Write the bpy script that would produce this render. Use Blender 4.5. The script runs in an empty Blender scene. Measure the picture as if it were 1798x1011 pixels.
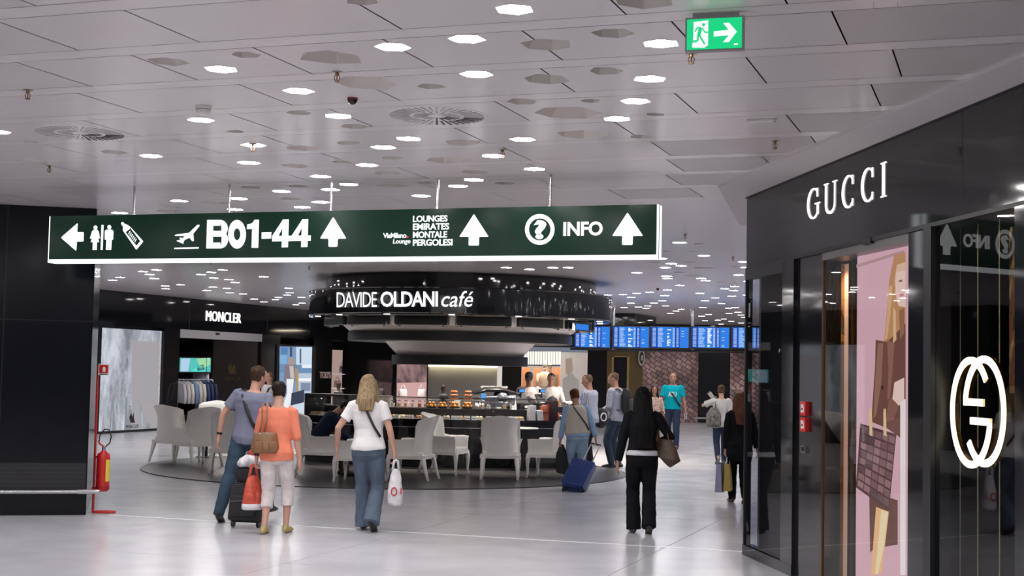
import bpy, bmesh, math, random
from mathutils import Vector, Matrix, noise
from mathutils.geometry import delaunay_2d_cdt
random.seed(7)
scn = bpy.context.scene
COL = scn.collection
PI = math.pi

# ------------------------------------------------------------------ camera
F, HC, CEIL = 2500.0, 1.8, 3.63            # focal length in pixels (1798 wide), eye height, ceiling height
HOR, ROLL = 650.0, 0.0195
_p = math.atan((HOR - 505.5) / F)
FW = Vector((0, math.cos(_p), math.sin(_p)))
_up = Vector((0, -math.sin(_p), math.cos(_p)))
_rt = Vector((1, 0, 0))
RT = _rt * math.cos(ROLL) + _up * math.sin(ROLL)
UP = -_rt * math.sin(ROLL) + _up * math.cos(ROLL)
CAM = Vector((0, 0, HC))
cd = bpy.data.cameras.new('camera')
cam = bpy.data.objects.new('camera', cd)
COL.objects.link(cam)
cd.sensor_width = 36.0
cd.lens = F / 1798.0 * 36.0
cd.clip_start, cd.clip_end = 0.1, 300
m = Matrix.Identity(4)
for i in range(3):
    m[i][0], m[i][1], m[i][2], m[i][3] = RT[i], UP[i], -FW[i], CAM[i]
cam.matrix_world = m
scn.camera = cam

# ------------------------------------------------------------------ world, exposure
w = bpy.data.worlds.new('world')
scn.world = w
w.use_nodes = True
w.node_tree.nodes['Background'].inputs[0].default_value = (0.62, 0.68, 0.85, 1)
w.node_tree.nodes['Background'].inputs[1].default_value = 0.28
scn.view_settings.view_transform = 'Standard'
scn.view_settings.look = 'None'
scn.view_settings.gamma = 1
scn.view_settings.use_curve_mapping = False
scn.view_settings.exposure = 0.0
LAMP = 112.0                                  # radiance of the hexagonal ceiling lights
try:
    scn.cycles.use_denoising = True
    scn.cycles.sample_clamp_indirect = 6.0
    scn.cycles.max_bounces = 8
    scn.cycles.transparent_max_bounces = 12
except Exception:
    pass

# ------------------------------------------------------------------ pixel helpers
def ray(u, v):
    return FW + RT * ((u - 899) / F) + UP * ((505.5 - v) / F)
def atz(u, v, z=0.0):
    d = ray(u, v)
    return CAM + d * ((z - HC) / d.z)
def aty(u, v, y):
    d = ray(u, v)
    return CAM + d * (y / d.y)
class VP:
    """A vertical plane through two floor points; s runs along it, z up, n towards the camera."""
    def __init__(self, p0, p1):
        self.o = Vector((p0[0], p0[1], 0)); d = Vector((p1[0] - p0[0], p1[1] - p0[1], 0))
        self.len = d.length; self.d = d.normalized()
        self.n = Vector((self.d.y, -self.d.x, 0))
        if (CAM - self.o).dot(self.n) < 0: self.n = -self.n
    def hit(self, u, v, n=0.0):
        d = ray(u, v); o = self.o + self.n * n
        t = (o - CAM).dot(self.n) / d.dot(self.n)
        P = CAM + d * t
        return ((P - o).dot(self.d), P.z)
    def pt(self, s, z, n=0.0):
        p = self.o + self.d * s + self.n * n
        return Vector((p.x, p.y, z))
    def frame(self, s=0, z=0, n=0):
        p = self.pt(s, z, n)
        # local x along s, y along -n (into the wall), z up
        x = self.d; y = -self.n
        M = Matrix.Identity(4)
        for i in range(3): M[i][0], M[i][1], M[i][2], M[i][3] = x[i], y[i], (0, 0, 1)[i], p[i]
        return M

# ------------------------------------------------------------------ materials
MATS = {}
def mat(name, col=(0.5, 0.5, 0.5), rough=0.5, metal=0.0, spec=0.5, emit=None, es=1.0, var=0.0, scale=8.0, bump=0.0, bscale=30.0, coat=0.0, stretch=(1, 1, 1), aniso=0.0, sheen=0.0):
    if name in MATS: return MATS[name]
    M = bpy.data.materials.new(name); M.use_nodes = True
    nt = M.node_tree; b = nt.nodes['Principled BSDF']
    b.inputs['Base Color'].default_value = (*col, 1)
    b.inputs['Roughness'].default_value = rough
    b.inputs['Metallic'].default_value = metal
    b.inputs['Specular IOR Level'].default_value = spec
    if coat: b.inputs['Coat Weight'].default_value = coat; b.inputs['Coat Roughness'].default_value = 0.05
    if sheen: b.inputs['Sheen Weight'].default_value = sheen
    if emit:
        b.inputs['Emission Color'].default_value = (*emit, 1); b.inputs['Emission Strength'].default_value = es
    tc = mp = None
    if var or bump:
        tc = nt.nodes.new('ShaderNodeTexCoord'); mp = nt.nodes.new('ShaderNodeMapping')
        mp.inputs['Scale'].default_value = stretch
        nt.links.new(tc.outputs['Object'], mp.inputs[0])
    if var:
        nz = nt.nodes.new('ShaderNodeTexNoise'); nz.inputs['Scale'].default_value = scale; nz.inputs['Detail'].default_value = 6
        nt.links.new(mp.outputs[0], nz.inputs['Vector'])
        rp = nt.nodes.new('ShaderNodeMapRange'); rp.inputs[1].default_value = 0.3; rp.inputs[2].default_value = 0.7
        rp.inputs[3].default_value = 1 - var; rp.inputs[4].default_value = 1 + var
        nt.links.new(nz.outputs[0], rp.inputs[0])
        mx = nt.nodes.new('ShaderNodeMix'); mx.data_type = 'RGBA'; mx.blend_type = 'MULTIPLY'; mx.inputs[0].default_value = 1
        mx.inputs[6].default_value = (*col, 1); nt.links.new(rp.outputs[0], mx.inputs[7])
        nt.links.new(mx.outputs[2], b.inputs['Base Color'])
    if bump:
        n2 = nt.nodes.new('ShaderNodeTexNoise'); n2.inputs['Scale'].default_value = bscale; n2.inputs['Detail'].default_value = 4
        nt.links.new(mp.outputs[0], n2.inputs['Vector'])
        bp = nt.nodes.new('ShaderNodeBump'); bp.inputs['Strength'].default_value = bump; bp.inputs['Distance'].default_value = 0.02
        nt.links.new(n2.outputs[0], bp.inputs['Height']); nt.links.new(bp.outputs[0], b.inputs['Normal'])
    MATS[name] = M
    return M
def emat(name, col, s=1.0):
    if name in MATS: return MATS[name]
    M = bpy.data.materials.new(name); M.use_nodes = True; nt = M.node_tree
    nt.nodes.remove(nt.nodes['Principled BSDF'])
    e = nt.nodes.new('ShaderNodeEmission'); e.inputs[0].default_value = (*col, 1); e.inputs[1].default_value = s
    nt.links.new(e.outputs[0], nt.nodes['Material Output'].inputs[0])
    MATS[name] = M
    return M
def glass_mat(name, tint=(0.9, 0.92, 0.93), ior=1.5, boost=1.0):
    if name in MATS: return MATS[name]
    M = bpy.data.materials.new(name); M.use_nodes = True; nt = M.node_tree
    nt.nodes.remove(nt.nodes['Principled BSDF'])
    tr = nt.nodes.new('ShaderNodeBsdfTransparent'); tr.inputs[0].default_value = (*tint, 1)
    gl = nt.nodes.new('ShaderNodeBsdfGlossy'); gl.inputs['Roughness'].default_value = 0.015
    fr = nt.nodes.new('ShaderNodeFresnel'); fr.inputs[0].default_value = ior
    mu = nt.nodes.new('ShaderNodeMath'); mu.operation = 'MULTIPLY'; mu.inputs[1].default_value = boost; mu.use_clamp = True
    mx = nt.nodes.new('ShaderNodeMixShader')
    ge = nt.nodes.new('ShaderNodeNewGeometry')        # reflect at the outer face of a pane only
    sb = nt.nodes.new('ShaderNodeMath'); sb.operation = 'SUBTRACT'; sb.inputs[0].default_value = 1.0
    m2 = nt.nodes.new('ShaderNodeMath'); m2.operation = 'MULTIPLY'
    nt.links.new(ge.outputs['Backfacing'], sb.inputs[1]); nt.links.new(sb.outputs[0], m2.inputs[1]); nt.links.new(mu.outputs[0], m2.inputs[0])
    nt.links.new(fr.outputs[0], mu.inputs[0]); nt.links.new(m2.outputs[0], mx.inputs[0])
    nt.links.new(tr.outputs[0], mx.inputs[1]); nt.links.new(gl.outputs[0], mx.inputs[2])
    nt.links.new(mx.outputs[0], nt.nodes['Material Output'].inputs[0])
    MATS[name] = M
    return M

# ------------------------------------------------------------------ mesh builder
class MB:
    def __init__(self): self.v = []; self.f = []; self.uv = None
    def add(self, vs, fs):
        k = len(self.v); self.v += [tuple(p) for p in vs]; self.f += [tuple(i + k for i in f) for f in fs]; return self
    def box(self, x0, x1, y0, y1, z0, z1, M=None):
        vs = [Vector((x, y, z)) for z in (z0, z1) for x, y in ((x0, y0), (x1, y0), (x1, y1), (x0, y1))]
        if M is not None: vs = [M @ p for p in vs]
        return self.add(vs, [(3, 2, 1, 0), (4, 5, 6, 7), (0, 1, 5, 4), (1, 2, 6, 5), (2, 3, 7, 6), (3, 0, 4, 7)])
    def bbox(self, x0, x1, y0, y1, z0, z1, b=0.01, M=None):
        """box with chamfered edges (bevelled in all axes)"""
        bm = bmesh.new(); bmesh.ops.create_cube(bm, size=1)
        for p in bm.verts:
            p.co = Vector((x0 + (p.co.x + .5) * (x1 - x0), y0 + (p.co.y + .5) * (y1 - y0), z0 + (p.co.z + .5) * (z1 - z0)))
        bmesh.ops.bevel(bm, geom=bm.edges[:] , offset=b, segments=2, profile=0.6, affect='EDGES')
        bm.verts.index_update()
        vs = [p.co.copy() for p in bm.verts]
        if M is not None: vs = [M @ p for p in vs]
        self.add(vs, [[q.index for q in f.verts] for f in bm.faces]); bm.free(); return self
    def prism(self, poly, h, M=None, flip=False):
        """polygon (list of 2-D points) extruded along local y by h (front at y=0)"""
        n = len(poly); vs = [Vector((x, 0, z)) for x, z in poly] + [Vector((x, h, z)) for x, z in poly]
        if M is not None: vs = [M @ p for p in vs]
        return self.add(vs, [tuple(range(n)), tuple(range(2 * n - 1, n - 1, -1))] + [(i, i + n, (i + 1) % n + n, (i + 1) % n) for i in range(n)])
    def cyl(self, p0, p1, r0, r1=None, n=12, cap=True):
        return self.tube([p0, p1], [r0, r0 if r1 is None else r1], n, cap=cap)
    def tube(self, pts, rad, n=10, cap=True, ref=None, closed=False, round_end=False):
        pts = [Vector(p) for p in pts]
        if not isinstance(rad, (list, tuple)): rad = [rad] * len(pts)
        if round_end:
            def r1(r): return r if isinstance(r, tuple) else (r, r)
            a, b = pts[0], pts[-1]; da = (pts[1] - a).normalized(); db = (pts[-1] - pts[-2]).normalized()
            ra, rb = r1(rad[0]), r1(rad[-1]); ea, eb = min(ra), min(rb)
            pre = [(a - da * ea * .95, .3), (a - da * ea * .7, .72)]; post = [(b + db * eb * .7, .72), (b + db * eb * .95, .3)]
            pts = [q for q, _ in pre] + pts + [q for q, _ in post]
            rad = [(ra[0] * k, ra[1] * k) for _, k in pre] + list(rad) + [(rb[0] * k, rb[1] * k) for _, k in post]
        base = len(self.v); N = len(pts)
        prev = None
        for i, p in enumerate(pts):
            if closed: t = pts[(i + 1) % N] - pts[i - 1]
            else: t = pts[min(i + 1, N - 1)] - pts[max(i - 1, 0)]
            if t.length < 1e-9: t = Vector((0, 0, 1))
            t.normalize()
            if ref is not None: a = Vector(ref)
            elif prev is not None: a = prev
            else: a = Vector((1, 0, 0)) if abs(t.x) < 0.9 else Vector((0, 1, 0))
            a = a - t * a.dot(t)
            if a.length < 1e-6: a = t.orthogonal()
            a.normalize(); prev = a
            b = t.cross(a)
            r = rad[i]; ra, rb = r if isinstance(r, tuple) else (r, r)
            for k in range(n):
                an = 2 * PI * k / n
                self.v.append(tuple(p + a * (ra * math.cos(an)) + b * (rb * math.sin(an))))
        rng = N if closed else N - 1
        for i in range(rng):
            j = (i + 1) % N
            for k in range(n):
                k2 = (k + 1) % n
                self.f.append((base + i * n + k, base + i * n + k2, base + j * n + k2, base + j * n + k))
        if cap and not closed:
            self.f.append(tuple(base + k for k in range(n - 1, -1, -1)))
            self.f.append(tuple(base + (N - 1) * n + k for k in range(n)))
        return self
    def lathe(self, prof, n=24, c=(0, 0, 0), a0=0.0, a1=2 * PI, M=None):
        full = abs(a1 - a0) > 2 * PI - 1e-4
        m_ = n if full else n + 1
        base = len(self.v); c = Vector(c)
        for r, z in prof:
            for k in range(m_):
                an = a0 + (a1 - a0) * k / n
                p = c + Vector((r * math.cos(an), r * math.sin(an), z))
                self.v.append(tuple(M @ p if M is not None else p))
        for i in range(len(prof) - 1):
            for k in range(n):
                k2 = (k + 1) % m_ if full else k + 1
                self.f.append((base + i * m_ + k, base + i * m_ + k2, base + (i + 1) * m_ + k2, base + (i + 1) * m_ + k))
        return self
    def ell(self, c, rx, ry, rz, nu=12, nv=8, M=None):
        c = Vector(c); vs = []; fs = []
        for i in range(1, nv):
            th = PI * i / nv
            for k in range(nu):
                an = 2 * PI * k / nu
                vs.append(Vector((rx * math.sin(th) * math.cos(an), ry * math.sin(th) * math.sin(an), rz * math.cos(th))))
        top = len(vs); vs.append(Vector((0, 0, rz))); bot = len(vs); vs.append(Vector((0, 0, -rz)))
        for i in range(nv - 2):
            for k in range(nu):
                k2 = (k + 1) % nu
                fs.append((i * nu + k, (i + 1) * nu + k, (i + 1) * nu + k2, i * nu + k2))
        for k in range(nu):
            fs.append((top, k, (k + 1) % nu)); fs.append((bot, (nv - 2) * nu + (k + 1) % nu, (nv - 2) * nu + k))
        if M is not None: vs = [M.to_3x3() @ p for p in vs]
        return self.add([p + c for p in vs], fs)
    def mesh(self, name):
        me = bpy.data.meshes.new(name); me.from_pydata(self.v, [], self.f); me.validate(); me.update(); return me
    def build(self, name, material, parent=None, smooth=False, fixn=True):
        me = self.mesh(name)
        if fixn:
            bm = bmesh.new(); bm.from_mesh(me); bmesh.ops.recalc_face_normals(bm, faces=bm.faces); bm.to_mesh(me); bm.free()
        return link(name, me, material, parent, smooth)
def link(name, me, material, parent=None, smooth=False):
    me.materials.clear()
    if material is not None: me.materials.append(material)
    if smooth:
        me.polygons.foreach_set('use_smooth', [True] * len(me.polygons))
        if smooth != 'all':
            try: me.set_sharp_from_angle(angle=math.radians(smooth if smooth is not True else 40))
            except Exception: pass
    o = bpy.data.objects.new(name, me); COL.objects.link(o)
    if parent is not None: o.parent = parent
    return o
def tag(o, label=None, cat=None, group=None, kind=None):
    if label: o['label'] = label
    if cat: o['category'] = cat
    if group: o['group'] = group
    if kind: o['kind'] = kind
    return o
def thing(name, label, cat, loc=(0, 0, 0), rz=0.0, group=None):
    o = bpy.data.objects.new(name, None); COL.objects.link(o); o.empty_display_size = 0.1
    o.location = loc; o.rotation_euler = (0, 0, rz)
    return tag(o, label, cat, group)
def struct(o): o['kind'] = 'structure'; return o
def copy_tree(o, parent=None):
    c = o.copy(); COL.objects.link(c); c.parent = parent
    for ch in list(o.children): copy_tree(ch, c)
    return c
def plane_box(mb, V, u0, v0, u1, v1, n0, n1, nref=0.0):
    """box on plane V spanning the pixel rectangle (measured at depth offset nref)"""
    s0, z1 = V.hit(u0, v0, nref); s1, z0 = V.hit(u1, v1, nref)
    return sbox(mb, V, min(s0, s1), max(s0, s1), n0, n1, min(z0, z1), max(z0, z1))
def sbox(mb, V, s0, s1, n0, n1, z0, z1):
    vs = [V.pt(s, z, n) for z in (z0, z1) for s, n in ((s0, n0), (s1, n0), (s1, n1), (s0, n1))]
    return mb.add(vs, [(3, 2, 1, 0), (4, 5, 6, 7), (0, 1, 5, 4), (1, 2, 6, 5), (2, 3, 7, 6), (3, 0, 4, 7)])
def ppoly(mb, V, pts, n0, th=0.004, nref=None):
    """a thin plate on plane V from pixel outline points"""
    q = [V.hit(u, v, n0 if nref is None else nref) for u, v in pts]
    k = len(q)
    vs = [V.pt(s, z, n0 + th) for s, z in q] + [V.pt(s, z, n0) for s, z in q]
    return mb.add(vs, [tuple(range(k)), tuple(range(2 * k - 1, k - 1, -1))] + [(i, i + k, (i + 1) % k + k, (i + 1) % k) for i in range(k)])
BAKE = bpy.data.scenes.new('bake')
def evaluated(o):
    BAKE.collection.objects.link(o); vl = BAKE.view_layers[0]; vl.update()
    me = bpy.data.meshes.new_from_object(o.evaluated_get(vl.depsgraph))
    BAKE.collection.objects.unlink(o); bpy.data.objects.remove(o)
    return me
def text_mesh(body, bold=0.0, shear=0.0, spacing=1.0, ext=0.0, res=3):
    c = bpy.data.curves.new('t', 'FONT'); c.body = body; c.offset = bold; c.shear = shear; c.space_character = spacing
    c.resolution_u = res; c.extrude = ext; c.size = 1.0
    me = evaluated(bpy.data.objects.new('t', c)); bpy.data.curves.remove(c)
    return me
def wall_text(V, body, u0, v0, u1, v1, n, material, parent, name='lettering', bold=0.0, shear=0.0, spacing=1.0, th=0.006, mirror=False, quad=None):
    """lettering fitted to the pixel rectangle on plane V (quad: bottom-left, bottom-right, top-left pixels instead)"""
    if quad: (u0, v1), (u1, vb), (_, v0) = quad
    a = V.hit(u0, v1, n); b = V.hit(u1, v1 if not quad else quad[1][1], n); t = V.hit(u0, v0, n)
    return fit_text(V, body, a[0], b[0], a[1], t[1], n, material, parent, name, bold, shear, spacing, th)
def fit_text(V, body, s0, s1, z0, z1, n, material, parent, name='lettering', bold=0.0, shear=0.0, spacing=1.0, th=0.006):
    me = text_mesh(body, bold, shear, spacing, ext=0.05)
    xs = [p.co.x for p in me.vertices]; ys = [p.co.y for p in me.vertices]
    x0, x1, y0, y1 = min(xs), max(xs), min(ys), max(ys)
    for p in me.vertices:
        s = s0 + (p.co.x - x0) / (x1 - x0) * (s1 - s0); z = z0 + (p.co.y - y0) / (y1 - y0) * (z1 - z0)
        p.co = V.pt(s, z, n + (th if p.co.z > 0 else 0))
    return link(name, me, material, parent)

# ------------------------------------------------------------------ shared materials
M_black = mat('black_gloss_panel', (0.008, 0.008, 0.010), 0.06, spec=0.55)
M_dark = mat('dark_satin', (0.012, 0.012, 0.014), 0.35)
M_column = mat('dark_panel', (0.006, 0.007, 0.010), 0.13, spec=0.22, bump=0.04, bscale=2.0)
M_shop0 = mat('dark_shop_front', (.03, .028, .03), .3)
M_white = mat('white_paint', (0.72, 0.69, 0.70), 0.45)
M_chrome = mat('brushed_steel', (0.62, 0.62, 0.64), 0.22, metal=1.0)
M_gold = mat('brass', (0.55, 0.36, 0.13), 0.2, metal=1.0, bump=0.15, bscale=6)
M_bronze = mat('dark_bronze', (0.14, 0.10, 0.05), 0.25, metal=1.0)
M_lamp = emat('ceiling_light_glow', (1.0, 0.97, 0.95), LAMP)
M_sign_white = emat('lit_white_lettering', (0.97, 0.98, 1.0), 1.25)
M_glass = glass_mat('shop_glass', (0.86, 0.88, 0.90), 1.5, 0.85)
M_thin_glass = glass_mat('thin_glass', (0.97, 0.98, 0.98), 1.35, 0.8)
M_joint = mat('dark_joint', (0.05, 0.05, 0.05), 0.7)
M_red = mat('red_enamel', (0.55, 0.015, 0.015), 0.28, coat=0.4)
# ================================================================== FLOOR
def floor_material():
    M = bpy.data.materials.new('white_terrazzo'); M.use_nodes = True; nt = M.node_tree; b = nt.nodes['Principled BSDF']
    ge = nt.nodes.new('ShaderNodeNewGeometry')
    n1 = nt.nodes.new('ShaderNodeTexNoise'); n1.inputs['Scale'].default_value = 0.35; n1.inputs['Detail'].default_value = 4
    n2 = nt.nodes.new('ShaderNodeTexNoise'); n2.inputs['Scale'].default_value = 90; n2.inputs['Detail'].default_value = 3
    n3 = nt.nodes.new('ShaderNodeTexNoise'); n3.inputs['Scale'].default_value = 1.7; n3.inputs['Detail'].default_value = 5
    for n in (n1, n2, n3): nt.links.new(ge.outputs['Position'], n.inputs['Vector'])
    cr = nt.nodes.new('ShaderNodeValToRGB')
    cr.color_ramp.elements[0].position = 0.33; cr.color_ramp.elements[0].color = (0.50, 0.50, 0.535, 1)
    cr.color_ramp.elements[1].position = 0.62; cr.color_ramp.elements[1].color = (0.555, 0.555, 0.595, 1)
    nt.links.new(n2.outputs[0], cr.inputs[0])
    mr = nt.nodes.new('ShaderNodeMapRange'); mr.inputs[1].default_value = 0.3; mr.inputs[2].default_value = 0.7; mr.inputs[3].default_value = 0.92; mr.inputs[4].default_value = 1.06
    nt.links.new(n1.outputs[0], mr.inputs[0])
    mx = nt.nodes.new('ShaderNodeMix'); mx.data_type = 'RGBA'; mx.blend_type = 'MULTIPLY'; mx.inputs[0].default_value = 1
    nt.links.new(cr.outputs[0], mx.inputs[6]); nt.links.new(mr.outputs[0], mx.inputs[7]); nt.links.new(mx.outputs[2], b.inputs['Base Color'])
    m2 = nt.nodes.new('ShaderNodeMapRange'); m2.inputs[1].default_value = 0.3; m2.inputs[2].default_value = 0.7; m2.inputs[3].default_value = 0.17; m2.inputs[4].default_value = 0.26
    nt.links.new(n3.outputs[0], m2.inputs[0]); nt.links.new(m2.outputs[0], b.inputs['Roughness'])
    b.inputs['Specular IOR Level'].default_value = 0.36
    return M
M_floor = floor_material()
E1 = Vector((0.945, -0.327, 0)).normalized(); E2 = Vector((0.327, 0.945, 0)).normalized()
floor = struct(MB().box(-30, 30, -16, 62, -0.15, -0.006).build('floor', M_floor))
SL = 2.88
slab_me = MB().box(-SL / 2 + .004, SL / 2 - .004, -SL / 2 + .004, SL / 2 - .004, -0.03, 0.0).mesh('floor_slab')
slab_me.materials.append(M_floor)
ang = math.atan2(E1.y, E1.x)
for i in range(-12, 8):
    for j in range(1, 17):
        c = E1 * (-6.2 + (i + .5) * SL) + E2 * (11.75 + (j - 2 + .5) * SL)
        if c.y < 7.5 or abs(c.x) > 0.40 * c.y + 2.2 or c.y > 46: continue
        o = bpy.data.objects.new('floor_slab', slab_me); COL.objects.link(o); o.parent = floor
        o.location = c; o.rotation_euler.z = ang
a, b_ = atz(192, 904), atz(1368, 972)
dd = (b_ - a).normalized(); nn = Vector((-dd.y, dd.x, 0)) * 0.022
struct(MB().add([a - nn, b_ - nn, b_ + nn, a + nn, *[p + Vector((0, 0, .003)) for p in (a - nn, b_ - nn, b_ + nn, a + nn)]],
    [(3, 2, 1, 0), (4, 5, 6, 7), (0, 1, 5, 4), (1, 2, 6, 5), (2, 3, 7, 6), (3, 0, 4, 7)]).build('trim_1', mat('expansion_joint', (0.78, 0.78, 0.80), 0.3)))
# dark round deck under the cafe chairs, with a steel rim
def circum(a, b, c):
    d = 2 * (a.x * (b.y - c.y) + b.x * (c.y - a.y) + c.x * (a.y - b.y)); A, B_, C_ = a.length_squared, b.length_squared, c.length_squared
    return Vector(((A * (b.y - c.y) + B_ * (c.y - a.y) + C_ * (a.y - b.y)) / d, (A * (c.x - b.x) + B_ * (a.x - c.x) + C_ * (b.x - a.x)) / d, 0))
DC = circum(atz(251, 822), atz(640, 858), atz(1096, 834)); DR = (DC - atz(640, 858)).length
deck_mat = mat('dark_deck', (0.055, 0.053, 0.055), 0.30, var=0.25, scale=1.2)
deck = struct(MB().lathe([(0.01, 0.012), (DR, 0.012), (DR, -0.01)], 96, DC).build('floor_deck', deck_mat))
struct(MB().lathe([(DR, 0.0), (DR, 0.014), (DR + .05, 0.014), (DR + .05, 0.0)], 96, DC).build('trim_2', mat('deck_rim', (0.03, 0.03, 0.03), 0.3)))

# ================================================================== CEILING
M_ceil = mat('white_metal_ceiling', (0.79, 0.735, 0.75), 0.24, spec=0.45, var=0.02, scale=0.5)
M_ceil2 = mat('white_metal_ceiling_strip', (0.83, 0.77, 0.785), 0.24, spec=0.45)
def perf_mat():
    M = bpy.data.materials.new('perforated_ceiling'); M.use_nodes = True; nt = M.node_tree; b = nt.nodes['Principled BSDF']
    b.inputs['Roughness'].default_value = 0.4
    ge = nt.nodes.new('ShaderNodeNewGeometry'); vo = nt.nodes.new('ShaderNodeTexVoronoi'); vo.inputs['Scale'].default_value = 70; vo.inputs['Randomness'].default_value = 0.0
    nt.links.new(ge.outputs['Position'], vo.inputs['Vector'])
    cr = nt.nodes.new('ShaderNodeValToRGB'); cr.color_ramp.elements[0].position = 0.30; cr.color_ramp.elements[0].color = (0.42, 0.39, 0.395, 1)
    cr.color_ramp.elements[1].position = 0.42; cr.color_ramp.elements[1].color = (0.70, 0.65, 0.66, 1)
    nt.links.new(vo.outputs['Distance'], cr.inputs[0]); nt.links.new(cr.outputs[0], b.inputs['Base Color'])
    return M
M_perf = perf_mat()
M_pocket = mat('recess_paint', (0.68, 0.625, 0.60), 0.6)
LAMPS = [(903,17),(691,83),(820,69),(1160,77),(837,131),(1141,139),(388,122),(525,160),(1116,178),(594,204),(353,211),(1083,209),(717,244),(918,245),(674,259),(265,274),(445,255),(866,274),(437,286),(939,297),(645,290),(832,316),(804,327),(563,310),(612,324),(494,336),(315,353),(419,349),(580,333),(563,355),(531,364),(739,344),(210,374),(413,368),(-4,232),
 (251,477),(275,474),(263,482),(271,489),(211,487),(198,492),(290,502),(291,507),(317,500),(353,482),(371,478),(391,474),(375,488),(402,491),(413,496),(363,510),(374,504),(398,506),(404,514),(427,516),(446,525),(463,530),(463,486),(507,506),(509,514),(504,518),(489,522),(484,526),(529,522),(530,532),(520,535),(549,452),
 (889,470),(930,473),(971,470),(998,470),(1193,426),(1236,449),(1161,454),(1179,463),(1196,467),(1168,470),(1118,479),(1171,485),(1172,489),(1231,489),(1239,493),(1297,483),(1194,501),(1172,509),(1141,513),(1118,515),(1094,517),(1067,518),(1108,522),(1167,519),(1163,528),(1108,532),(1148,532),(1096,540),(1121,539),(1138,537),(1135,541),(1169,537),(1196,543),(1187,546),(1177,550),(1229,515),(1273,507),(1290,503),(1288,510),(1256,523),(1238,528),(1267,533),(1234,540),(1291,540),(1279,541),(1296,548),(1280,550),(1244,552),(1232,555),(1301,553),(1306,557),(1285,520),(1307,460),(1310,470),(1314,494),(1312,518),(1238,563),(1260,562),(1271,560),(1284,564),(1301,567),(1266,569)]
POCKETS = [(296,108,72),(430,96,52),(580,101,118),(637,2,62),(525,198,46),(1075,58,76),(957,79,98),(958,139,92),(1064,124,66),(757,152,50),(642,146,118),(918,178,58),(1036,177,36),(990,198,120),(1024,236,104),(1125,240,44),(1151,201,34),(813,250,66),(612,251,46),(783,281,84),(687,277,40),(680,304,48),(835,302,50),(690,326,56),(751,321,36),(886,322,38),(1131,2,110),(622,222,56),(600,284,34),(414,231,34),(200,267,50),(54,281,52),(54,249,34),(533,260,66),(519,291,54),(439,329,40),(525,327,40),(379,356,50),(511,349,40),(293,370,40),(1227,428,20),(1168,441,20),(1218,441,18),(1151,461,24),(1210,460,22),(1235,470,44),(1192,478,20),(1213,484,30),(1274,495,40),(1229,503,22),(1268,502,18),(1288,468,18),(592,222,40),(1297,500,26)]
def hexa(c, r, rnd, rot, sq=1.0):
    pts = []
    for k in range(6):
        an = rot + k * PI / 3 + random.uniform(-rnd, rnd) * 0.5
        rr = r * (1 + random.uniform(-rnd, rnd))
        pts.append(Vector((c.x + rr * math.cos(an), c.y + rr * math.sin(an) * sq, CEIL)))
    return pts
lamps, pockets = [], []
for u, v in LAMPS:
    c = atz(u, v, CEIL); lamps.append((c, hexa(c, 0.104, 0.05, random.choice((0.1, 0.35, 0.6)))))
def clear(c, r):
    return all((c - q).length > r for q, _ in lamps) and all((c - q).length > r * 1.4 for q, _ in pockets)
for u, v, wd in POCKETS:
    c = atz(u, v, CEIL); r = wd / F * c.y / 2 * 1.02
    if clear(c, r + .07): pockets.append((c, hexa(c, r, 0.16, random.uniform(0, 1.0))))
# lights of the hall behind and beside the camera, same density as in view
tries = 0
random.seed(21)
while tries < 1500:
    tries += 1
    c = Vector((random.uniform(-17, 16), random.uniform(-14, 62), CEIL))
    if c.y > 1.2 and abs(c.x) < 0.39 * c.y + 0.1: continue
    if c.x > 2.0 + 0.12 * (14.4 - c.y) and c.y < 15.0 and c.y > -2: continue
    if c.y > 34 and c.x < -10.2 + (c.y - 36) * .33: continue
    if not clear(c, 0.95): continue
    lamps.append((c, hexa(c, 0.104, 0.05, 0.3)))

# rows of long metal panels, separated by narrow strips (rotated against the camera)
PER, PW = 0.94, 0.75
rows = []; panels = []
def E(t, c): return Vector((E1.x * t + E2.x * c, E1.y * t + E2.y * c, CEIL))
random.seed(5)
for k in range(-2, 9):
    c0 = 6.24 + k * PER; cm = c0 + PER / 2
    t0, t1 = -0.90 * cm - .3, 0.08 * cm + 0.75
    rows.append([E(t0, c0), E(t1, c0), E(t1, c0 + PER), E(t0, c0 + PER)])
    t = t0 + random.uniform(-.5, 0); first = True
    g = 0.005
    while t < t1:
        L = random.choice((0.82, 0.82, 1.25, 1.25, 1.65)); ta, tb = max(t, t0), min(t + L, t1)
        if tb - ta > .1:
            far_left = (ta + tb) / 2 < -0.80 * cm; mid = E((ta + tb) / 2, cm)
            near_strip = mid.x > 1.45 + 0.137 * (13.72 - mid.y) - 0.15
            panels.append(('perf' if (far_left or (near_strip and random.random() < .8)) else 'plain', [E(ta + g, c0 + g), E(tb - g, c0 + g), E(tb - g, c0 + PW - g), E(ta + g, c0 + PW - g)]))
        t += L
    panels.append(('strip', [E(t0, c0 + PW + .002), E(t1, c0 + PW + .002), E(t1, c0 + PER - .002), E(t0, c0 + PER - .002)]))
big = [Vector((-24, -16, CEIL)), Vector((24, -16, CEIL)), Vector((24, 62, CEIL)), Vector((-24, 62, CEIL))]
faces_in = [('main', big)] + [('row', r) for r in rows] + panels + [('lamp', h) for _, h in lamps] + [('pocket', h) for _, h in pockets]
vin, fin = [], []
for kind, poly in faces_in:
    area = sum(poly[i].x * poly[(i + 1) % len(poly)].y - poly[(i + 1) % len(poly)].x * poly[i].y for i in range(len(poly)))
    if area < 0: poly = poly[::-1]
    fin.append(list(range(len(vin), len(vin) + len(poly)))); vin += [Vector((p.x, p.y)) for p in poly]
V2, _, F2, _, _, OF = delaunay_2d_cdt(vin, [], fin, 0, 1e-5)
buckets = {}
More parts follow.
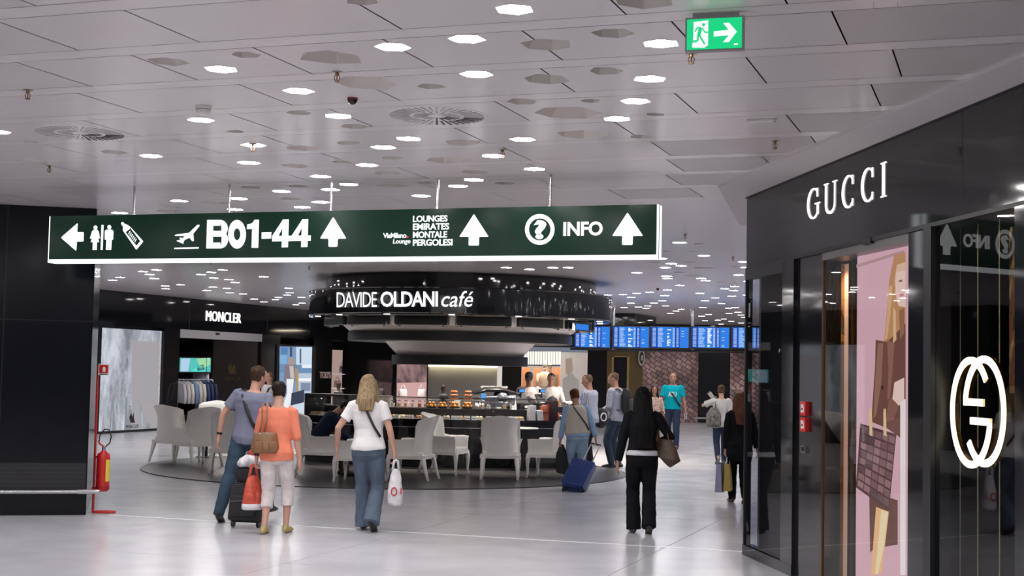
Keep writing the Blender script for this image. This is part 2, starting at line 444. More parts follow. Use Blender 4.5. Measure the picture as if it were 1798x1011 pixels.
NP0 = 1 + len(rows); NP1 = NP0 + len(panels)
for tri, org in zip(F2, OF):
    kinds = [faces_in[i][0] for i in org]
    if 'lamp' in kinds or 'pocket' in kinds: continue
    pi = [i for i in org if NP0 <= i < NP1]
    if pi: buckets.setdefault(pi[0], []).append(tri)
    elif 'row' in kinds: continue
    else: buckets.setdefault(0, []).append(tri)
def tri_mesh(name, tris, material, parent=None, z=CEIL, lip=0.0):
    idx = {}; vs = []; fs = []
    for t in tris:
        f = []
        for i in reversed(t):
            if i not in idx: idx[i] = len(vs); vs.append((V2[i].x, V2[i].y, z))
            f.append(idx[i])
        fs.append(f)
    mb = MB(); mb.v = vs; mb.f = fs
    return mb.build(name, material, parent, fixn=False)
ceiling = struct(tri_mesh('ceiling', buckets[0], M_ceil))
for i, tr in buckets.items():
    if i == 0: continue
    k = faces_in[i][0]
    tri_mesh('ceiling_strip' if k == 'strip' else 'ceiling_panel', tr, {'plain': M_ceil, 'perf': M_perf, 'strip': M_ceil2}[k], ceiling)
MB().box(-24, 24, -16, 62, CEIL + .30, CEIL + .40).build('ceiling_backing', mat('ceiling_void', (.26, .24, .24), .8), ceiling)
for c, h in pockets:
    r = (h[0] - c).length
    sh = Vector((random.uniform(-.15, .15) * r, random.uniform(-.2, .2) * r, 0))
    top = [c + (p - c) * 0.62 + sh + Vector((0, 0, 0.11)) for p in h]
    MB().add(h + top, [(i, (i + 1) % 6, (i + 1) % 6 + 6, i + 6) for i in range(6)] + [tuple(range(6, 12))]).build('recess', M_pocket, ceiling)
lam_r = mat('lamp_frame', (0.8, 0.8, 0.8), 0.4)
seen = 0
NEAR = {(903,17):'nearest the top edge', (691,83):'beside the wide recess', (1160,77):'beside the green exit sign', (820,69):'in the front cluster', (388,122):'near the smoke detector, foremost on its side',(353,211):'just under the smoke detector', (1141,139):'second behind the exit sign', (837,131):'before the round air vent', (265,274):'alone beyond the far air vent',(939,297):'just ahead of the last sign rod'}
MARKS = [('the green exit sign', 1255, 60), ('the middle air vent', 767, 203), ('the far air vent', 140, 233), ('the smoke detector', 357, 190), ('the cafe name on the drum', 700, 500), ('the white shop name on the dark row', 391, 556), ('the fourth flight monitor', 1247, 590), ('the second flight monitor', 1108, 590), ('the boutique corner', 1310, 440), ('the INFO arrow', 1100, 400), ('the lounge arrow', 832, 400), ('the gate number', 450, 410), ('the restroom symbols', 180, 415), ('the aircraft symbol', 328, 415), ('the dark column', 160, 480)]
ORD = 'nearest second third fourth fifth sixth seventh eighth ninth tenth eleventh twelfth thirteenth fourteenth fifteenth sixteenth seventeenth eighteenth nineteenth twentieth'.split()
ORD += ['twenty-' + q for q in 'first second third fourth fifth sixth seventh eighth ninth'.split()] + ['thirtieth'] + ['thirty-' + q for q in 'first second third fourth fifth sixth seventh eighth ninth'.split()]
by = {}
for i, (u, v) in enumerate(LAMPS):
    k = min(range(len(MARKS)), key=lambda q: math.hypot(MARKS[q][1] - u, MARKS[q][2] - v)); by.setdefault(k, []).append((math.hypot(MARKS[k][1] - u, MARKS[k][2] - v), i))
LLAB = {}
for k, L in by.items():
    for r, (_, i) in enumerate(sorted(L)): LLAB[i] = 'lit hexagonal ceiling light, %s to %s' % (ORD[r] if r == 0 else ORD[r] + ' nearest', MARKS[k][0])
off_d, off_h = MB(), MB()
for i, (c, h) in enumerate(lamps):
    up = Vector((0, 0, 0.03)); n_ = 6
    if i >= len(LAMPS):
        off_d.add([p + Vector((0, 0, 0.006)) for p in h], [(5, 4, 3, 2, 1, 0)]); off_h.add(h + [p + up for p in h], [(k, (k + 1) % 6, (k + 1) % 6 + 6, k + 6) for k in range(6)] + [(6, 7, 8, 9, 10, 11)]); continue
    t = thing('ceiling_light', LLAB[i], 'ceiling light', (c.x, c.y, CEIL), group='hexagonal lights of the ceiling')
    loc = [p - c for p in h]
    MB().add([p + Vector((0, 0, 0.006)) for p in loc], [(5, 4, 3, 2, 1, 0)]).build('diffuser', M_lamp, t, fixn=False)
    inn = [p * 1.0 for p in loc]
    MB().add(inn + [p + up for p in inn], [(k, (k + 1) % 6, (k + 1) % 6 + 6, k + 6) for k in range(6)] + [(6, 7, 8, 9, 10, 11)]).build('housing', lam_r, t, fixn=False)

off_d.build('light_diffusers', M_lamp, ceiling, fixn=False)['kind'] = 'stuff'; off_h.build('light_housings', lam_r, ceiling, fixn=False)['kind'] = 'stuff'
# round swirl air diffusers: white disc with two rings of slots
slot_mat = mat('vent_slot_shaded', (0.06, 0.06, 0.065), 0.6)
slot_lit = mat('vent_slot_lit', (0.46, 0.44, 0.45), 0.5)
def diffuser(u, v, label):
    c = atz(u, v, CEIL)
    t = thing('air_diffuser', label, 'air vent', (c.x, c.y, CEIL), group='round ceiling vents')
    MB().lathe([(0.001, -.004), (0.36, -.004), (0.37, -.001)], 48).build('face_plate', M_ceil, t)
    for k in range(40):
        an = 2 * PI * k / 40 + .05
        for r0, r1 in ((.07, .17), (.20, .345)):
            if r0 < .1 and k % 2: continue
            M = Matrix.Rotation(an, 4, 'Z')
            mb = MB().box(r0, r1, -.0075 if r0 > .1 else -.006, .0075 if r0 > .1 else .006, -.0075, -.0035, M)
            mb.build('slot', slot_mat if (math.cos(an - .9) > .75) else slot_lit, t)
diffuser(140, 233, 'round slotted air vent on the dark column side of the ceiling')
diffuser(767, 203, 'round slotted air vent in the middle of the ceiling')
# sprinklers
spr_mat = mat('sprinkler_brass', (0.35, 0.2, 0.1), 0.35, metal=1.0)
spr_wh = mat('sprinkler_plate', (0.4, 0.38, 0.36), 0.4)
SPR = [(49,158,'near the far air vent'),(592,126,'above the wide ceiling recess'),(1214,93,'below the green exit sign'),(1361,247,'near the white soffit of the shop'),(882,262,'beyond the middle air vent'),(87,291,'beyond the vent near the column'),(444,252,'over a ceiling light'),(543,468,'seen small under the sign'),(800,452,'seen small over the cafe drum'),(1026,450,'seen small under the sign arrow'),(1203,411,'seen beside the end of the sign'),(1287,451,'seen near the shop corner'),(370,458,'seen small under the gate number')]
for u, v, wh in SPR:
    c = atz(u, v, CEIL)
    t = thing('fire_sprinkler', 'small pendent sprinkler head ' + wh, 'sprinkler', (c.x, c.y, CEIL), group='ceiling sprinklers')
    MB().lathe([(0.001, -.002), (.035, -.004), (.03, 0)], 16).build('rosette', spr_wh, t)
    mb = MB().cyl((0, 0, -.002), (0, 0, -.022), .012, n=8).tube([(-.008, 0, -.02), (-.018, 0, -.035), (-.012, 0, -.055), (0, 0, -.06)], .003, 6).tube([(.008, 0, -.02), (.018, 0, -.035), (.012, 0, -.055), (0, 0, -.06)], .003, 6)
    mb.cyl((0, 0, -.02), (0, 0, -.055), .004, n=6)
    mb.build('frame_arms', spr_mat, t)
    MB().lathe([(.001, -.06), (.017, -.06), (.017, -.063), (.001, -.063)], 12).build('deflector', spr_mat, t)
# smoke detector
c = atz(357, 186, CEIL); t = thing('smoke_detector', 'white round smoke detector hanging under the ceiling', 'smoke detector', (c.x, c.y, CEIL))
MB().lathe([(.001, 0), (.058, 0), (.058, -.02), (.052, -.024)], 24).build('base', mat('detector_white', (.72, .68, .64), .4), t, smooth=True)
MB().lathe([(.053, -.026), (.05, -.045), (.038, -.062), (.02, -.068), (.001, -.069)], 24).build('sensor_head', mat('detector_white', (.72, .68, .64), .4), t, smooth=True)
MB().lathe([(.0535, -.0225), (.0535, -.027)], 24).build('dark_slot', M_joint, t)
# small red/black dome cameras
for u, v, wh in ((619, 172, 'dark red dome device on the ceiling before the air vent'), (1155, 506, 'tiny dark dome device on the distant ceiling'), (166, 471, 'tiny dark dome device beside the dark column')):
    c = atz(u, v, CEIL); t = thing('dome_camera', wh, 'camera', (c.x, c.y, CEIL))
    MB().lathe([(.001, 0), (.036, 0), (.036, -.014)], 20).build('base', mat('dome_red', (.16, .02, .02), .3), t)
    MB().lathe([(.033, -.014), (.028, -.032), (.015, -.044), (.001, -.047)], 20).build('dome', mat('dome_dark', (.02, .005, .005), .1), t, smooth=True)
# thin emergency luminaire on the ceiling
c = atz(1337, 209, CEIL); t = thing('emergency_light', 'thin white emergency luminaire bar on the plain ceiling', 'light', (c.x, c.y, CEIL), rz=ang)
MB().bbox(-.105, .105, -.02, .02, -.02, 0, .005).build('body', M_white, t)
MB().box(.09, .1, -.021, .015, -.022, -.008).build('indicator', M_chrome, t)
for k, u in enumerate((1534, 1576)):
    c = atz(u, 3, CEIL); t = thing('ceiling_hook', 'small wire hook at the top edge of the ceiling' + (' above the soffit' if k else ''), 'hook', (c.x, c.y, CEIL))
    MB().tube([(0, 0, 0), (0, 0, -.028), (.006, 0, -.034), (.012, 0, -.028)], .002, 6).build('hook_wire', M_chrome, t)

# ================================================================== EXIT SIGN
c = atz(1258, 22, CEIL)
XS = VP(tuple(aty(1203, 60, c.y + .03)[:2]), tuple(aty(1306, 60, c.y - .05)[:2]))
t = thing('exit_sign', 'green illuminated emergency exit sign with running figure and arrow', 'exit sign', (0, 0, 0))
s0, z0 = XS.hit(1203, 93); s1, z1 = XS.hit(1306, 27)
g_green = emat('exit_green', (0.015, 0.68, 0.24), 1.0); g_white = emat('exit_white', (.95, 1, .97), 1.0)
zb = XS.hit(1255, 89)[1]; zt = XS.hit(1255, 29)[1]
sa, sb = XS.hit(1203, 60)[0], XS.hit(1306, 60)[0]
frm = mat('exit_frame', (.36, .33, .34), .5)
sbox(MB(), XS, sa, sb, -.04, 0, zb, zt).build('housing', frm, t)
fr = .0095
sbox(MB(), XS, sa + fr, sb - fr, 0, .003, zb + fr, zt - fr).build('green_panel', g_green, t)
sbox(MB(), XS, *sorted((XS.hit(1216, 22)[0], XS.hit(1297, 22)[0])), -.03, -.008, zt, CEIL).build('ceiling_mount', frm, t)
def exq(x, y):  # fraction of the green panel from the top-left
    return (sa + fr + (sb - sa - 2 * fr) * x, zt - fr - (zt - zb - 2 * fr) * y)
def eplate(pts, n0, material, name):
    q = [exq(x, y) for x, y in pts]; k = len(q)
    MB().add([XS.pt(s, z, n0 + .001) for s, z in q] + [XS.pt(s, z, n0) for s, z in q], [tuple(range(k))] + [(i, i + k, (i + 1) % k + k, (i + 1) % k) for i in range(k)]).build(name, material, t)
eplate([(.12, .09), (.39, .06), (.39, .87), (.33, .95), (.27, .95), (.10, .93), (.10, .85), (.12, .62)], .003, g_white, 'door_symbol')
arr = [(.49, .43), (.76, .40), (.66, .17), (.77, .17), (.91, .47), (.77, .80), (.66, .80), (.76, .58), (.49, .60)]
eplate(arr, .003, g_white, 'arrow_symbol')
def ebar(pts, wd):
    for (x0, y0), (x1, y1) in zip(pts, pts[1:]):
        dx, dy = x1 - x0, (y1 - y0) * .5; L = math.hypot(dx, dy); px, py = -dy / L * wd, dx / L * wd * 2
        eplate([(x0 + px, y0 + py), (x1 + px, y1 + py), (x1 - px, y1 - py), (x0 - px, y0 - py)], .0045, g_green, 'figure_stroke')
ebar([(.15, .42), (.19, .29), (.26, .28)], .012); ebar([(.25, .30), (.22, .55)], .032); ebar([(.28, .30), (.33, .45), (.39, .45)], .011)
ebar([(.21, .52), (.20, .72), (.10, .74)], .016); ebar([(.23, .54), (.33, .84)], .015)
eplate([(.305 + .028 * math.cos(k * PI / 6), .20 + .056 * math.sin(k * PI / 6)) for k in range(12)], .0045, g_green, 'figure_head')
eplate([(.86, .86), (.93, .85), (.93, .90), (.86, .91)], .003, g_white, 'maker_plate')
# ================================================================== DARK COLUMN (left)
a, b_ = atz(0, 905), atz(150, 904)
CV = VP((b_.x, b_.y), (a.x, a.y))          # s runs to the left from the visible corner
column = struct(sbox(MB(), CV, 0.012, 4.2, -2.6, -0.02, 0, CEIL).build('column', M_dark))
zs = CV.hit(80, 562)[1]; zg0, zg1 = CV.hit(70, 866)[1], CV.hit(70, 812)[1]
zr = CV.hit(60, 862)[1]
sv = CV.hit(5, 600)[0]
g = .006
for s_0, s_1 in ((0, sv), (sv, sv + 1.3), (sv + 1.3, 4.2)):
    for q0, q1 in ((zs, CEIL), (zg1, zs), (0.0, zg0)):
        sbox(MB(), CV, s_0 + (g if s_0 else 0), s_1 - g, -0.02, 0.0, q0 + g, q1 - g).build('cladding_panel', M_column, column)
    gp = sbox(MB(), CV, s_0 + (g if s_0 else 0), s_1 - g, -0.02, -0.003, zg0 + g, zg1 - g).build('grille', M_dark, column)
    gm = MB()
    n_ = int((s_1 - s_0) / .035)
    for i in range(n_):
        for j in range(6):
            s_ = s_0 + .03 + i * .035 + (.017 if j % 2 else 0); z_ = zg0 + .03 + j * (zg1 - zg0 - .05) / 6
            sbox(gm, CV, s_, s_ + .018, -.003, .001, z_, z_ + .012)
    gm.build('grille_perforation', mat('grille_mesh', (.03, .03, .033), .4), gp)['kind'] = 'stuff'
for z0_, z1_ in ((0, zs), (zs, CEIL)):
    sbox(MB(), CV, -0.004, 0.012, -2.6, -0.0, z0_ + g, z1_ - g).build('cladding_panel', M_column, column)
t = thing('bumper_rail', 'steel bumper rail running along the foot of the dark column', 'rail', CV.pt(1.0, 0, .09))
M_ = Matrix.Translation(-t.location)
mb = MB().tube([M_ @ CV.pt(s, zr, .09) for s in (-.14, -.10, 0, 1, 2, 3.2)], .026, 14, round_end=True); mb.build('rail_tube', M_chrome, t, smooth=True)
for s in (0.06, 1.1, 2.2):
    MB().cyl(M_ @ CV.pt(s, zr, 0), M_ @ CV.pt(s, zr, .09), .018).build('bracket', M_chrome, t, smooth=True)
MB().tube([M_ @ CV.pt(s, zr, .09) for s in (-.02, .09)], .031, 14).build('collar', M_chrome, t, smooth=True)

# dark shop fronts of the hall beside and behind the viewpoint
struct(MB().box(-14.2, -14.0, -15, 40, 0, CEIL).build('wall_side', M_black)); struct(MB().box(-14, 6, -15.2, -15, 0, CEIL).build('wall_front', M_shop0))
# ================================================================== HANGING DIRECTION SIGN
SG = VP((-3.94, 14.70), (0.34, 13.23))
HT = 0.075
sL = SG.hit(87, 420, HT)[0]; sR = SG.hit(1153, 400, HT)[0]
zT = (SG.hit(88, 381, HT)[1] + SG.hit(1153, 357, HT)[1]) / 2
zB = (SG.hit(86, 456, HT)[1] + SG.hit(1153, 446, HT)[1]) / 2
sign = thing('hanging_sign', 'long dark green overhead airport direction sign with white lettering', 'sign', (0, 0, 0))
M_sface = mat('sign_green', (0.003, 0.012, 0.008), 0.16, spec=0.2, emit=(0.003, 0.016, 0.009), es=1.0)
sbox(MB(), SG, sL, sR, -HT, HT, zB, zT).build('sign_face', M_sface, sign)
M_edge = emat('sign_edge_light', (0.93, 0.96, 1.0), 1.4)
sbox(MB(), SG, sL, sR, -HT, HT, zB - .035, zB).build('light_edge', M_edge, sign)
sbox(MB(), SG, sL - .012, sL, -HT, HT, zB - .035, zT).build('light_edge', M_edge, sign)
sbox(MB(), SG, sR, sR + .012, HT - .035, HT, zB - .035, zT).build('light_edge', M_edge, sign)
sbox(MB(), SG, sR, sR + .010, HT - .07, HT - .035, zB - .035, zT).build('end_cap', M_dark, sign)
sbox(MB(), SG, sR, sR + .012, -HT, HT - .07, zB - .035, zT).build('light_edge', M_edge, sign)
for u, v in ((236, 340), (403, 335), (582, 330), (769, 325), (967, 320)):
    s_ = SG.hit(u, v, 0)[0]
    MB().cyl(SG.pt(s_, zT, 0), SG.pt(s_, CEIL, 0), .011, n=12).build('hanger_rod', M_chrome, sign, smooth=True)
    MB().cyl(SG.pt(s_, zT, 0), SG.pt(s_, zT + .02, 0), .02, n=12).build('rod_socket', M_chrome, sign, smooth=True)
def SP(name, pts, n0=HT, material=M_sign_white, th=.004): return ppoly(MB(), SG, pts, n0, th).build(name, material, sign)
def z1c(cx, cy): return (80 + cx * 270 / 1798, 350 + cy * 270 / 1798)
def z2c(cx, cy): return (300 + cx * 320 / 1798, 350 + cy * 320 / 1798)
def z3c(cx, cy): return (660 + cx * 220 / 1798, 350 + cy * 220 / 1798)
def z4c(cx, cy): return (900 + cx * 280 / 1798, 340 + cy * 280 / 1798)
def rounded(pts, r=6.0):
    out = []; n = len(pts)
    for i in range(n):
        p = Vector(pts[i]); a_ = (Vector(pts[i - 1]) - p); b2 = (Vector(pts[(i + 1) % n]) - p)
        ra = min(r, a_.length * .45, b2.length * .45)
        pa, pb = p + a_.normalized() * ra, p + b2.normalized() * ra
        for k in (0, .35, .65, 1): out.append(tuple(pa * (1 - k) ** 2 + p * 2 * k * (1 - k) + pb * k * k))
    return out
SP('arrow_symbol', [z1c(*p) for p in rounded([(180, 447), (378, 275), (370, 382), (447, 380), (445, 493), (367, 492), (360, 604)], 14)])
def circ(cx, cy, rx, ry, n=24): return [(cx + rx * math.cos(2 * PI * k / n), cy - ry * math.sin(2 * PI * k / n)) for k in range(n)]
SP('woman_symbol', [z1c(*p) for p in circ(585, 331, 22, 26)])
SP('woman_symbol', [z1c(*p) for p in [(562, 357), (608, 357), (622, 375), (637, 455), (622, 460), (608, 420), (627, 500), (602, 502), (598, 592), (580, 592), (578, 505), (572, 592), (552, 592), (554, 502), (530, 500), (556, 420), (538, 462), (521, 455), (545, 372)]])
SP('divider_symbol', [z1c(*p) for p in rounded([(655, 298), (680, 298), (668, 592), (645, 592)], 6)])
SP('man_symbol', [z1c(*p) for p in circ(747, 325, 22, 26)])
SP('man_symbol', [z1c(*p) for p in [(712, 353), (778, 353), (795, 372), (790, 470), (774, 472), (768, 590), (742, 592), (740, 490), (734, 592), (708, 590), (712, 472), (694, 470), (694, 372)]])
SP('bottle_symbol', [z1c(*p) for p in circ(902, 283, 17, 18)])
SP('bottle_symbol', [z1c(*p) for p in [(890, 292), (915, 280), (958, 297), (990, 320), (925, 385), (905, 350), (910, 325)]])
for q in ([(978, 315), (1000, 330), (1142, 488), (1118, 500)], [(905, 362), (935, 380), (1075, 555), (1060, 586)], [(1112, 486), (1142, 494), (1066, 586), (1048, 560)], [(935, 340), (985, 318), (985, 345), (940, 380)]):
    SP('bottle_symbol', [z1c(*p) for p in q])
for k in range(6):
    x, y = 985 + k * 14.5, 370 + k * 18.5
    SP('bottle_mark', [z1c(*p) for p in [(x, y), (x + 9, y), (x - 8, y + 36), (x - 17, y + 36)]])
SP('aircraft_symbol', [z2c(*p) for p in [(38, 355), (55, 345), (180, 330), (262, 252), (280, 248), (284, 262), (222, 338), (228, 405), (218, 414), (205, 405), (186, 378), (140, 398), (128, 412), (124, 438), (60, 412), (62, 404), (95, 400), (85, 382), (92, 376), (118, 382), (140, 362), (45, 360)]])
SP('runway_symbol', [z2c(*p) for p in [(35, 477), (275, 470), (275, 485), (35, 490)]])
def UAR(f, tip, base, w, sw, sb):  # upward arrow
    SP('arrow_symbol', [f(*p) for p in rounded([tip, (tip[0] + w, base), (tip[0] + sw, base), (tip[0] + sw - 3, sb), (tip[0] - sw - 3, sb), (tip[0] - sw, base), (tip[0] - w, base)], 16)])
UAR(z2c, (1602, 170), 388, 132, 45, 468); UAR(z3c, (1408, 208), 538, 212, 74, 662); UAR(z4c, (1297, 210), 476, 175, 60, 578)
def SQ(name, polys):
    mb = MB()
    for q in polys: ppoly(mb, SG, [z2c(*p) for p in q], HT, .004)
    mb.build(name, M_sign_white, sign)
def arcq(cx, cy, rx, ry, wx, wy, a0, a1, n=14):
    out = []
    for i in range(n):
        t0_, t1_ = a0 + (a1 - a0) * i / n, a0 + (a1 - a0) * (i + 1) / n
        out.append([(cx + rx * math.cos(t0_), cy + ry * math.sin(t0_)), (cx + rx * math.cos(t1_), cy + ry * math.sin(t1_)), (cx + (rx - wx) * math.cos(t1_), cy + (ry - wy) * math.sin(t1_)), (cx + (rx - wx) * math.cos(t0_), cy + (ry - wy) * math.sin(t0_))])
    return out
SQ('letter', [[(360, 202), (420, 202), (414, 484), (350, 484)], [(418, 202), (490, 202), (490, 260), (418, 260)], [(416, 310), (490, 310), (490, 368), (416, 368)], [(414, 426), (488, 426), (488, 484), (414, 484)]] + arcq(488, 285, 74, 83, 62, 26, -PI / 2, PI / 2) + arcq(486, 397, 80, 87, 64, 30, -PI / 2, PI / 2))
SQ('digit', arcq(654, 344, 87, 142, 54, 84, 0, 2 * PI, 36))
SQ('digit', [[(824, 202), (870, 200), (862, 478), (797, 478), (803, 292), (752, 294), (755, 246), (790, 240), (812, 226)]])
SQ('dash', [[(898, 324), (992, 322), (990, 387), (896, 389)]])
for x0, y0 in ((0, 0), (192, -3)):
    SQ('digit', [[(1104 + x0, 198 + y0), (1164 + x0, 196 + y0), (1156 + x0, 472 + y0), (1094 + x0, 474 + y0)], [(1108 + x0, 198 + y0), (1110 + x0, 262 + y0), (1062 + x0, 362 + y0), (1000 + x0, 362 + y0)], [(1000 + x0, 360 + y0), (1190 + x0, 358 + y0), (1188 + x0, 412 + y0), (1000 + x0, 414 + y0)]])
for k, (txt, xr) in enumerate((('LOUNGES', 1028), ('EMIRATES', 1052), ('MONTALE', 1022), ('PERGOLESI', 1100))):
    yy = ((235, 327), (347, 440), (462, 554), (574, 668))[k]
    wall_text(SG, txt, 0, 0, 0, 0, HT, M_sign_white, sign, bold=.025, spacing=.97, quad=(z3c(533, yy[1]), z3c(xr, yy[1] - 5), z3c(533, yy[0])))
wall_text(SG, 'ViaMilano', 0, 0, 0, 0, HT, M_sign_white, sign, bold=.01, spacing=.9, quad=(z3c(105, 556), z3c(438, 556), z3c(105, 482)))
wall_text(SG, 'Lounge', 0, 0, 0, 0, HT, M_sign_white, sign, bold=.01, shear=.15, quad=(z3c(245, 655), z3c(495, 652), z3c(245, 568)))
SP('red_dot_mark', [z3c(*p) for p in circ(455, 540, 14, 16, 12)], material=emat('sign_red', (.8, .05, .07), 1.0))
def ring(f, cx, cy, rx, ry, wx, wy, name):
    mb = MB(); n = 40
    o_ = [SG.hit(*f(cx + rx * math.cos(2 * PI * k / n), cy + ry * math.sin(2 * PI * k / n)), HT) for k in range(n)]
    i_ = [SG.hit(*f(cx + (rx - wx) * math.cos(2 * PI * k / n), cy + (ry - wy) * math.sin(2 * PI * k / n)), HT) for k in range(n)]
    vs = [SG.pt(s, z, HT + .004) for s, z in o_] + [SG.pt(s, z, HT + .004) for s, z in i_]
    mb.add(vs, [(k, (k + 1) % n, (k + 1) % n + n, k + n) for k in range(n)]).build(name, M_sign_white, sign)
ring(z4c, 308, 403, 167, 174, 46, 50, 'ring_symbol')
wall_text(SG, '?', 0, 0, 0, 0, HT, M_sign_white, sign, bold=.05, quad=(z4c(236, 515), z4c(380, 515), z4c(236, 295)))
wall_text(SG, 'INFO', 0, 0, 0, 0, HT, M_sign_white, sign, bold=.03, spacing=.97, quad=(z4c(572, 478), z4c(1016, 478), z4c(572, 318)))
# ================================================================== BOUTIQUE ON THE RIGHT
G = VP((2.38, 14.45), (3.10, 8.60))
def su(u, v=700, n=0.0): return G.hit(u, v, n)[0]
S_END = 12.6
zf0 = (G.hit(1322, 470)[1] + G.hit(1798, 347)[1]) / 2
shop = struct(sbox(MB(), G, 0, S_END, -0.14, 0, zf0, CEIL - .03).build('wall_right', M_black))
sbox(MB(), G, -.02, S_END, -.16, .012, CEIL - .032, CEIL - .005).build('fascia_top_trim', M_dark, shop)
sbox(MB(), G, 0, S_END, -.14, .01, zf0 - .03, zf0).build('fascia_lower_trim', M_dark, shop)
sbox(MB(), G, 0, S_END, -3.2, -3.1, 0, CEIL).build('shop_back_wall', mat('shop_interior_dark', (.02, .02, .024), .4), shop)
sbox(MB(), G, 0.0, 0.06, -3.2, -.14, 0, CEIL).build('shop_side_wall', M_dark, shop)
sbox(MB(), G, 0, S_END, -3.2, -.14, zf0, zf0 + .05).build('shop_ceiling', M_dark, shop)
sbox(MB(), G, 0, S_END, -3.2, -.02, 0.0, 0.012).build('shop_floor', mat('shop_floor_dark', (.10, .095, .09), .25), shop)
# fascia panel joints
for u in (1690,):
    s_ = su(u, 260)
    sbox(MB(), G, s_ - .003, s_ + .003, 0, .0015, zf0, CEIL - .03).build('panel_joint', M_joint, shop)
# illuminated shop name
M_brand = emat('lit_letters', (1.0, .99, .96), 1.3)
brand = thing('shop_sign', 'lit white five-letter shop name on the glossy black fascia', 'sign', (0, 0, 0))
zl0 = (G.hit(1420, 386)[1] + G.hit(1555, 349)[1]) / 2; zl1 = (G.hit(1420, 328)[1] + G.hit(1555, 288)[1]) / 2
def letter_strokes(name, s0, s1, z0, z1, ch):
    mb = MB(); w_ = s1 - s0; h_ = z1 - z0; cs, cz = (s0 + s1) / 2, (z0 + z1) / 2
    def stroke(P, W):
        n = len(P); L, R_ = [], []
        for i, p in enumerate(P):
            q = Vector(P[min(i + 1, n - 1)]) - Vector(P[max(i - 1, 0)]); q.normalize(); nn_ = Vector((-q.y, q.x)); wd = W[i] if isinstance(W, list) else W
            L.append(Vector(p) + nn_ * wd); R_.append(Vector(p) - nn_ * wd)
        vs = [G.pt(*x, .010) for x in L] + [G.pt(*x, .010) for x in R_] + [G.pt(*x, 0) for x in L] + [G.pt(*x, 0) for x in R_]
        fs = []
        for i in range(n - 1):
            fs += [(i, i + 1, n + i + 1, n + i), (2 * n + i, 2 * n + i + 1, i + 1, i), (n + i, n + i + 1, 3 * n + i + 1, 3 * n + i)]
        fs += [(0, n, 3 * n, 2 * n), (n - 1, 2 * n - 1, 4 * n - 1, 3 * n - 1)]
        mb.add(vs, fs)
    T = .0100; z0 += .012; z1 -= .012; h_ = z1 - z0
    if ch in 'CG':
        a0, a1 = math.radians(48), math.radians(312 if ch == 'C' else 318)
        P = [(cs + w_ / 2 * math.cos(a0 + (a1 - a0) * k / 24), cz + h_ / 2 * math.sin(a0 + (a1 - a0) * k / 24)) for k in range(25)]
        W = [T * (.75 + 1.25 * max(0, -math.cos(a0 + (a1 - a0) * k / 24)) ** 1.5) for k in range(25)]
        stroke(P, W)
        stroke([(P[0][0], P[0][1] + .03), (P[0][0] + .004, P[0][1] - .045)], T * .9)
        if ch == 'G':
            stroke([(s1 - w_ * .12, z0 + h_ * .10), (s1 - w_ * .12, cz - h_ * .02)], T * 1.5)
            stroke([(s1 - w_ * .36, cz - h_ * .03), (s1 + w_ * .06, cz - h_ * .03)], T * .6)
        else:
            stroke([(P[-1][0], P[-1][1] - .03), (P[-1][0] + .004, P[-1][1] + .03)], T * .7)
    elif ch == 'U':
        P = [(s0 + w_ * .08, z1), (s0 + w_ * .08, z0 + h_ * .3)] + [(cs + w_ * .42 * math.cos(PI + PI * k / 12), z0 + h_ * .28 + h_ * .27 * math.sin(PI + PI * k / 12)) for k in range(13)] + [(s1 - w_ * .08, z0 + h_ * .3), (s1 - w_ * .08, z1)]
        stroke(P, [T * 1.8, T * 1.8] + [T * (1.5 - .6 * k / 12) for k in range(13)] + [T * .8, T * .8])
        stroke([(s0 - w_ * .12, z1), (s0 + w_ * .28, z1)], T * .5); stroke([(s1 - w_ * .28, z1), (s1 + w_ * .12, z1)], T * .5)
    else:
        stroke([(cs, z1), (cs, z0)], T * 1.9); stroke([(cs - .05, z1), (cs + .05, z1)], T * .5); stroke([(cs - .05, z0), (cs + .05, z0)], T * .5)
    mb.build(name, M_brand, brand)
for ch, ua, ub in (('G', 1420, 1439), ('U', 1450, 1468), ('C', 1481, 1501), ('C', 1515, 1536), ('I', 1549, 1555)):
    letter_strokes('letter', su(ua, 340), su(ub, 340), zl0, zl1, ch)
# --- the glazed end bay
zs_ = .10
sP0, sP1 = su(1374), su(1394)
bay = tag(thing('window_1', 'tall glazed corner bay of the boutique', 'window'), kind='structure')
sbox(MB(), G, 0, sP1, -.10, .015, 0.0, zs_).build('plinth', M_black, bay)
sbox(MB(), G, 0.0, .035, -.06, .01, zs_, zf0 - .03).build('window_frame', M_dark, bay)
sbox(MB(), G, sP0, sP1, -.12, .012, zs_, zf0 - .03).build('window_frame', M_black, bay)
sbox(MB(), G, .035, sP0, -.06, .01, zf0 - .13, zf0 - .03).build('window_frame', M_dark, bay)
sbox(MB(), G, .035, sP0, -.012, -.004, zs_, zf0 - .13).build('pane', M_glass, bay)
# inside the bay: pale back panels with pale verticals and two spotlights
sbox(MB(), G, .10, sP0, -.62, -.60, zs_, zf0 - .1).build('back_panel', mat('bay_back', (.33, .31, .30), .5), bay)
for u in (1338, 1352):
    s_ = su(u, 700, -.5)
    sbox(MB(), G, s_, s_ + .06, -.56, -.52, zs_, zf0 - .1).build('slim_upright', mat('bay_upright', (.5, .43, .33), .4), bay)
for u in (1356, 1371):
    s_, z_ = G.hit(u, 612, -.35)
    MB().cyl(G.pt(s_, z_, -.35), G.pt(s_ - .03, z_ - .06, -.33), .02, n=10).build('spotlight', M_chrome, bay)
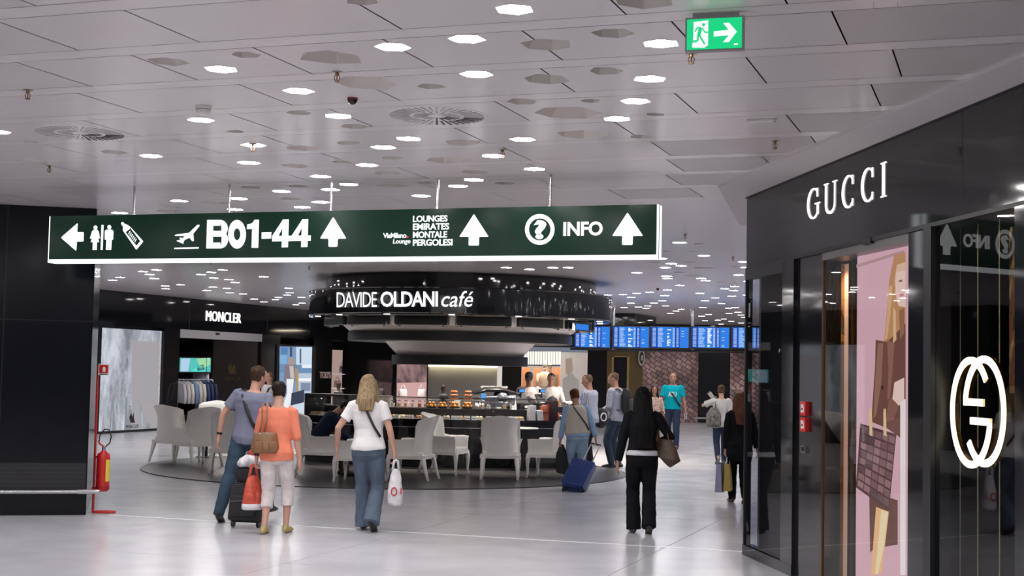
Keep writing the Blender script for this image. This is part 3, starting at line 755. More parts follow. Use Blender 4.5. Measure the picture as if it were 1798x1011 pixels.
# --- black pier with call points
pier = sbox(MB(), G, sP1, su(1440), -.05, -.02, 0, zf0 - .03).build("pier", M_black, shop)
for v_, lab in ((717, 'upper red square alarm call point on the black pier'), (745, 'lower red square alarm call point on the black pier')):
    t = thing('alarm_call_point', lab, 'alarm', (0, 0, 0), group='call points')
    s_a, s_b = su(1400, v_), su(1423, v_); cz = G.hit(1411, v_)[1]; hh = 0.062
    smid = (s_a + s_b) / 2; hs = .075
    sbox(MB(), G, smid - hs, smid + hs, -.02, .012, cz - hh, cz + hh).build('red_box', M_red, t)
    sbox(MB(), G, smid - hs * .5, smid + hs * .5, .012, .015, cz - hh * .58, cz + hh * .58).build('white_plate', M_white, t)
    MB().cyl(G.pt(smid, cz - .004, .014), G.pt(smid, cz - .004, .019), .012, n=14).build('button', M_dark, t)
    sbox(MB(), G, smid + hs * .2, smid + hs * .45, .015, .0165, cz + hh * .3, cz + hh * .5).build('mark', M_joint, t)
t = thing('door_switch', 'small metal key switch plate on the black pier', 'switch', (0, 0, 0))
smid, cz = G.hit(1410, 788)
sbox(MB(), G, smid - .06, smid + .06, -.02, .003, cz - .035, cz + .03).build('plate', M_chrome, t)
sbox(MB(), G, smid - .02, smid + .02, .003, .010, cz - .02, cz + .018).build('key_slot', M_dark, t)
# --- entrance: header, frame, gold column and backlit picture behind glass
sD0, sD1 = su(1440), su(1592)
ent = tag(thing('door_1', 'glazed boutique entrance with brass posts', 'door'), kind='structure')
zh1 = (G.hit(1447, 436)[1] + G.hit(1588, 401)[1]) / 2; zh0 = (G.hit(1447, 457)[1] + G.hit(1588, 424)[1]) / 2
sbox(MB(), G, sD0, sD1, -.22, -.01, zh0, zh1).build('header', mat('header_grey', (.16, .15, .15), .35), ent)
sbox(MB(), G, sD0, sD1, -.22, -.02, zh1, zf0 - .03).build('header_trim', M_dark, ent)
s_, z_ = G.hit(1525, 424)
sbox(MB(), G, s_ - .09, s_ + .09, -.01, .02, z_ - .02, z_ + .025).build('motion_sensor', M_dark, ent)
sbox(MB(), G, sD0, sD0 + .03, -.035, -.01, 0, zh0).build('door_frame', M_bronze, ent)
sbox(MB(), G, sD0, sD1, -.25, .0, 0.012, .035).build('threshold', M_gold, ent)
sgc0, sgc1 = su(1447, 700, -.3), su(1476, 700, -.3)
def gold_relief():
    M = bpy.data.materials.new('gold_relief'); M.use_nodes = True; nt = M.node_tree; b = nt.nodes['Principled BSDF']
    b.inputs['Base Color'].default_value = (.42, .27, .09, 1); b.inputs['Metallic'].default_value = 1; b.inputs['Roughness'].default_value = .18
    ge = nt.nodes.new('ShaderNodeNewGeometry'); wv = nt.nodes.new('ShaderNodeTexWave'); wv.wave_type = 'RINGS'; wv.inputs['Scale'].default_value = 3.2; wv.inputs['Distortion'].default_value = 3.5; wv.inputs['Detail'].default_value = 1.5
    nt.links.new(ge.outputs['Position'], wv.inputs['Vector']); bp = nt.nodes.new('ShaderNodeBump'); bp.inputs['Strength'].default_value = .9; bp.inputs['Distance'].default_value = .05
    nt.links.new(wv.outputs[0], bp.inputs['Height']); nt.links.new(bp.outputs[0], b.inputs['Normal'])
    return M
M_relief = gold_relief()
zmid = G.hit(1460, 600, -.3)[1]
sbox(MB(), G, sgc0, sgc1, -.5, -.3, zmid, zh0).build('brass_column_relief', M_relief, ent)
sbox(MB(), G, sgc0, sgc1, -.5, -.3, 0.012, zmid).build('brass_column', mat('bronze_smooth', (.20, .115, .04), .22, metal=1.0, bump=.1, bscale=3), ent)
for ua, ub, mm, nn0 in ((1478, 1488, mat('pink_wood_glow', (.6, .36, .26), .4, emit=(.75, .42, .28), es=.55), -.33), (1489, 1494, M_gold, -.28), (1494, 1500, mat('pink_wood_glow2', (.6, .36, .26), .4, emit=(.75, .42, .28), es=.55), -.33), (1500, 1504, M_gold, -.27)):
    sbox(MB(), G, su(ua, 700, nn0), su(ub, 700, nn0), nn0 - .06, nn0, .012, zh0).build('door_upright', mm, ent)  # pink wood panels emit their own glow instead of being lit
sbox(MB(), G, sD0 + .03, sD1, -.03, -.022, .035, zh0).build('pane', M_glass, ent)
# backlit campaign picture
PN = -.14
pic = thing('lightbox_poster', 'tall pink backlit fashion poster of a coat and crocodile bag', 'poster', (0, 0, 0))
def PE(c, s=1.0):
    return emat('print_%02d_%02d_%02d' % tuple(int(x * 99) for x in c), c, s)
zp0, zp1 = .03, G.hit(1546, 440, PN)[1]
sbox(MB(), G, su(1504, 700, PN), su(1594, 700, PN) + .25, PN - .08, PN, zp0, zp1).build('lightbox', PE((.80, .47, .52)), pic)
def cg(cx, cy): return (1420 + cx * 378 / 658, 430 + cy * 581 / 1011)
def PP(pts, k, c, name): ppoly(MB(), G, [cg(*p) for p in pts], PN + .001 * k, .0008).build(name, PE(c), pic)
PP([(146, 60), (292, 15), (292, 24), (146, 70)], 1, (.55, .33, .34), 'print_band')
PP([(262, 30), (296, 22), (296, 300), (262, 300), (230, 298), (238, 215), (246, 110)], 2, (.62, .30, .14), 'hair_print')
PP([(270, 60), (296, 52), (296, 120), (268, 150), (262, 110)], 3, (.85, .55, .38), 'hair_print')
PP([(268, 82), (296, 78), (296, 190), (275, 186), (265, 150)], 4, (.95, .66, .55), 'face_print')
PP([(275, 108), (286, 106), (286, 112), (276, 113)], 8, (.25, .13, .10), 'eye_print')
PP([(278, 150), (290, 148), (290, 156), (279, 158)], 8, (.78, .25, .24), 'lips_print')
PP([(244, 130), (256, 120), (250, 210), (240, 285), (233, 290), (240, 210)], 6, (.80, .46, .22), 'hair_strand_print')
PP([(258, 190), (266, 200), (268, 290), (258, 300)], 6, (.85, .52, .27), 'hair_strand_print')
PP([(276, 200), (292, 192), (292, 268), (280, 290)], 6, (.36, .17, .09), 'hair_strand_print')
PP([(222, 430), (229, 430), (229, 441), (222, 441)], 8, (.08, .03, .03), 'button_print')
PP([(226, 500), (233, 500), (232, 510), (226, 510)], 8, (.08, .03, .03), 'button_print')
PP([(205, 290), (240, 296), (296, 240), (296, 600), (240, 560), (192, 540), (196, 470), (203, 370)], 3, (.20, .085, .065), 'coat_print')
PP([(212, 300), (228, 300), (222, 420), (206, 520), (198, 530), (202, 430)], 5, (.36, .17, .12), 'coat_fold_print')
PP([(240, 290), (262, 300), (255, 400), (248, 470), (240, 470), (244, 380)], 5, (.33, .15, .11), 'coat_fold_print')
PP([(245, 475), (275, 440), (285, 470), (258, 535), (235, 540)], 6, (.30, .13, .10), 'coat_cuff_print')
PP([(262, 420), (292, 405), (292, 485), (275, 490), (256, 470)], 7, (.97, .68, .58), 'hand_print')
PP([(185, 750), (272, 780), (272, 915), (232, 922), (205, 920), (188, 940)], 3, (.17, .07, .05), 'coat_skirt_print')
PP([(206, 800), (245, 815), (228, 960), (222, 1005), (190, 1008), (192, 985)], 4, (1.0, .55, .26), 'leg_print')
PP([(222, 810), (243, 815), (228, 930), (212, 1005), (203, 1005)], 5, (1.0, .80, .48), 'leg_highlight_print')
PP([(158, 545), (268, 578), (245, 812), (144, 740)], 6, (.12, .055, .06), 'bag_print')
random.seed(3)
for r in range(8):                         # crocodile scale rows
    for cidx in range(5):
        fx, fy = .05 + cidx * .19, .04 + r * .118
        def bq(x, y):
            tx = (158 + 110 * x, 545 + 33 * x); bx = (144 + 101 * x, 740 + 72 * x)
            return (tx[0] * (1 - y) + bx[0] * y, tx[1] * (1 - y) + bx[1] * y)
        c_ = random.uniform(.12, .34)
        PP([bq(fx, fy), bq(fx + .165, fy), bq(fx + .165, fy + .09), bq(fx, fy + .09)], 7, (c_ * 1.15, c_ * .62, c_ * .62), 'bag_scale_print')
for x0 in (185, 228):
    PP([(x0, 500), (x0 + 8, 500), (x0 + 10, 585), (x0 + 1, 580)], 8, (.85, .62, .34), 'bag_handle_print')
PP([(280, 480), (296, 470), (296, 1008), (280, 1008)], 9, (1.0, .86, .84), 'print_glow')
# --- dark glass pier, black mullion, show window
sW0, sW1, sW2, sW3 = su(1592), su(1628), su(1641), su(1787)
sbox(MB(), G, sW0, sW1, -.05, -.01, 0, zf0 - .03).build('pier', M_black, shop)
sbox(MB(), G, sW1, sW2, -.12, .03, 0, zf0 - .03).build('mullion', M_dark, shop)
sbox(MB(), G, sW3, sW3 + .35, -.12, .02, 0, zf0 - .03).build('pier', M_black, shop)
sbox(MB(), G, sW3 + .35, S_END, -.12, 0, 0, zf0 - .03).build('pier', M_black, shop)
win = tag(thing('window_2', 'dark boutique show window', 'window'), kind='structure')
sbox(MB(), G, sW2, sW3, -.012, -.004, .03, zf0 - .03).build('pane', M_glass, win)
sbox(MB(), G, sW2, sW3, -1.0, -.95, .03, zf0 - .03).build('back_panel', mat('window_back', (.018, .018, .022), .3), win)
sbox(MB(), G, su(1772, 600, -.5), sW3 + .2, -.6, -.5, G.hit(1780, 690, -.5)[1], zf0 - .03).build('brass_column_relief', M_relief, win)
for u in (1657, 1686, 1717, 1755):
    s_ = su(u, 700, -.2)
    MB().cyl(G.pt(s_, .02, -.2), G.pt(s_, zf0 - .03, -.2), .004, n=6).build('brass_wire', mat('wire_brass', (.75, .6, .35), .3, metal=1.0), win)
# interlocking neon monogram
LN = -.10
logo = thing('neon_monogram', 'glowing oval monogram of two interlocked letters in the dark window', 'sign', (0, 0, 0))
M_neon = emat('neon_warm', (1.0, .90, .66), 3.0)
def gl_letter(uc, u_half, v0, v1, flip):
    s_c, z_c = G.hit(uc, (v0 + v1) / 2, LN); s_l = G.hit(uc - u_half, (v0 + v1) / 2, LN)[0]; s_r = G.hit(uc + u_half, (v0 + v1) / 2, LN)[0]
    rx = (s_r - s_l) / 2; s_c = (s_l + s_r) / 2; rz = (G.hit(uc, v0, LN)[1] - G.hit(uc, v1, LN)[1]) / 2
    T = .024; k_ = -1 if flip else 1
    P = []
    for i in range(45):
        an = math.radians(38) + (math.radians(345) - math.radians(38)) * i / 44
        P.append((s_c + k_ * (rx - T) * math.cos(an), z_c + k_ * (rz - T) * math.sin(an)))
    e = P[-1]; P.append((e[0], z_c - k_ * .06)); 
    bar = [(e[0] + k_ * T, z_c - k_ * .055), (s_c + k_ * .0, z_c - k_ * .055)]
    for PP_, nm in ((P, 'curve_tube'), (bar, 'bar_tube')):
        n = len(PP_); L, R_ = [], []
        for i, p in enumerate(PP_):
            q = Vector(PP_[min(i + 1, n - 1)]) - Vector(PP_[max(i - 1, 0)]); q.normalize(); nn_ = Vector((-q.y, q.x))
            # horizontal strokes of the oval are as tall as the vertical ones are wide
            L.append(Vector(p) + nn_ * T); R_.append(Vector(p) - nn_ * T)
        nf = LN + (.004 if flip else 0)
        vs = [G.pt(*x, nf + .012) for x in L] + [G.pt(*x, nf + .012) for x in R_] + [G.pt(*x, nf) for x in L] + [G.pt(*x, nf) for x in R_]
        fs = []; side = []
        for i in range(n - 1):
            fs += [(i, i + 1, n + i + 1, n + i)]; side += [(2 * n + i, 2 * n + i + 1, i + 1, i), (n + i, n + i + 1, 3 * n + i + 1, 3 * n + i)]
        MB().add(vs, fs + side).build(nm, M_neon, logo)
        rim = [G.pt(*x, nf - .002) for x in L] + [G.pt(*x, nf - .002) for x in R_] + [G.pt(*x, nf - .03) for x in L] + [G.pt(*x, nf - .03) for x in R_]
        MB().add(rim, fs + side).build('brass_rim', M_gold, logo)
gl_letter(1707, 36, 626, 822, False)
gl_letter(1731, 37, 624, 820, True)
# unseen spots added to brighten the brass column, show window and corner bay
for k, (u, n_, e_) in enumerate(((1462, -.20, 9), (1700, -.55, 10), (1350, -.35, 7))):
    ld = bpy.data.lights.new('shop_fill_spot', 'SPOT'); ld.energy = e_ * 6; ld.color = (1, .78, .52) if k < 2 else (1, .95, .9); ld.spot_size = 1.6; ld.spot_blend = .6; ld.shadow_soft_size = .04
    lo = bpy.data.objects.new('shop_fill_spot', ld); COL.objects.link(lo); lo.location = G.pt(su(u, 700, n_), zf0 - .06, n_)
# white plaster soffit along the shop front
L0 = Vector((1.98, 13.72)); L1 = Vector((2.84, 7.87)); dL = (L1 - L0).normalized()
so = [L0, L0 + dL * 13, L0 + dL * 13 + Vector((3, 0)), Vector((6.5, 17.5)), Vector((2.75, 17.2))]
n = len(so)
sof = struct(MB().add([(p.x, p.y, CEIL - .022) for p in so] + [(p.x, p.y, CEIL + .02) for p in so], [tuple(range(n - 1, -1, -1))] + [(i, (i + 1) % n, (i + 1) % n + n, i + n) for i in range(n)]).build('trim_3', mat('soffit_plaster', (.66, .61, .62), .6)))
# ================================================================== LEFT SHOP ROW
W = VP((-10.35, 35.8), (-10.35 + .33 * 19, 35.8 + .944 * 19))
def wu(u, v=690, n=0.0): return W.hit(u, v, n)[0]
zW = W.hit(200, 571)[1]
M_shopdark = mat('shop_dark', (.010, .009, .010), .12, spec=.4)
wl = struct(sbox(MB(), W, -4, 21, -.2, 0, zW, CEIL).build('wall_left', M_black))
sA, sB = wu(313), wu(457)
for a_, b2 in ((-4, wu(176)), (wu(286), sA), (sB, wu(490)), (wu(549), wu(582)), (wu(609), 21)):
    sbox(MB(), W, a_, b2, -.2, -.01, 0, zW).build('wall_pier', M_shopdark, wl)
for u in (333, 470, 545):
    s_ = wu(u, 540); sbox(MB(), W, s_ - .008, s_ + .008, 0, .003, zW, CEIL).build('panel_joint', M_joint, wl)
def frost_mat(name, c0, c1, s, sc=1.2):
    M = bpy.data.materials.new(name); M.use_nodes = True; nt = M.node_tree; b = nt.nodes['Principled BSDF']
    ge = nt.nodes.new('ShaderNodeNewGeometry'); n1 = nt.nodes.new('ShaderNodeTexNoise'); n1.inputs['Scale'].default_value = sc; n1.inputs['Detail'].default_value = 10; n1.inputs['Roughness'].default_value = .75
    mp = nt.nodes.new('ShaderNodeMapping'); mp.inputs['Scale'].default_value = (1, 1, .45)
    nt.links.new(ge.outputs['Position'], mp.inputs[0]); nt.links.new(mp.outputs[0], n1.inputs['Vector'])
    cr = nt.nodes.new('ShaderNodeValToRGB'); cr.color_ramp.elements[0].position = .40; cr.color_ramp.elements[0].color = (*c0, 1); cr.color_ramp.elements[1].position = .60; cr.color_ramp.elements[1].color = (*c1, 1)
    nt.links.new(n1.outputs[0], cr.inputs[0]); nt.links.new(cr.outputs[0], b.inputs['Emission Color']); b.inputs['Emission Strength'].default_value = s
    b.inputs['Base Color'].default_value = (.2, .2, .2, 1); b.inputs['Roughness'].default_value = .3
    return M
win3 = tag(thing('window_3', 'frosted backlit shop window', 'window'), kind='structure')
plane_box(MB(), W, 177, 575, 285, 762, -.16, -.10, -.10).build('frosted_print', frost_mat('frost_left', (.22, .23, .25), (.80, .80, .85), 1.0), win3)
ppoly(MB(), W, [(231, 598), (279, 600), (277, 762), (231, 763)], -.098, .003).build('print_panel', emat('pale_pink_print', (.60, .54, .54), .9), win3)
random.seed(11)
for k in range(26):                        # frost crystals along the foot of the pane
    u = random.uniform(180, 284); h = random.uniform(12, 60) * (1.25 - abs(u - 232) / 120)
    ppoly(MB(), W, [(u - 4, 760), (u + 4, 760), (u + 1.5 + random.uniform(-2, 2), 760 - h), (u - 1, 760 - h * 1.05)], -.095 + k * .0004, .002).build('frost_print', emat('frost_%d' % (k % 3), ((.45, .46, .48), (.60, .61, .64), (.74, .75, .78))[k % 3], .8), win3)
wall_text(W, 'MONCLER', 221, 746, 243, 752, -.08, mat('print_dark', (.08, .05, .04), .5), win3)
ppoly(MB(), W, [(229, 742), (227, 732), (231, 724), (232, 732), (235, 724), (235, 734), (237, 742)], -.08, .002).build('emblem', MATS['print_dark'], win3)
s0_, s1_ = wu(176), wu(286)
sbox(MB(), W, s0_, s1_, -.02, -.012, .05, zW).build('pane', M_glass, win3)
sbox(MB(), W, s0_, s1_, -.2, 0, 0, .06).build('window_frame', M_dark, win3)
# doorway
dw = tag(thing('door_2', 'dark open shop doorway', 'door'), kind='structure')
hz0, hz1 = W.hit(385, 596)[1], W.hit(385, 582)[1]
sbox(MB(), W, sA, sB, -.25, -.02, hz1, zW).build('header_trim', M_dark, dw)
sbox(MB(), W, sA, sB, -.25, .01, hz0, hz1).build('header', mat('header_pale', (.42, .41, .42), .4), dw)
s_, z_ = W.hit(381, 586); sbox(MB(), W, s_ - .08, s_ + .08, .01, .05, z_ - .03, z_ + .03).build('motion_sensor', M_dark, dw)
sbox(MB(), W, sA - 12, sB + 16, -6.1, -6.0, 0, CEIL).build('interior_back_wall', M_shopdark, dw)
sbox(MB(), W, sA - 12, sB + 16, -6.1, -.2, zW - .05, zW).build('interior_ceiling', M_dark, dw)
leafS = wu(376)
sbox(MB(), W, leafS, sB, -.12, -.07, 0, hz0).build('door_leaf', mat('door_leaf_dark', (.012, .010, .009), .2), dw)
wall_text(W, 'MONCLER', 394, 662, 423, 669, -.07, mat('dim_gold', (.10, .07, .03), .4, metal=.6), dw)
ppoly(MB(), W, [(402, 656), (400, 645), (405, 636), (408, 646), (412, 637), (413, 648), (415, 656)], -.07, .003).build('emblem', MATS['dim_gold'], dw)
IV = VP(tuple(aty(316, 640, 39.5)[:2]), tuple(aty(376, 640, 40.5)[:2]))
t = thing('wall_screen', 'bright turquoise wall screen above the coat rail inside the dark shop', 'screen')
plane_box(MB(), IV, 314, 626, 371, 655, -.08, 0).build('casing', M_dark, t)
plane_box(MB(), IV, 316, 628, 369, 653, 0, .01).build('screen', emat('scr_teal', (.10, .55, .50), 1.0), t)
for pts, c in (([(318, 630), (334, 629), (330, 652), (317, 652)], (.45, .62, .80)), ([(345, 629), (369, 628), (369, 640), (352, 648)], (.35, .70, .40)), ([(336, 652), (350, 640), (360, 652)], (.10, .75, .65)), ([(346, 642), (358, 640), (358, 650), (346, 651)], (.03, .08, .10)), ([(362, 628), (363, 628), (363, 653), (362, 653)], (.01, .03, .04))):
    ppoly(MB(), IV, pts, .011, .002).build('picture', emat('scr_%d' % int(c[0] * 100 + c[1] * 10), c, 1.0), t)
def mannequin(P, h, face, label, top=(.7, .6, .5), bot=(.1, .1, .1), base=0.0):
    t = thing('mannequin', label, 'mannequin', P, face)
    k = h / 1.8; mb = MB()
    mb.ell((0, 0, 1.69 * k), .075 * k, .09 * k, .11 * k); mb.cyl((0, 0, 1.45 * k), (0, 0, 1.63 * k), .05 * k)
    mb.build('head', mat('mannequin_pale', (.75, .62, .50), .4), t, smooth='all')
    mb = MB().tube([(0, 0, z * k) for z in (.85, 1.0, 1.2, 1.38, 1.47)], [(.16 * k, .1 * k), (.15 * k, .1 * k), (.17 * k, .11 * k), (.20 * k, .10 * k), (.09 * k, .07 * k)], 14, ref=(1, 0, 0))
    for s in (-1, 1): mb.tube([(s * .19 * k, 0, 1.41 * k), (s * .24 * k, .02, 1.12 * k), (s * .23 * k, -.06, .85 * k)], [.06 * k, .05 * k, .04 * k], 10)
    mb.build('garment', mat('man_%d' % int(top[0] * 1000 + top[1] * 100), top, .7), t, smooth='all')
    mb = MB()
    for s in (-1, 1): mb.tube([(s * .08 * k, 0, .88 * k), (s * .1 * k, 0, .45 * k), (s * .1 * k, 0, 0.03)], [.09 * k, .065 * k, .05 * k], 10)
    mb.build('legs', mat('man_b%d' % int(bot[0] * 1000), bot, .7), t, smooth='all')
    MB().lathe([(.001, .03), (.22, .03), (.22, 0), (.001, 0)], 20).build('stand_plate', M_chrome, t)
    return t
# coats on a rail under the screen
t = thing('coat_rail', 'dark clothes rail inside the shop below the screen', 'rail')
ra, rb = aty(312, 666, 39.3), aty(374, 667, 40.2)
MB().cyl(ra, rb, .02).build('rail_bar', M_chrome, t)
for e in (ra, rb): MB().cyl((e.x, e.y, 0), e, .02).build('upright', M_chrome, t)
CC = [(.55, .55, .60), (.62, .58, .54), (.66, .62, .58), (.18, .28, .45), (.62, .6, .6), (.68, .62, .55), (.03, .05, .14), (.02, .03, .10), (.015, .02, .06)]
CN = ['pale grey', 'cream', 'light beige', 'mid blue', 'off-white', 'ivory', 'navy', 'dark navy', 'blue-black']
for k, (c, nme) in enumerate(zip(CC, CN)):
    f = (k + .5) / 9; p = ra.lerp(rb, f); d = (rb - ra).normalized(); yaw = math.atan2(d.y, d.x)
    t = thing('hanging_coat', nme + ' quilted coat hanging on the shop rail', 'coat', (p.x, p.y, p.z), yaw, group='coats on the shop rail')
    mm = mat('coat_%d' % k, c, .6, bump=.3, bscale=8)
    mb = MB().tube([(0, 0, -.04), (0, 0, -.12), (0, 0, -.35), (0, 0, -.62)], [(.02, .05), (.05, .20), (.055, .24), (.06, .25)], 12, ref=(1, 0, 0))
    mb.build('body', mm, t, smooth='all')
    for s in (-1, 1):
        MB().tube([(0, s * .19, -.13), (.0, s * .27, -.4), (0, s * .26, -.66)], [.055, .05, .045], 8).build('sleeve', mm, t, smooth='all')
    MB().tube([(0, 0, -.04), (0, 0, .0), (0, .02, .03), (0, 0, .045)], .006, 6).build('hanger_hook', M_chrome, t)
pm = aty(346, 690, 40.6); mannequin((pm.x + .1, pm.y, 0), 1.98, 2.6, 'white headed shop mannequin before the turquoise screen', (.6, .6, .65), (.3, .3, .35))
tag(bpy.data.objects.get('mannequin'), None)
# shop name
t = thing('shop_sign', 'lit white seven-letter shop name on the distant dark fascia', 'sign')
wall_text(W, 'MONCLER', 0, 0, 0, 0, .0, M_brand, t, bold=.0, spacing=1.05, th=.03, quad=((361, 563), (422, 569), (361, 545)))
# lit advertising column
ad = thing('advertising_screen', 'tall blue-white backlit fashion picture beside the dark shop doors', 'screen')
plane_box(MB(), W, 487, 604, 551, 732, -.2, .03, .03).build('casing', M_dark, ad)
def AP(pts, k, c, nm='picture'): ppoly(MB(), W, pts, .03 + k * .003, .002).build(nm, emat('ad_%d_%d' % (int(c[0] * 100), int(c[2] * 100)), c, 1.0), ad)
AP([(491, 608), (548, 609), (546, 728), (490, 728)], 1, (.20, .33, .55))
AP([(520, 609), (548, 609), (547, 640), (520, 640)], 2, (.60, .72, .85)); AP([(491, 640), (548, 641), (547, 655), (491, 654)], 2, (.16, .28, .48))
AP([(522, 655), (547, 655), (546, 690), (524, 690)], 2, (.50, .58, .68)); AP([(491, 700), (546, 702), (546, 728), (490, 728)], 2, (.62, .72, .82))
AP([(506, 628), (516, 628), (517, 640), (507, 641)], 4, (.42, .30, .25), 'figure_print'); AP([(500, 640), (520, 640), (523, 668), (498, 670)], 4, (.22, .20, .24), 'figure_print')
AP([(493, 610), (505, 610), (505, 622), (493, 622)], 3, (.10, .22, .50)); AP([(526, 612), (529, 612), (529, 638), (526, 638)], 3, (.12, .16, .22)); AP([(509, 609), (513, 609), (513, 626), (509, 626)], 3, (.08, .09, .12))
AP([(491, 624), (504, 624), (503, 638), (491, 638)], 3, (.22, .42, .72)); AP([(530, 640), (547, 640), (547, 646), (530, 646)], 3, (.80, .86, .92)); AP([(524, 664), (546, 664), (546, 669), (524, 669)], 3, (.88, .91, .95)); AP([(528, 672), (545, 672), (545, 686), (528, 687)], 3, (.22, .28, .38))
AP([(508, 642), (515, 642), (517, 664), (510, 664)], 5, (.55, .50, .46), 'figure_print'); AP([(518, 645), (524, 650), (524, 690), (519, 690)], 5, (.40, .30, .18), 'figure_print'); AP([(491, 690), (500, 690), (499, 728), (490, 728)], 3, (.35, .48, .62))
AP([(503, 665), (516, 665), (512, 700), (500, 725), (497, 712), (504, 690)], 5, (.85, .86, .88), 'figure_print'); AP([(512, 690), (534, 684), (534, 706), (510, 712)], 6, (.05, .06, .10), 'bag_print')
# TOD'S pier and lit showcase
t = thing('shop_sign', "small bronze shop lettering on a dark pier beside the pink showcase", 'sign')
wall_text(W, "TOD'S", 561, 652, 580, 664, .0, mat('bronze_letters', (.55, .42, .36), .4, emit=(.4, .3, .25), es=.35), t, th=.02)
win4 = tag(thing('window_4', 'narrow lit pink showcase', 'window'), kind='structure')
plane_box(MB(), W, 583, 614, 608, 730, -.62, -.6, -.6).build('back_panel', emat('showcase_pink', (.62, .42, .36), .9), win4)
for v in (656, 681):
    plane_box(MB(), W, 583, v, 608, v + 1.5, -.6, -.1, -.3).build('shelf', emat('shelf_glow', (.85, .66, .58), .9), win4)
sbox(MB(), W, wu(582), wu(609), -.03, -.02, .05, zW).build('pane', M_glass, win4)
def handbag(P, w_, h_, d_, c, label, yaw=0.0, group=None):
    t = thing('handbag', label, 'bag', P, yaw, group)
    mm = mat('hb_%d_%d_%d' % tuple(int(x * 100) for x in c), c, .4)
    MB().tube([(0, 0, 0.0), (0, 0, h_ * .12), (0, 0, h_ * .8), (0, 0, h_)], [(w_ * .46, d_ * .5), (w_ * .5, d_ * .5), (w_ * .42, d_ * .3), (w_ * .38, d_ * .14)], 14, ref=(1, 0, 0)).build('body', mm, t, smooth='all')
    MB().tube([(w_ * .22 * math.cos(a), 0, h_ + h_ * .55 * math.sin(a) - .01) for a in [PI * i / 8 for i in range(9)]], .012, 6).build('handle', mm, t)
    return t
for u, v, c, lab in ((601, 655, (.75, .7, .68), 'pale handbag on the upper shelf of the pink showcase'), (592, 680, (.7, .55, .5), 'blush handbag on the lower shelf of the pink showcase')):
    s_, z_ = W.hit(u, v, -.3); P = W.pt(s_, z_, -.3); handbag(P, .28, .24, .14, c, lab, .6)

# ================================================================== BACK WALL
B = VP((-8.0, 53.0), (16.0, 53.0))
def bu(u, v=690): return B.hit(u, v)[0]
bw = struct(sbox(MB(), B, -2, bu(915), -.3, -.1, 0, CEIL).build('wall_back', M_shopdark))
sbox(MB(), B, bu(1031), bu(1500), -.3, -.1, 0, CEIL).build('wall_panel', M_shopdark, bw)
sbox(MB(), B, -2, bu(1500), -.1, .0, B.hit(1100, 612)[1], CEIL).build('fascia', M_black, bw)
# pink handbag window
win5 = tag(thing('window_5', 'pink lit handbag window', 'window'), kind='structure')
plane_box(MB(), B, 697, 633, 751, 730, -.1, -.06).build('back_panel', frost_mat('pink_marble', (.10, .05, .055), (.62, .38, .36), .8, .9), win5)
ppoly(MB(), B, [(697, 672), (751, 671), (751, 730), (697, 730)], -.058, .01).build('lit_niche', emat('niche_pink', (.70, .42, .40), .9), win5)
plane_box(MB(), B, 697, 698, 751, 701, -.06, .5).build('shelf', emat('niche_shelf', (.85, .6, .56), .7), win5)
for u, lab in ((708, 'small white handbag in the pink window'), (741, 'white handbag at the edge of the pink window')):
    s_, z_ = B.hit(u, 697); handbag(B.pt(s_, z_, .2), .34, .3, .16, (.85, .82, .8), lab)
for u, v, e_ in ((724, 645, 30),):
    ld = bpy.data.lights.new('niche_fill_spot', 'SPOT'); ld.energy = e_ * 3; ld.spot_size = 1.8; ld.spot_blend = .5; ld.color = (1, .85, .8); ld.shadow_soft_size = .02; lo = bpy.data.objects.new('niche_fill_spot', ld); COL.objects.link(lo); s_, z_ = B.hit(u, v); lo.location = B.pt(s_, z_, .7)  # unseen spot added to brighten the white handbags
# bright fashion shop seen past the bar
shop2 = tag(thing('window_6', 'bright shop interior with slatted canopy', 'window'), kind='structure')
plane_box(MB(), B, 884, 640, 986, 745, -2.6, -2.5, -2.5).build('back_wall', emat('warm_wall_glow', (.62, .50, .42), .9), shop2)  # wall emits its own glow in place of interior lighting
for k in range(14):
    u = 921 + k * 4.6
    plane_box(MB(), B, u, 617, u + 3.2, 640, -1.2, -1.05, -1.1).build('slat', emat('slat_glow', (1.0, .92, .80), 1.15), shop2)
plane_box(MB(), B, 915, 640, 990, 643, -1.2, -1.0, -1.1).build('slat_rail', M_dark, shop2)
for k, u in enumerate((917, 937, 957, 972)):
    plane_box(MB(), B, u, 645, u + 11, 745, -2.4, -2.3, -2.3).build('wood_panel', mat('orange_wood', (.45, .17, .07), .5, emit=(.5, .2, .09), es=.5), shop2)  # wood colour is also emitted, standing in for interior light
plane_box(MB(), B, 985, 618, 1030, 745, -.3, -.1).build('print_panel', frost_mat('beige_print', (.36, .31, .28), (.50, .44, .40), .8, .5), shop2)
ppoly(MB(), B, [(993, 630), (1004, 628), (1006, 648), (1000, 660), (993, 655)], -.09, .01).build('figure_print', emat('print_skin', (.42, .31, .26), .8), shop2)
ppoly(MB(), B, [(988, 665), (1004, 655), (1016, 668), (1018, 740), (988, 740)], -.085, .01).build('figure_print', emat('print_coat', (.38, .34, .32), .8), shop2)
sbox(MB(), B, bu(884), bu(986), -2.6, 0, -.1, .02).build('shop_floor', M_floor, shop2)
for u, dx, h_, lab in ((957, 0, 2.15, 'cream dressed mannequin with bald head behind the baristas'), (967, .1, 2.1, 'second bald mannequin half hidden behind the first')):
    s_ = bu(u); p = B.pt(s_, 0.02, -.7 - dx * 8); mannequin((p.x, p.y, .02), h_, PI, lab, (.62, .48, .36), (.3, .25, .2))
ld = bpy.data.lights.new('shop_fill_light', 'AREA'); ld.energy = 260; ld.color = (1, .86, .7); ld.size = 1.5; lo = bpy.data.objects.new('shop_fill_light', ld); COL.objects.link(lo); lo.location = (B.pt(bu(955), 3.2, -.35))  # unseen area light added so the mannequins are not silhouettes
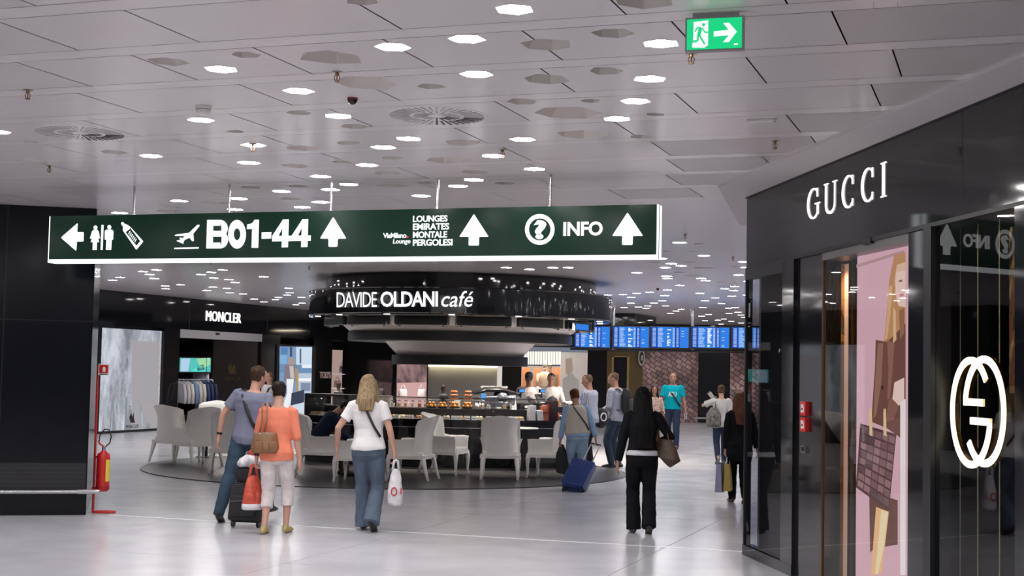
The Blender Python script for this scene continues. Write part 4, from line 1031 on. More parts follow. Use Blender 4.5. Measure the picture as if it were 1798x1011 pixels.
# bronze doorway, blade sign, woven leather pictures
brz = tag(thing('door_3', 'bronze framed doorway', 'door'), kind='structure')
plane_box(MB(), B, 1066, 616, 1130, 745, -.1, -.02).build('bronze_panel', mat('bronze_panel', (.16, .115, .055), .3, metal=1.0, bump=.1, bscale=2), brz)
plane_box(MB(), B, 1076, 627, 1102, 745, -.02, .03).build('door_leaf', M_shopdark, brz)
for u in (1074, 1101):
    plane_box(MB(), B, u, 625, u + 2, 745, -.02, .06).build('door_frame', M_gold, brz)
plane_box(MB(), B, 1074, 625, 1103, 627, -.02, .06).build('door_frame', M_gold, brz)
t = thing('extinguisher_sign', 'red and white fire sign plate on the bronze doorway', 'sign')
plane_box(MB(), B, 1067, 661, 1078, 673, .06, .08).build('white_plate', M_white, t); plane_box(MB(), B, 1068.5, 662, 1076.5, 671, .08, .09).build('red_square', M_red, t)
plane_box(MB(), B, 1071.5, 664, 1073.5, 670, .09, .095).build('pictogram', M_white, t)
t = thing('blade_sign', 'white oval monogram sign projecting beside the woven picture', 'sign')
s_, z_ = B.hit(1125, 628); rz_ = abs(B.hit(1125, 614)[1] - B.hit(1125, 642)[1]) / 2
def oval(r0x, r0z, r1x, r1z, n0, n1, nm, m_):
    n = 28; vs = []
    for nn_ in (n1, n0):
        vs += [B.pt(s_ + r0x * math.cos(2 * PI * k / n), z_ + r0z * math.sin(2 * PI * k / n), nn_) for k in range(n)] + [B.pt(s_ + r1x * math.cos(2 * PI * k / n), z_ + r1z * math.sin(2 * PI * k / n), nn_) for k in range(n)]
    fs = [(k, (k + 1) % n, (k + 1) % n + n, k + n) for k in range(n)] + [(k, k + 2 * n, (k + 1) % n + 2 * n, (k + 1) % n) for k in range(n)]
    MB().add(vs, fs).build(nm, m_, t)
oval(.125, rz_, .085, rz_ * .78, .3, .38, 'ring', M_white); oval(.075, rz_ * .5, .001, .001, .32, .36, 'monogram_disc', M_dark)
MB().box(s_ - 8.0 - .03, s_ - 8.0 + .05, 52.62, 52.66, z_ - rz_ * .35, z_ + rz_ * .3).build('monogram_bar', M_white, t)
MB().cyl(B.pt(s_ + .02, z_ + rz_, .34), B.pt(s_ + .02, z_ + rz_, 0), .015).build('bracket', M_dark, t)
def woven_mat():
    M = bpy.data.materials.new('woven_leather_print'); M.use_nodes = True; nt = M.node_tree; b = nt.nodes['Principled BSDF']
    ge = nt.nodes.new('ShaderNodeNewGeometry'); sp = nt.nodes.new('ShaderNodeSeparateXYZ'); cb = nt.nodes.new('ShaderNodeCombineXYZ')
    nt.links.new(ge.outputs['Position'], sp.inputs[0]); nt.links.new(sp.outputs[0], cb.inputs[0]); nt.links.new(sp.outputs[2], cb.inputs[1])
    nz = nt.nodes.new('ShaderNodeTexNoise'); nz.inputs['Scale'].default_value = .8; nt.links.new(cb.outputs[0], nz.inputs['Vector'])
    ad_ = nt.nodes.new('ShaderNodeVectorMath'); ad_.operation = 'MULTIPLY_ADD'; nt.links.new(nz.outputs[1], ad_.inputs[0]); ad_.inputs[1].default_value = (.35, .35, 0); nt.links.new(cb.outputs[0], ad_.inputs[2])
    mp = nt.nodes.new('ShaderNodeMapping'); mp.inputs['Rotation'].default_value = (0, 0, math.radians(33)); nt.links.new(ad_.outputs[0], mp.inputs[0])
    br = nt.nodes.new('ShaderNodeTexBrick'); br.offset = .5; br.inputs['Scale'].default_value = 2.6; br.inputs['Color1'].default_value = (.09, .050, .048, 1); br.inputs['Color2'].default_value = (.19, .115, .11, 1); br.inputs['Mortar'].default_value = (.012, .008, .008, 1)
    br.inputs['Mortar Size'].default_value = .045; br.inputs['Mortar Smooth'].default_value = .6; br.inputs['Brick Width'].default_value = .62; br.inputs['Row Height'].default_value = .42
    nt.links.new(mp.outputs[0], br.inputs['Vector'])
    n2 = nt.nodes.new('ShaderNodeTexNoise'); n2.inputs['Scale'].default_value = 1.1; nt.links.new(cb.outputs[0], n2.inputs['Vector'])
    mr = nt.nodes.new('ShaderNodeMapRange'); mr.inputs[1].default_value = .3; mr.inputs[2].default_value = .7; mr.inputs[3].default_value = .45; mr.inputs[4].default_value = 1.5; nt.links.new(n2.outputs[0], mr.inputs[0])
    mx = nt.nodes.new('ShaderNodeMix'); mx.data_type = 'RGBA'; mx.blend_type = 'MULTIPLY'; mx.inputs[0].default_value = 1; nt.links.new(br.outputs[0], mx.inputs[6]); nt.links.new(mr.outputs[0], mx.inputs[7])
    nt.links.new(mx.outputs[2], b.inputs['Base Color']); nt.links.new(mx.outputs[2], b.inputs['Emission Color']); b.inputs['Emission Strength'].default_value = .7
    b.inputs['Roughness'].default_value = .35
    return M
M_woven = woven_mat()
for u0, u1, lab in ((1129, 1225, 'large wall picture of woven brown leather beside the bronze door'), (1283, 1345, 'narrow woven brown leather picture by the shop corner')):
    t = thing('wall_picture', lab, 'picture'); plane_box(MB(), B, u0, 614, u1, 742, -.1, .0).build('print', M_woven, t)
    plane_box(MB(), B, u0, 742, u1, 745, -.1, .02).build('lower_edge', M_dark, t)
    if u0 > 1200:
        wall_text(B, 'GA VENETA', 1284, 679, 1312, 684, .0, mat('pale_letters', (.6, .5, .47), .5, emit=(.5, .42, .4), es=.3), t, th=.02)
        plane_box(MB(), B, 1299, 686, 1312, 687, 0, .01).build('underline', MATS['pale_letters'], t)
t = thing('door_pull', 'long pale horizontal pull bar on the dark shop door', 'handle')
plane_box(MB(), B, 1217, 732, 1247, 735.5, .05, .10).build('bar', M_chrome, t)
for u in (1220, 1244): plane_box(MB(), B, u, 733, u + 1, 735, -.1, .06).build('standoff', M_chrome, t)
# nearer bulkhead hanging from the ceiling behind the screens
P0 = aty(1073, 560, 44.0); P1 = aty(1114, 560, 44.0); P2 = aty(1152, 562, 46.5)
zb_ = aty(1095, 571, 44).z
vs = [(P0.x - 1.5, 44, zb_), (P1.x, 44, zb_), (P2.x, 46.5, zb_), (P0.x - 1.5, 46.5, zb_)]
struct(MB().add(vs + [(x, y, CEIL) for x, y, z in vs], [(3, 2, 1, 0), (4, 5, 6, 7), (0, 1, 5, 4), (1, 2, 6, 5), (2, 3, 7, 6), (3, 0, 4, 7)]).build('wall_bulkhead', M_black))
# ================================================================== FLIGHT MONITORS
FS = VP(tuple(aty(1008, 590, 40)[:2]), tuple(aty(1330, 593, 40.0)[:2]))
M_scr = emat('screen_blue', (.035, .22, .80), 1.0); M_scr2 = emat('screen_navy', (.012, .075, .50), 1.0); M_row = emat('screen_text', (.55, .75, .95), .9); M_roww = emat('screen_text_white', (.95, .97, 1), 1.0)
random.seed(9)
for k, (u0, u1) in enumerate(((1008, 1072), (1075, 1141), (1142, 1211), (1213, 1282), (1284, 1353))):
    lab = ['blue flight information monitor nearest the cafe canopy', 'second blue flight monitor counting from the cafe', 'middle blue flight monitor of the row', 'fourth blue flight monitor counting from the cafe', 'last blue flight monitor, cut off by the boutique corner'][k]
    t = thing('flight_monitor', lab, 'monitor', group='flight information monitors')
    vt = 571 + (u0 - 1008) * .006
    plane_box(MB(), FS, u0, vt, u1, vt + 41.5, -.09, 0).build('casing', M_dark, t)
    plane_box(MB(), FS, u0 + 2, vt + 1.8, u1 - 2, vt + 39, 0, .006).build('screen', M_scr, t)
    sa_, za_ = FS.hit(u0 + 2, vt + 1.8); sb_, zb2 = FS.hit(u1 - 2, vt + 39); ww, hh = sb_ - sa_, za_ - zb2
    sbox(MB(), FS, sa_, sa_ + ww * .16, .006, .008, zb2, za_).build('side_column', M_scr2, t); sbox(MB(), FS, sa_ + ww * .63, sa_ + ww * .76, .006, .008, zb2, za_).build('side_column', M_scr2, t)
    m1, m2 = MB(), MB()
    for r in range(15):
        z_ = za_ - hh * (.05 + r * .062)
        sbox(m1, FS, sa_ + ww * .03, sa_ + ww * .12, .008, .010, z_ - hh * .03, z_)
        sbox(m1, FS, sa_ + ww * .18, sa_ + ww * random.uniform(.27, .36), .008, .010, z_ - hh * .03, z_)
        sbox(m1, FS, sa_ + ww * .57, sa_ + ww * .625, .008, .010, z_ - hh * .035, z_)
        sbox(m1, FS, sa_ + ww * .67, sa_ + ww * .73, .008, .010, z_ - hh * .03, z_)
        if random.random() < .3: sbox(m1, FS, sa_ + ww * .8, sa_ + ww * .88, .008, .010, z_ - hh * .025, z_)
        if random.random() < .75: sbox(m2, FS, sa_ + ww * .42, sa_ + ww * random.uniform(.47, .54), .008, .010, z_ - hh * .045, z_)
    m1.build('text_lines', M_row, t)['kind'] = 'stuff'; m2.build('status_lines', M_roww, t)['kind'] = 'stuff'
t = thing('monitor_gantry', 'steel gantry with poles carrying the flight monitors', 'gantry')
sbox(MB(), FS, -.1, FS.hit(1353, 590)[0], -.14, -.09, FS.hit(1100, 616)[1] - .0, FS.hit(1100, 612.5)[1]).build('beam', M_dark, t)
for u in (1077, 1217):
    s_ = FS.hit(u, 560)[0]; MB().cyl(FS.pt(s_, FS.hit(u, 614)[1], -.12), FS.pt(s_, CEIL - .002, -.12), .055, n=14).build('pole', M_chrome, t, smooth=True)

# ================================================================== CAFE KIOSK
KC = Vector((-1.06, 29.8, 0))
def cyl_hit(u, v, R):
    d = ray(u, v); o = CAM - KC
    a_ = d.x ** 2 + d.y ** 2; b2 = 2 * (o.x * d.x + o.y * d.y); c_ = o.x ** 2 + o.y ** 2 - R * R
    D_ = b2 * b2 - 4 * a_ * c_
    t_ = (-b2 - math.sqrt(max(D_, 0))) / (2 * a_)
    return CAM + d * t_
def kz(v, R, u=805): return cyl_hit(u, v, R).z
can = thing('cafe_canopy', 'round black cafe canopy with tiered white cones hanging from the ceiling', 'canopy', KC)
R1, R2 = 2.83, 3.15
z_b1, z_b0 = kz(503, R2), kz(552, R2)
MB().lathe([(R1, CEIL), (R1, z_b1 - .02)], 96).build('upper_drum', M_black, can, smooth=True)
MB().lathe([(R1 - .3, z_b1), (R2, z_b1), (R2 + .012, z_b1 - .015), (R2, z_b1 - .03), (R2, z_b0 + .03), (R2 + .012, z_b0 + .015), (R2, z_b0), (R2 - .6, z_b0)], 96).build('sign_band', M_black, can, smooth=30)
z_c1, z_c0 = kz(566, 2.5), kz(582, 2.3); z_r0 = kz(598, 2.32)
MB().lathe([(2.2, z_b0), (2.55, z_b0), (2.50, z_c1 + .02), (2.28, z_c0), (1.0, z_c0)], 72).build('white_cone', mat('canopy_white', (.86, .79, .75), .35), can, smooth=25)
MB().lathe([(1.5, z_c0), (2.34, z_c0), (2.34, z_r0), (1.5, z_r0)], 72).build('dark_ring', M_dark, can, smooth=25)
z_d0 = kz(624, 1.4); z_e0 = kz(641, 1.42)
MB().lathe([(1.0, z_r0), (1.56, z_r0), (1.54, z_r0 - .03), (1.30, z_d0), (.8, z_d0)], 64).build('white_cone', MATS['canopy_white'], can, smooth=25)
MB().lathe([(.1, z_d0), (1.42, z_d0), (1.42, z_e0), (.1, z_e0)], 64).build('dark_ring', M_dark, can, smooth=25)
# back-to-back monitors under the band, on white brackets; recessed downlights
for k in range(9):
    am = -PI / 2 + (k - 3.55) * .435
    M = Matrix.Rotation(am + PI / 2, 4, 'Z')
    mm_ = MB().bbox(-.54, .54, -2.80, -2.70, z_b0 - .19, z_b0 - .015, .02, M).build('hanging_monitor', M_dark, can)
    for s in (-1, 1): MB().tube([M @ Vector((s * .45, -2.76, z_b0 - .19)), M @ Vector((s * .45, -2.76, z_b0 - .215)), M @ Vector((s * .41, -2.76, z_b0 - .215))], .008, 6).build('cable_hook', M_dark, mm_)
    M2 = Matrix.Rotation(am + PI / 2 + .2175, 4, 'Z')
    MB().box(-.05, .05, -2.72, -2.55, z_b0 - .2, z_b0, M2).build('bracket', MATS['canopy_white'], can)
    dl = M2 @ Vector((-.0, -2.98, z_b0 - .004)); MB().cyl(dl, dl + Vector((0, 0, .003)), .06, n=16).build('downlight', emat('downlight', (1, .92, .82), 8), can)
    ld = bpy.data.lights.new('canopy_downlight', 'SPOT'); ld.energy = 330; ld.color = (1, .88, .74); ld.spot_size = 1.7; ld.spot_blend = .5; ld.shadow_soft_size = .06
    lo = bpy.data.objects.new('canopy_downlight', ld); COL.objects.link(lo); lo.location = KC + dl + Vector((0, 0, -.02))
mb = MB(); pA = aty(1011, 566, 27.9); pB = aty(1033, 569, 28.5)
MV = VP((pA.x, pA.y), (pB.x, pB.y))
t = thing('angled_monitor', 'small blue monitor angled out below the cafe canopy', 'monitor')
plane_box(MB(), MV, 1010, 566, 1034, 582, -.06, 0).build('casing', M_dark, t); plane_box(MB(), MV, 1011.5, 568, 1033, 580, 0, .006).build('screen', M_scr, t)
# cafe name on the curved band
nm = thing('cafe_sign', 'lit white cafe name lettering on the curved black band', 'sign')
def curved_text(body, u0, u1, v0, v1, dv, bold=0, shear=0, spacing=1.0):
    me = text_mesh(body, bold, shear, spacing, ext=.05)
    xs = [p.co.x for p in me.vertices]; ys = [p.co.y for p in me.vertices]
    for p in me.vertices:
        f = (p.co.x - min(xs)) / (max(xs) - min(xs)); g_ = (p.co.y - min(ys)) / (max(ys) - min(ys))
        p.co = p.co; u = u0 + f * (u1 - u0); v = v1 + (v0 - v1) * g_ + dv * f
        q = cyl_hit(u, v, R2 + (.045 if p.co.z > 0 else .012)); p.co = q
    link('lettering', me, M_sign_white, nm)
curved_text('DAVIDE', 591, 661.7, 513, 539.5, -.6, bold=.0, spacing=.86)
curved_text('OLDANI', 668, 768.8, 511.5, 538.8, -.4, bold=.022, spacing=.9)
curved_text('café', 775, 831, 510.5, 538.6, 0, bold=.005, shear=.25)
# central panel with its light strip
core = thing('cafe_back_panel', 'pale grey bar back panel with a warm light strip on top', 'panel')
CP = VP(tuple(aty(752, 660, 29.6)[:2]), tuple(aty(873, 660, 29.6)[:2]))
sa_, sb_ = CP.hit(752, 660)[0], CP.hit(873, 660)[0]
sbox(MB(), CP, sa_, sb_, -.25, 0, 0, z_e0).build('panel', mat('grey_back_panel', (.52, .49, .47), .35, var=.1, scale=1.0), core)
sbox(MB(), CP, sa_, sb_, .0, .12, z_e0 - .035, z_e0 - .0).build('light_strip', emat('warm_strip', (1.0, .88, .58), 3.2), core)
sbox(MB(), CP, sb_, sb_ + .10, -.25, .04, 0, z_e0).build('white_edge', emat('edge_glow', (.85, .78, .72), .8), core)
sbox(MB(), CP, sa_ - .03, sa_, -.25, .02, 0, z_e0).build('dark_edge', M_dark, core)
# ring counter
CR = KC.y - atz(800, 823).y
zC = kz(737, CR)
ctr = thing('cafe_counter', 'curved glossy black cafe counter with glass display on top', 'counter', KC)
A0, A1 = -PI / 2 - .83, -PI / 2 + .74
MB().lathe([(CR - .06, .012), (CR - .06, .10), (CR, .10), (CR, zC - .05), (CR + .03, zC - .05), (CR + .03, zC), (CR - 1.0, zC), (CR - 1.0, .012)], 56, a0=A0, a1=A1).build('front_body', M_black, ctr, smooth=25)
MB().lathe([(CR + .004, zC - .155), (CR + .012, zC - .150), (CR + .012, zC - .140), (CR + .004, zC - .135)], 56, a0=A0, a1=A1).build('steel_line', M_chrome, ctr)
zG = zC + .38
MB().lathe([(CR - .04, zC), (CR - .045, zG - .1), (CR - .10, zG - .03), (CR - .45, zG)], 56, a0=A0, a1=A0 + 1.35).build('glass_front', M_thin_glass, ctr, smooth=True)
MB().lathe([(CR - .08, zC + .19), (CR - .48, zC + .19), (CR - .48, zC + .198), (CR - .08, zC + .198)], 56, a0=A0 + .08, a1=A0 + 1.35).build('glass_shelf', M_thin_glass, ctr)
MB().lathe([(CR - .46, zG), (CR - .40, zG), (CR - .40, zG + .012), (CR - .46, zG + .012)], 56, a0=A0, a1=A0 + 1.35).build('top_rail', M_dark, ctr)
MB().lathe([(CR - .50, zC), (CR - .48, zC), (CR - .48, zC + .17), (CR - .50, zC + .17)], 56, a0=A0, a1=A0 + 1.35).build('dark_back', M_dark, ctr)
for q in (A0, A0 + .30):
    M = Matrix.Rotation(q + PI / 2, 4, 'Z'); MB().box(-.02, .02, -CR + .03, -CR + .5, zC, zG + .02, M).build('end_frame', M_dark, ctr)
MB().lathe([(CR - .5, zG - .01), (CR - .05, zG - .01), (CR - .05, zG + .025), (CR - .5, zG + .025)], 14, a0=A0, a1=A0 + .30).build('case_top', M_dark, ctr)
M = Matrix.Rotation(A0 + 1.36 + PI / 2, 4, 'Z'); MB().box(-.02, .02, -CR + .04, -CR + .5, zC, zG - .02, M).build('end_frame', M_dark, ctr)
zK = zC + .17
MB().lathe([(2.95, .012), (2.95, zK), (2.15, zK), (2.15, .012)], 56, a0=A0 - .40, a1=A1).build('inner_worktop', M_dark, ctr, smooth=25)
def kp(u, R, z):                           # a point of the kiosk at pixel column u, radius R, height z
    p = cyl_hit(u, 700, R); return Vector((p.x, p.y, z))
def kyaw(P): return math.atan2(P.y - KC.y, P.x - KC.x) + PI / 2
random.seed(4)
PAS = [((.62, .42, .20), 'golden croissants'), ((.70, .60, .45), 'pale sandwiches'), ((.55, .30, .12), 'brown buns'), ((.75, .66, .50), 'white rolls'), ((.62, .50, .32), 'flat focaccia slices'), ((.45, .25, .12), 'dark pastries'), ((.72, .55, .38), 'sugared pastries'), ((.66, .58, .50), 'cream cakes'), ((.60, .45, .28), 'toasted baguettes'), ((.7, .62, .52), 'pale tarts'), ((.5, .34, .2), 'nut slices'), ((.68, .52, .3), 'round biscuits'), ((.74, .64, .5), 'iced buns'), ((.58, .36, .18), 'cinnamon rolls'), ((.7, .6, .42), 'cheese pastries')]
for k, u in enumerate((556, 574, 692, 706, 720, 738, 752, 860, 880, 898, 912, 768, 784, 814, 842)):
    P = kp(u, CR - .25, zC); c, nme = PAS[k]
    t = thing('pastry_tray', 'tray of ' + nme + ' in the counter display', 'tray', P, kyaw(P), group='trays in the counter display')
    MB().bbox(-.066, .066, -.13, .13, 0, .012, .004).build('tray', mat('tray_white', (.7, .68, .65), .3), t)
    for i in range(2):
        for j in range(3):
            MB().ell((-.033 + i * .066, -.08 + j * .08, .034), .032, .036, .034, 10, 6).build('pastry', mat('pastry_%d' % k, c, .6, var=.2, scale=30), t, smooth='all')
for k, (u, c, nme) in enumerate(((604, (.6, .5, .35), 'jar of biscuits'), (618, (.5, .3, .15), 'jar of coffee beans'), (690, (.72, .66, .55), 'jar of meringues'), (701, (.55, .4, .25), 'jar of nuts'), (713, (.7, .5, .3), 'jar of dried fruit'), (725, (.75, .7, .62), 'jar of sugar cubes'), (737, (.4, .22, .12), 'jar of chocolates'), (748, (.66, .58, .4), 'jar of crackers'), (846, (.6, .45, .3), 'jar of cookies'), (858, (.72, .66, .6), 'jar of marshmallows'), (886, (.5, .36, .2), 'jar of almonds'))):
    P = kp(u, CR - .30, zC + .2); t = thing('glass_jar', nme + ' on the glass counter shelf', 'jar', P, group='jars on the counter shelf')
    MB().lathe([(.001, .002), (.036, .002), (.038, .09), (.028, .105), (.028, .112)], 16).build('glass', M_thin_glass, t, smooth=True)
    MB().lathe([(.001, .005), (.033, .005), (.034, .07), (.001, .078)], 14).build('contents', mat('jar_%d' % k, c, .7, var=.4, scale=60), t, smooth=True)
    MB().lathe([(.001, .13), (.03, .126), (.03, .112), (.001, .112)], 16).build('lid', M_chrome, t, smooth=True)
for k, u in enumerate((697, 722, 746, 797, 806, 822, 833, 861, 884, 904)):
    P = kp(u, CR - .08, zC + .001)
    t = thing('price_card', '%s white price card along the front of the counter display' % ('first second third fourth fifth sixth seventh eighth ninth tenth'.split()[k]), 'card', P, kyaw(P), group='price cards')
    MB().add([(-.045, .0, 0), (.045, 0, 0), (.045, .02, .07), (-.045, .02, .07), (-.045, .04, 0), (.045, .04, 0)], [(0, 1, 2, 3), (3, 2, 5, 4), (0, 4, 5, 1), (1, 5, 2), (0, 3, 4)]).build('card', mat('card_white', (.85, .84, .8), .5), t)
    MB().box(-.03, .03, -.001, .001, .02, .03, Matrix.Translation((0, .005, 0))).build('print', M_joint, t)
# fruit on the glass shelf
for k, (u, nmx) in enumerate(((758, 'first'), (777, 'second'), (799, 'third'), (821, 'fourth'))):
    P = kp(u, CR - .28, zC + .2)
    t = thing('fruit_tray', 'small dark tray under a heap of oranges, %s along the shelf' % nmx, 'tray', P, kyaw(P), group='fruit trays')
    MB().lathe([(.001, .004), (.08, .004), (.092, .025), (.096, .025), (.082, 0), (.001, 0)], 20).build('dish', M_dark, t, smooth=True)
    for i, (x, y, z) in enumerate([(-.058, .005, .038), (0, -.045, .038), (.058, .005, .038), (0, .045, .038), (-.03, -.01, .088), (.033, -.005, .088)]):
        Q = P + Matrix.Rotation(kyaw(P), 3, 'Z') @ Vector((x, y, z))
        o = thing('orange', '%s orange of the %s fruit tray' % (['outer', 'front', 'inner', 'rear', 'upper', 'topmost'][i], nmx), 'fruit', Q, group='oranges on the counter')
        MB().ell((0, 0, 0), .032, .032, .031, 12, 8).build('fruit', mat('orange_peel', (.75, .22, .03) if k > 1 else (.70, .30, .06), .4), o, smooth='all')
        MB().ell((0, 0, .03), .006, .006, .004, 6, 4).build('stem', mat('stem_green', (.1, .15, .04), .6), o)
# tall wire towers of pastry behind the fruit
for u, lab in ((797, 'tall tiered stand stacked with glazed buns beside a menu card'), (822, 'second tiered stand of glazed buns near the coffee machine')):
    P = kp(u, 3.05, zC + .0); P.z = zK
    P = kp(u, 2.75, zK)
    t = thing('tiered_stand', lab, 'stand', P, kyaw(P), group='tiered stands')
    MB().cyl((0, 0, 0), (0, 0, .36), .008, n=8).build('pole', M_chrome, t)
    for j in range(5):
        z_ = .02 + j * .068; r_ = .10 - j * .011
        MB().lathe([(.001, z_), (r_, z_), (r_, z_ + .006), (.001, z_ + .006)], 20).build('tier', M_chrome, t)
        for q in range(7):
            MB().ell((r_ * .72 * math.cos(q * 2 * PI / 7), r_ * .72 * math.sin(q * 2 * PI / 7), z_ + .03), .03, .03, .024, 8, 6).build('bun', mat('glazed_bun', (.50, .14, .04), .3), t, smooth='all')
for u, v, w_, h_, lab, tilt in ((803, 702, .11, .16, 'white framed menu card between the tiered stands', .1), (902, 698, .13, .28, 'tall white menu card leaning beside the coffee machine', .22)):
    P = kp(u, 2.88, zK); t = thing('menu_card', lab, 'menu', P, kyaw(P) , group='menu cards')
    M = Matrix.Rotation(-tilt, 4, 'X'); MB().box(-w_ / 2, w_ / 2, 0, .012, 0, h_, M).build('card', mat('card_white', (.85, .84, .8), .5), t)
    MB().box(-w_ * .4, w_ * .4, -.001, .001, h_ * .1, h_ * .9, M).build('print', mat('menu_print', (.55, .55, .55), .6), t)
# espresso machine
P = kp(868, 2.62, zK); em = thing('espresso_machine', 'large chrome espresso machine with black top on the bar', 'coffee machine', P, kyaw(P))
MB().bbox(-.36, .36, -.22, .2, .05, .26, .03).build('body', M_chrome, em)
MB().tube([(-.40, 0, .30), (-.2, 0, .37), (.1, 0, .37), (.38, 0, .31)], [(.03, .20), (.05, .24), (.05, .24), (.03, .20)], 14, ref=(0, 0, 1)).build('top_cover', M_dark, em, smooth='all')
MB().ell((.1, -.1, .22), .16, .16, .16, 18, 12).build('boiler_dome', M_chrome, em, smooth='all')
for x in (-.26, -.12, .26):
    gh = MB().cyl((x, -.26, .20), (x, -.26, .13), .032, n=12).build('group_head', M_chrome, em, smooth=True)
    MB().tube([(x, -.27, .12), (x, -.40, .10)], [.012, .016], 8).build('portafilter_handle', M_dark, gh)
for x in (-.3, .3): MB().cyl((x, -.12, 0), (x, -.12, .06), .02).build('foot', M_dark, em)
MB().bbox(-.33, -.23, -.24, -.21, .16, .30, .006).build('display', emat('machine_display', (.12, .35, .7), 1.0), em)
for i in range(9):
    Q = P + Matrix.Rotation(kyaw(P), 3, 'Z') @ Vector((-.24 + i * .06, .04, .375 + .02))
    t = thing('cup', 'small white cup in the row on top of the espresso machine', 'cup', Q, group='cups on the espresso machine')
    MB().lathe([(.001, 0), (.018, 0), (.026, .045), (.023, .045), (.016, .005), (.001, .005)], 12).build('bowl', mat('cup_white', (.8, .78, .74), .2), t, smooth=True); MB().tube([(.025, 0, .036), (.038, 0, .03), (.036, 0, .018), (.022, 0, .014)], .003, 6).build('handle', mat('cup_white'), t)
# coffee grinders
for u, lab in ((778, 'black coffee grinder with ribbed hopper on the bar'), (594, 'tall dark coffee grinder at the end of the bar')):
    P = kp(u, 2.7, zK); t = thing('coffee_grinder', lab, 'grinder', P, kyaw(P), group='coffee grinders')
    MB().bbox(-.07, .07, -.10, .10, 0, .17, .02).build('body', M_dark, t); MB().lathe([(.09, .17), (.10, .20), (.095, .25), (.05, .27)], 18).build('collar', mat('grinder_grey', (.05, .05, .05), .3), t, smooth=True)
    MB().lathe([(.045, .27), (.03, .30), (.045, .36), (.05, .42), (.02, .45), (.001, .45)], 16).build('hopper', mat('hopper_smoke', (.04, .03, .03), .15), t, smooth=True)
P = kp(843, 2.85, zK); t = thing('flower_bowl', 'white petal shaped bowl before the espresso machine', 'bowl', P)
for q in range(8):
    a_ = q * PI / 4; MB().tube([(.02 * math.cos(a_), .02 * math.sin(a_), 0), (.06 * math.cos(a_), .06 * math.sin(a_), .05), (.085 * math.cos(a_), .085 * math.sin(a_), .12)], [.018, .028, .008], 8).build('petal', mat('petal_white', (.8, .75, .72), .4), t, smooth='all')
MB().lathe([(.001, 0), (.04, 0), (.05, .03), (.001, .03)], 14).build('base', mat('petal_white'), t)
# tills
for u, lab in ((918, 'till with a small lit customer display in front of the capped barista'), (955, 'till with a small lit customer display in front of the second barista')):
    P = kp(u, 2.6, zK); t = thing('till', lab, 'till', P, kyaw(P) + .15, group='tills')
    MB().bbox(-.16, .16, -.12, .14, 0, .12, .015).build('base', M_dark, t)
    M = Matrix.Translation((0, 0, .12)) @ Matrix.Rotation(-.5, 4, 'X'); MB().bbox(-.15, .15, .0, .03, 0, .20, .008, M).build('screen_back', M_dark, t)
    MB().cyl((0, .06, .1), (0, .06, .33), .014).build('display_pole', M_dark, t)
    MB().bbox(-.075, .075, .03, .08, .32, .39, .008).build('display', M_dark, t); MB().box(-.065, .065, .027, .031, .33, .38).build('display_screen', emat('till_blue', (.08, .3, .8), 1.2), t)
    MB().bbox(-.05, .05, -.14, -.115, .03, .07, .004).build('receipt_slot', mat('card_white'), t)
# gift boxes and red baskets beside the glass case
def spot_box(mbx): pass
chk = bpy.data.materials.new('checked_paper'); chk.use_nodes = True
_nt = chk.node_tree; _tc = _nt.nodes.new('ShaderNodeTexCoord'); _ck = _nt.nodes.new('ShaderNodeTexChecker'); _ck.inputs['Scale'].default_value = 26; _ck.inputs[1].default_value = (.75, .73, .74, 1); _ck.inputs[2].default_value = (.16, .12, .18, 1)
_vo = _nt.nodes.new('ShaderNodeTexVoronoi'); _vo.inputs['Scale'].default_value = 30; _vo.inputs['Randomness'].default_value = .2; _cr = _nt.nodes.new('ShaderNodeValToRGB'); _cr.color_ramp.elements[0].position = .28; _cr.color_ramp.elements[0].color = (.14, .11, .16, 1); _cr.color_ramp.elements[1].position = .34; _cr.color_ramp.elements[1].color = (.78, .74, .76, 1)
_nt.links.new(_tc.outputs['Object'], _vo.inputs['Vector']); _nt.links.new(_vo.outputs['Distance'], _cr.inputs[0]); _nt.links.new(_cr.outputs[0], _nt.nodes['Principled BSDF'].inputs['Base Color'])
GB = [(933, 0, 'lower'), (947, 0, 'lower outer'), (933, 1, 'middle'), (946, 1, 'middle outer'), (934, 2, 'top')]
for u, lv, nme in GB:
    P = kp(u, CR - .25, zC + lv * .092); t = thing('gift_box', '%s spotted white gift box in the stepped stack' % nme, 'box', P, kyaw(P), group='spotted gift boxes')
    MB().bbox(-.062, .062, -.06, .06, 0, .09, .003).build('box', chk, t); MB().box(-.064, .064, -.062, .062, .068, .074).build('lid_edge', mat('ribbon_white', (.7, .68, .7), .5), t)
bk = mat('red_basket', (.62, .10, .06), .5)
for u, lv, nme in ((960, 0, 'lower'), (976, 0, 'lower outer'), (956, 1, 'upper')):
    P = kp(u, CR - .34, zC + lv * .15); t = thing('wire_basket', '%s red basket of packets on the counter' % nme, 'basket', P, kyaw(P), group='red baskets')
    MB().box(-.075, .075, -.06, .06, 0, .008).build('base', bk, t)
    for z_ in (.05, .10, .14): MB().tube([(-.078, -.062, z_), (.078, -.062, z_), (.078, .062, z_), (-.078, .062, z_)], .004, 6, closed=True).build('rim_wire', bk, t)
    for q in range(7): MB().cyl((-.075 + q * .025, -.062, 0), (-.075 + q * .025, -.062, .14), .003, n=5).build('upright_wire', bk, t)
    for q in range(3): MB().bbox(-.06 + q * .045, -.022 + q * .045, -.045, .045, .008, .12, .004).build('packet', mat('packet_%d' % q, ((.7, .3, .2), (.65, .45, .3), (.6, .2, .15))[q], .4), t)
foil = mat('foil', (.7, .66, .62), .2, metal=1.0, bump=.8, bscale=25)
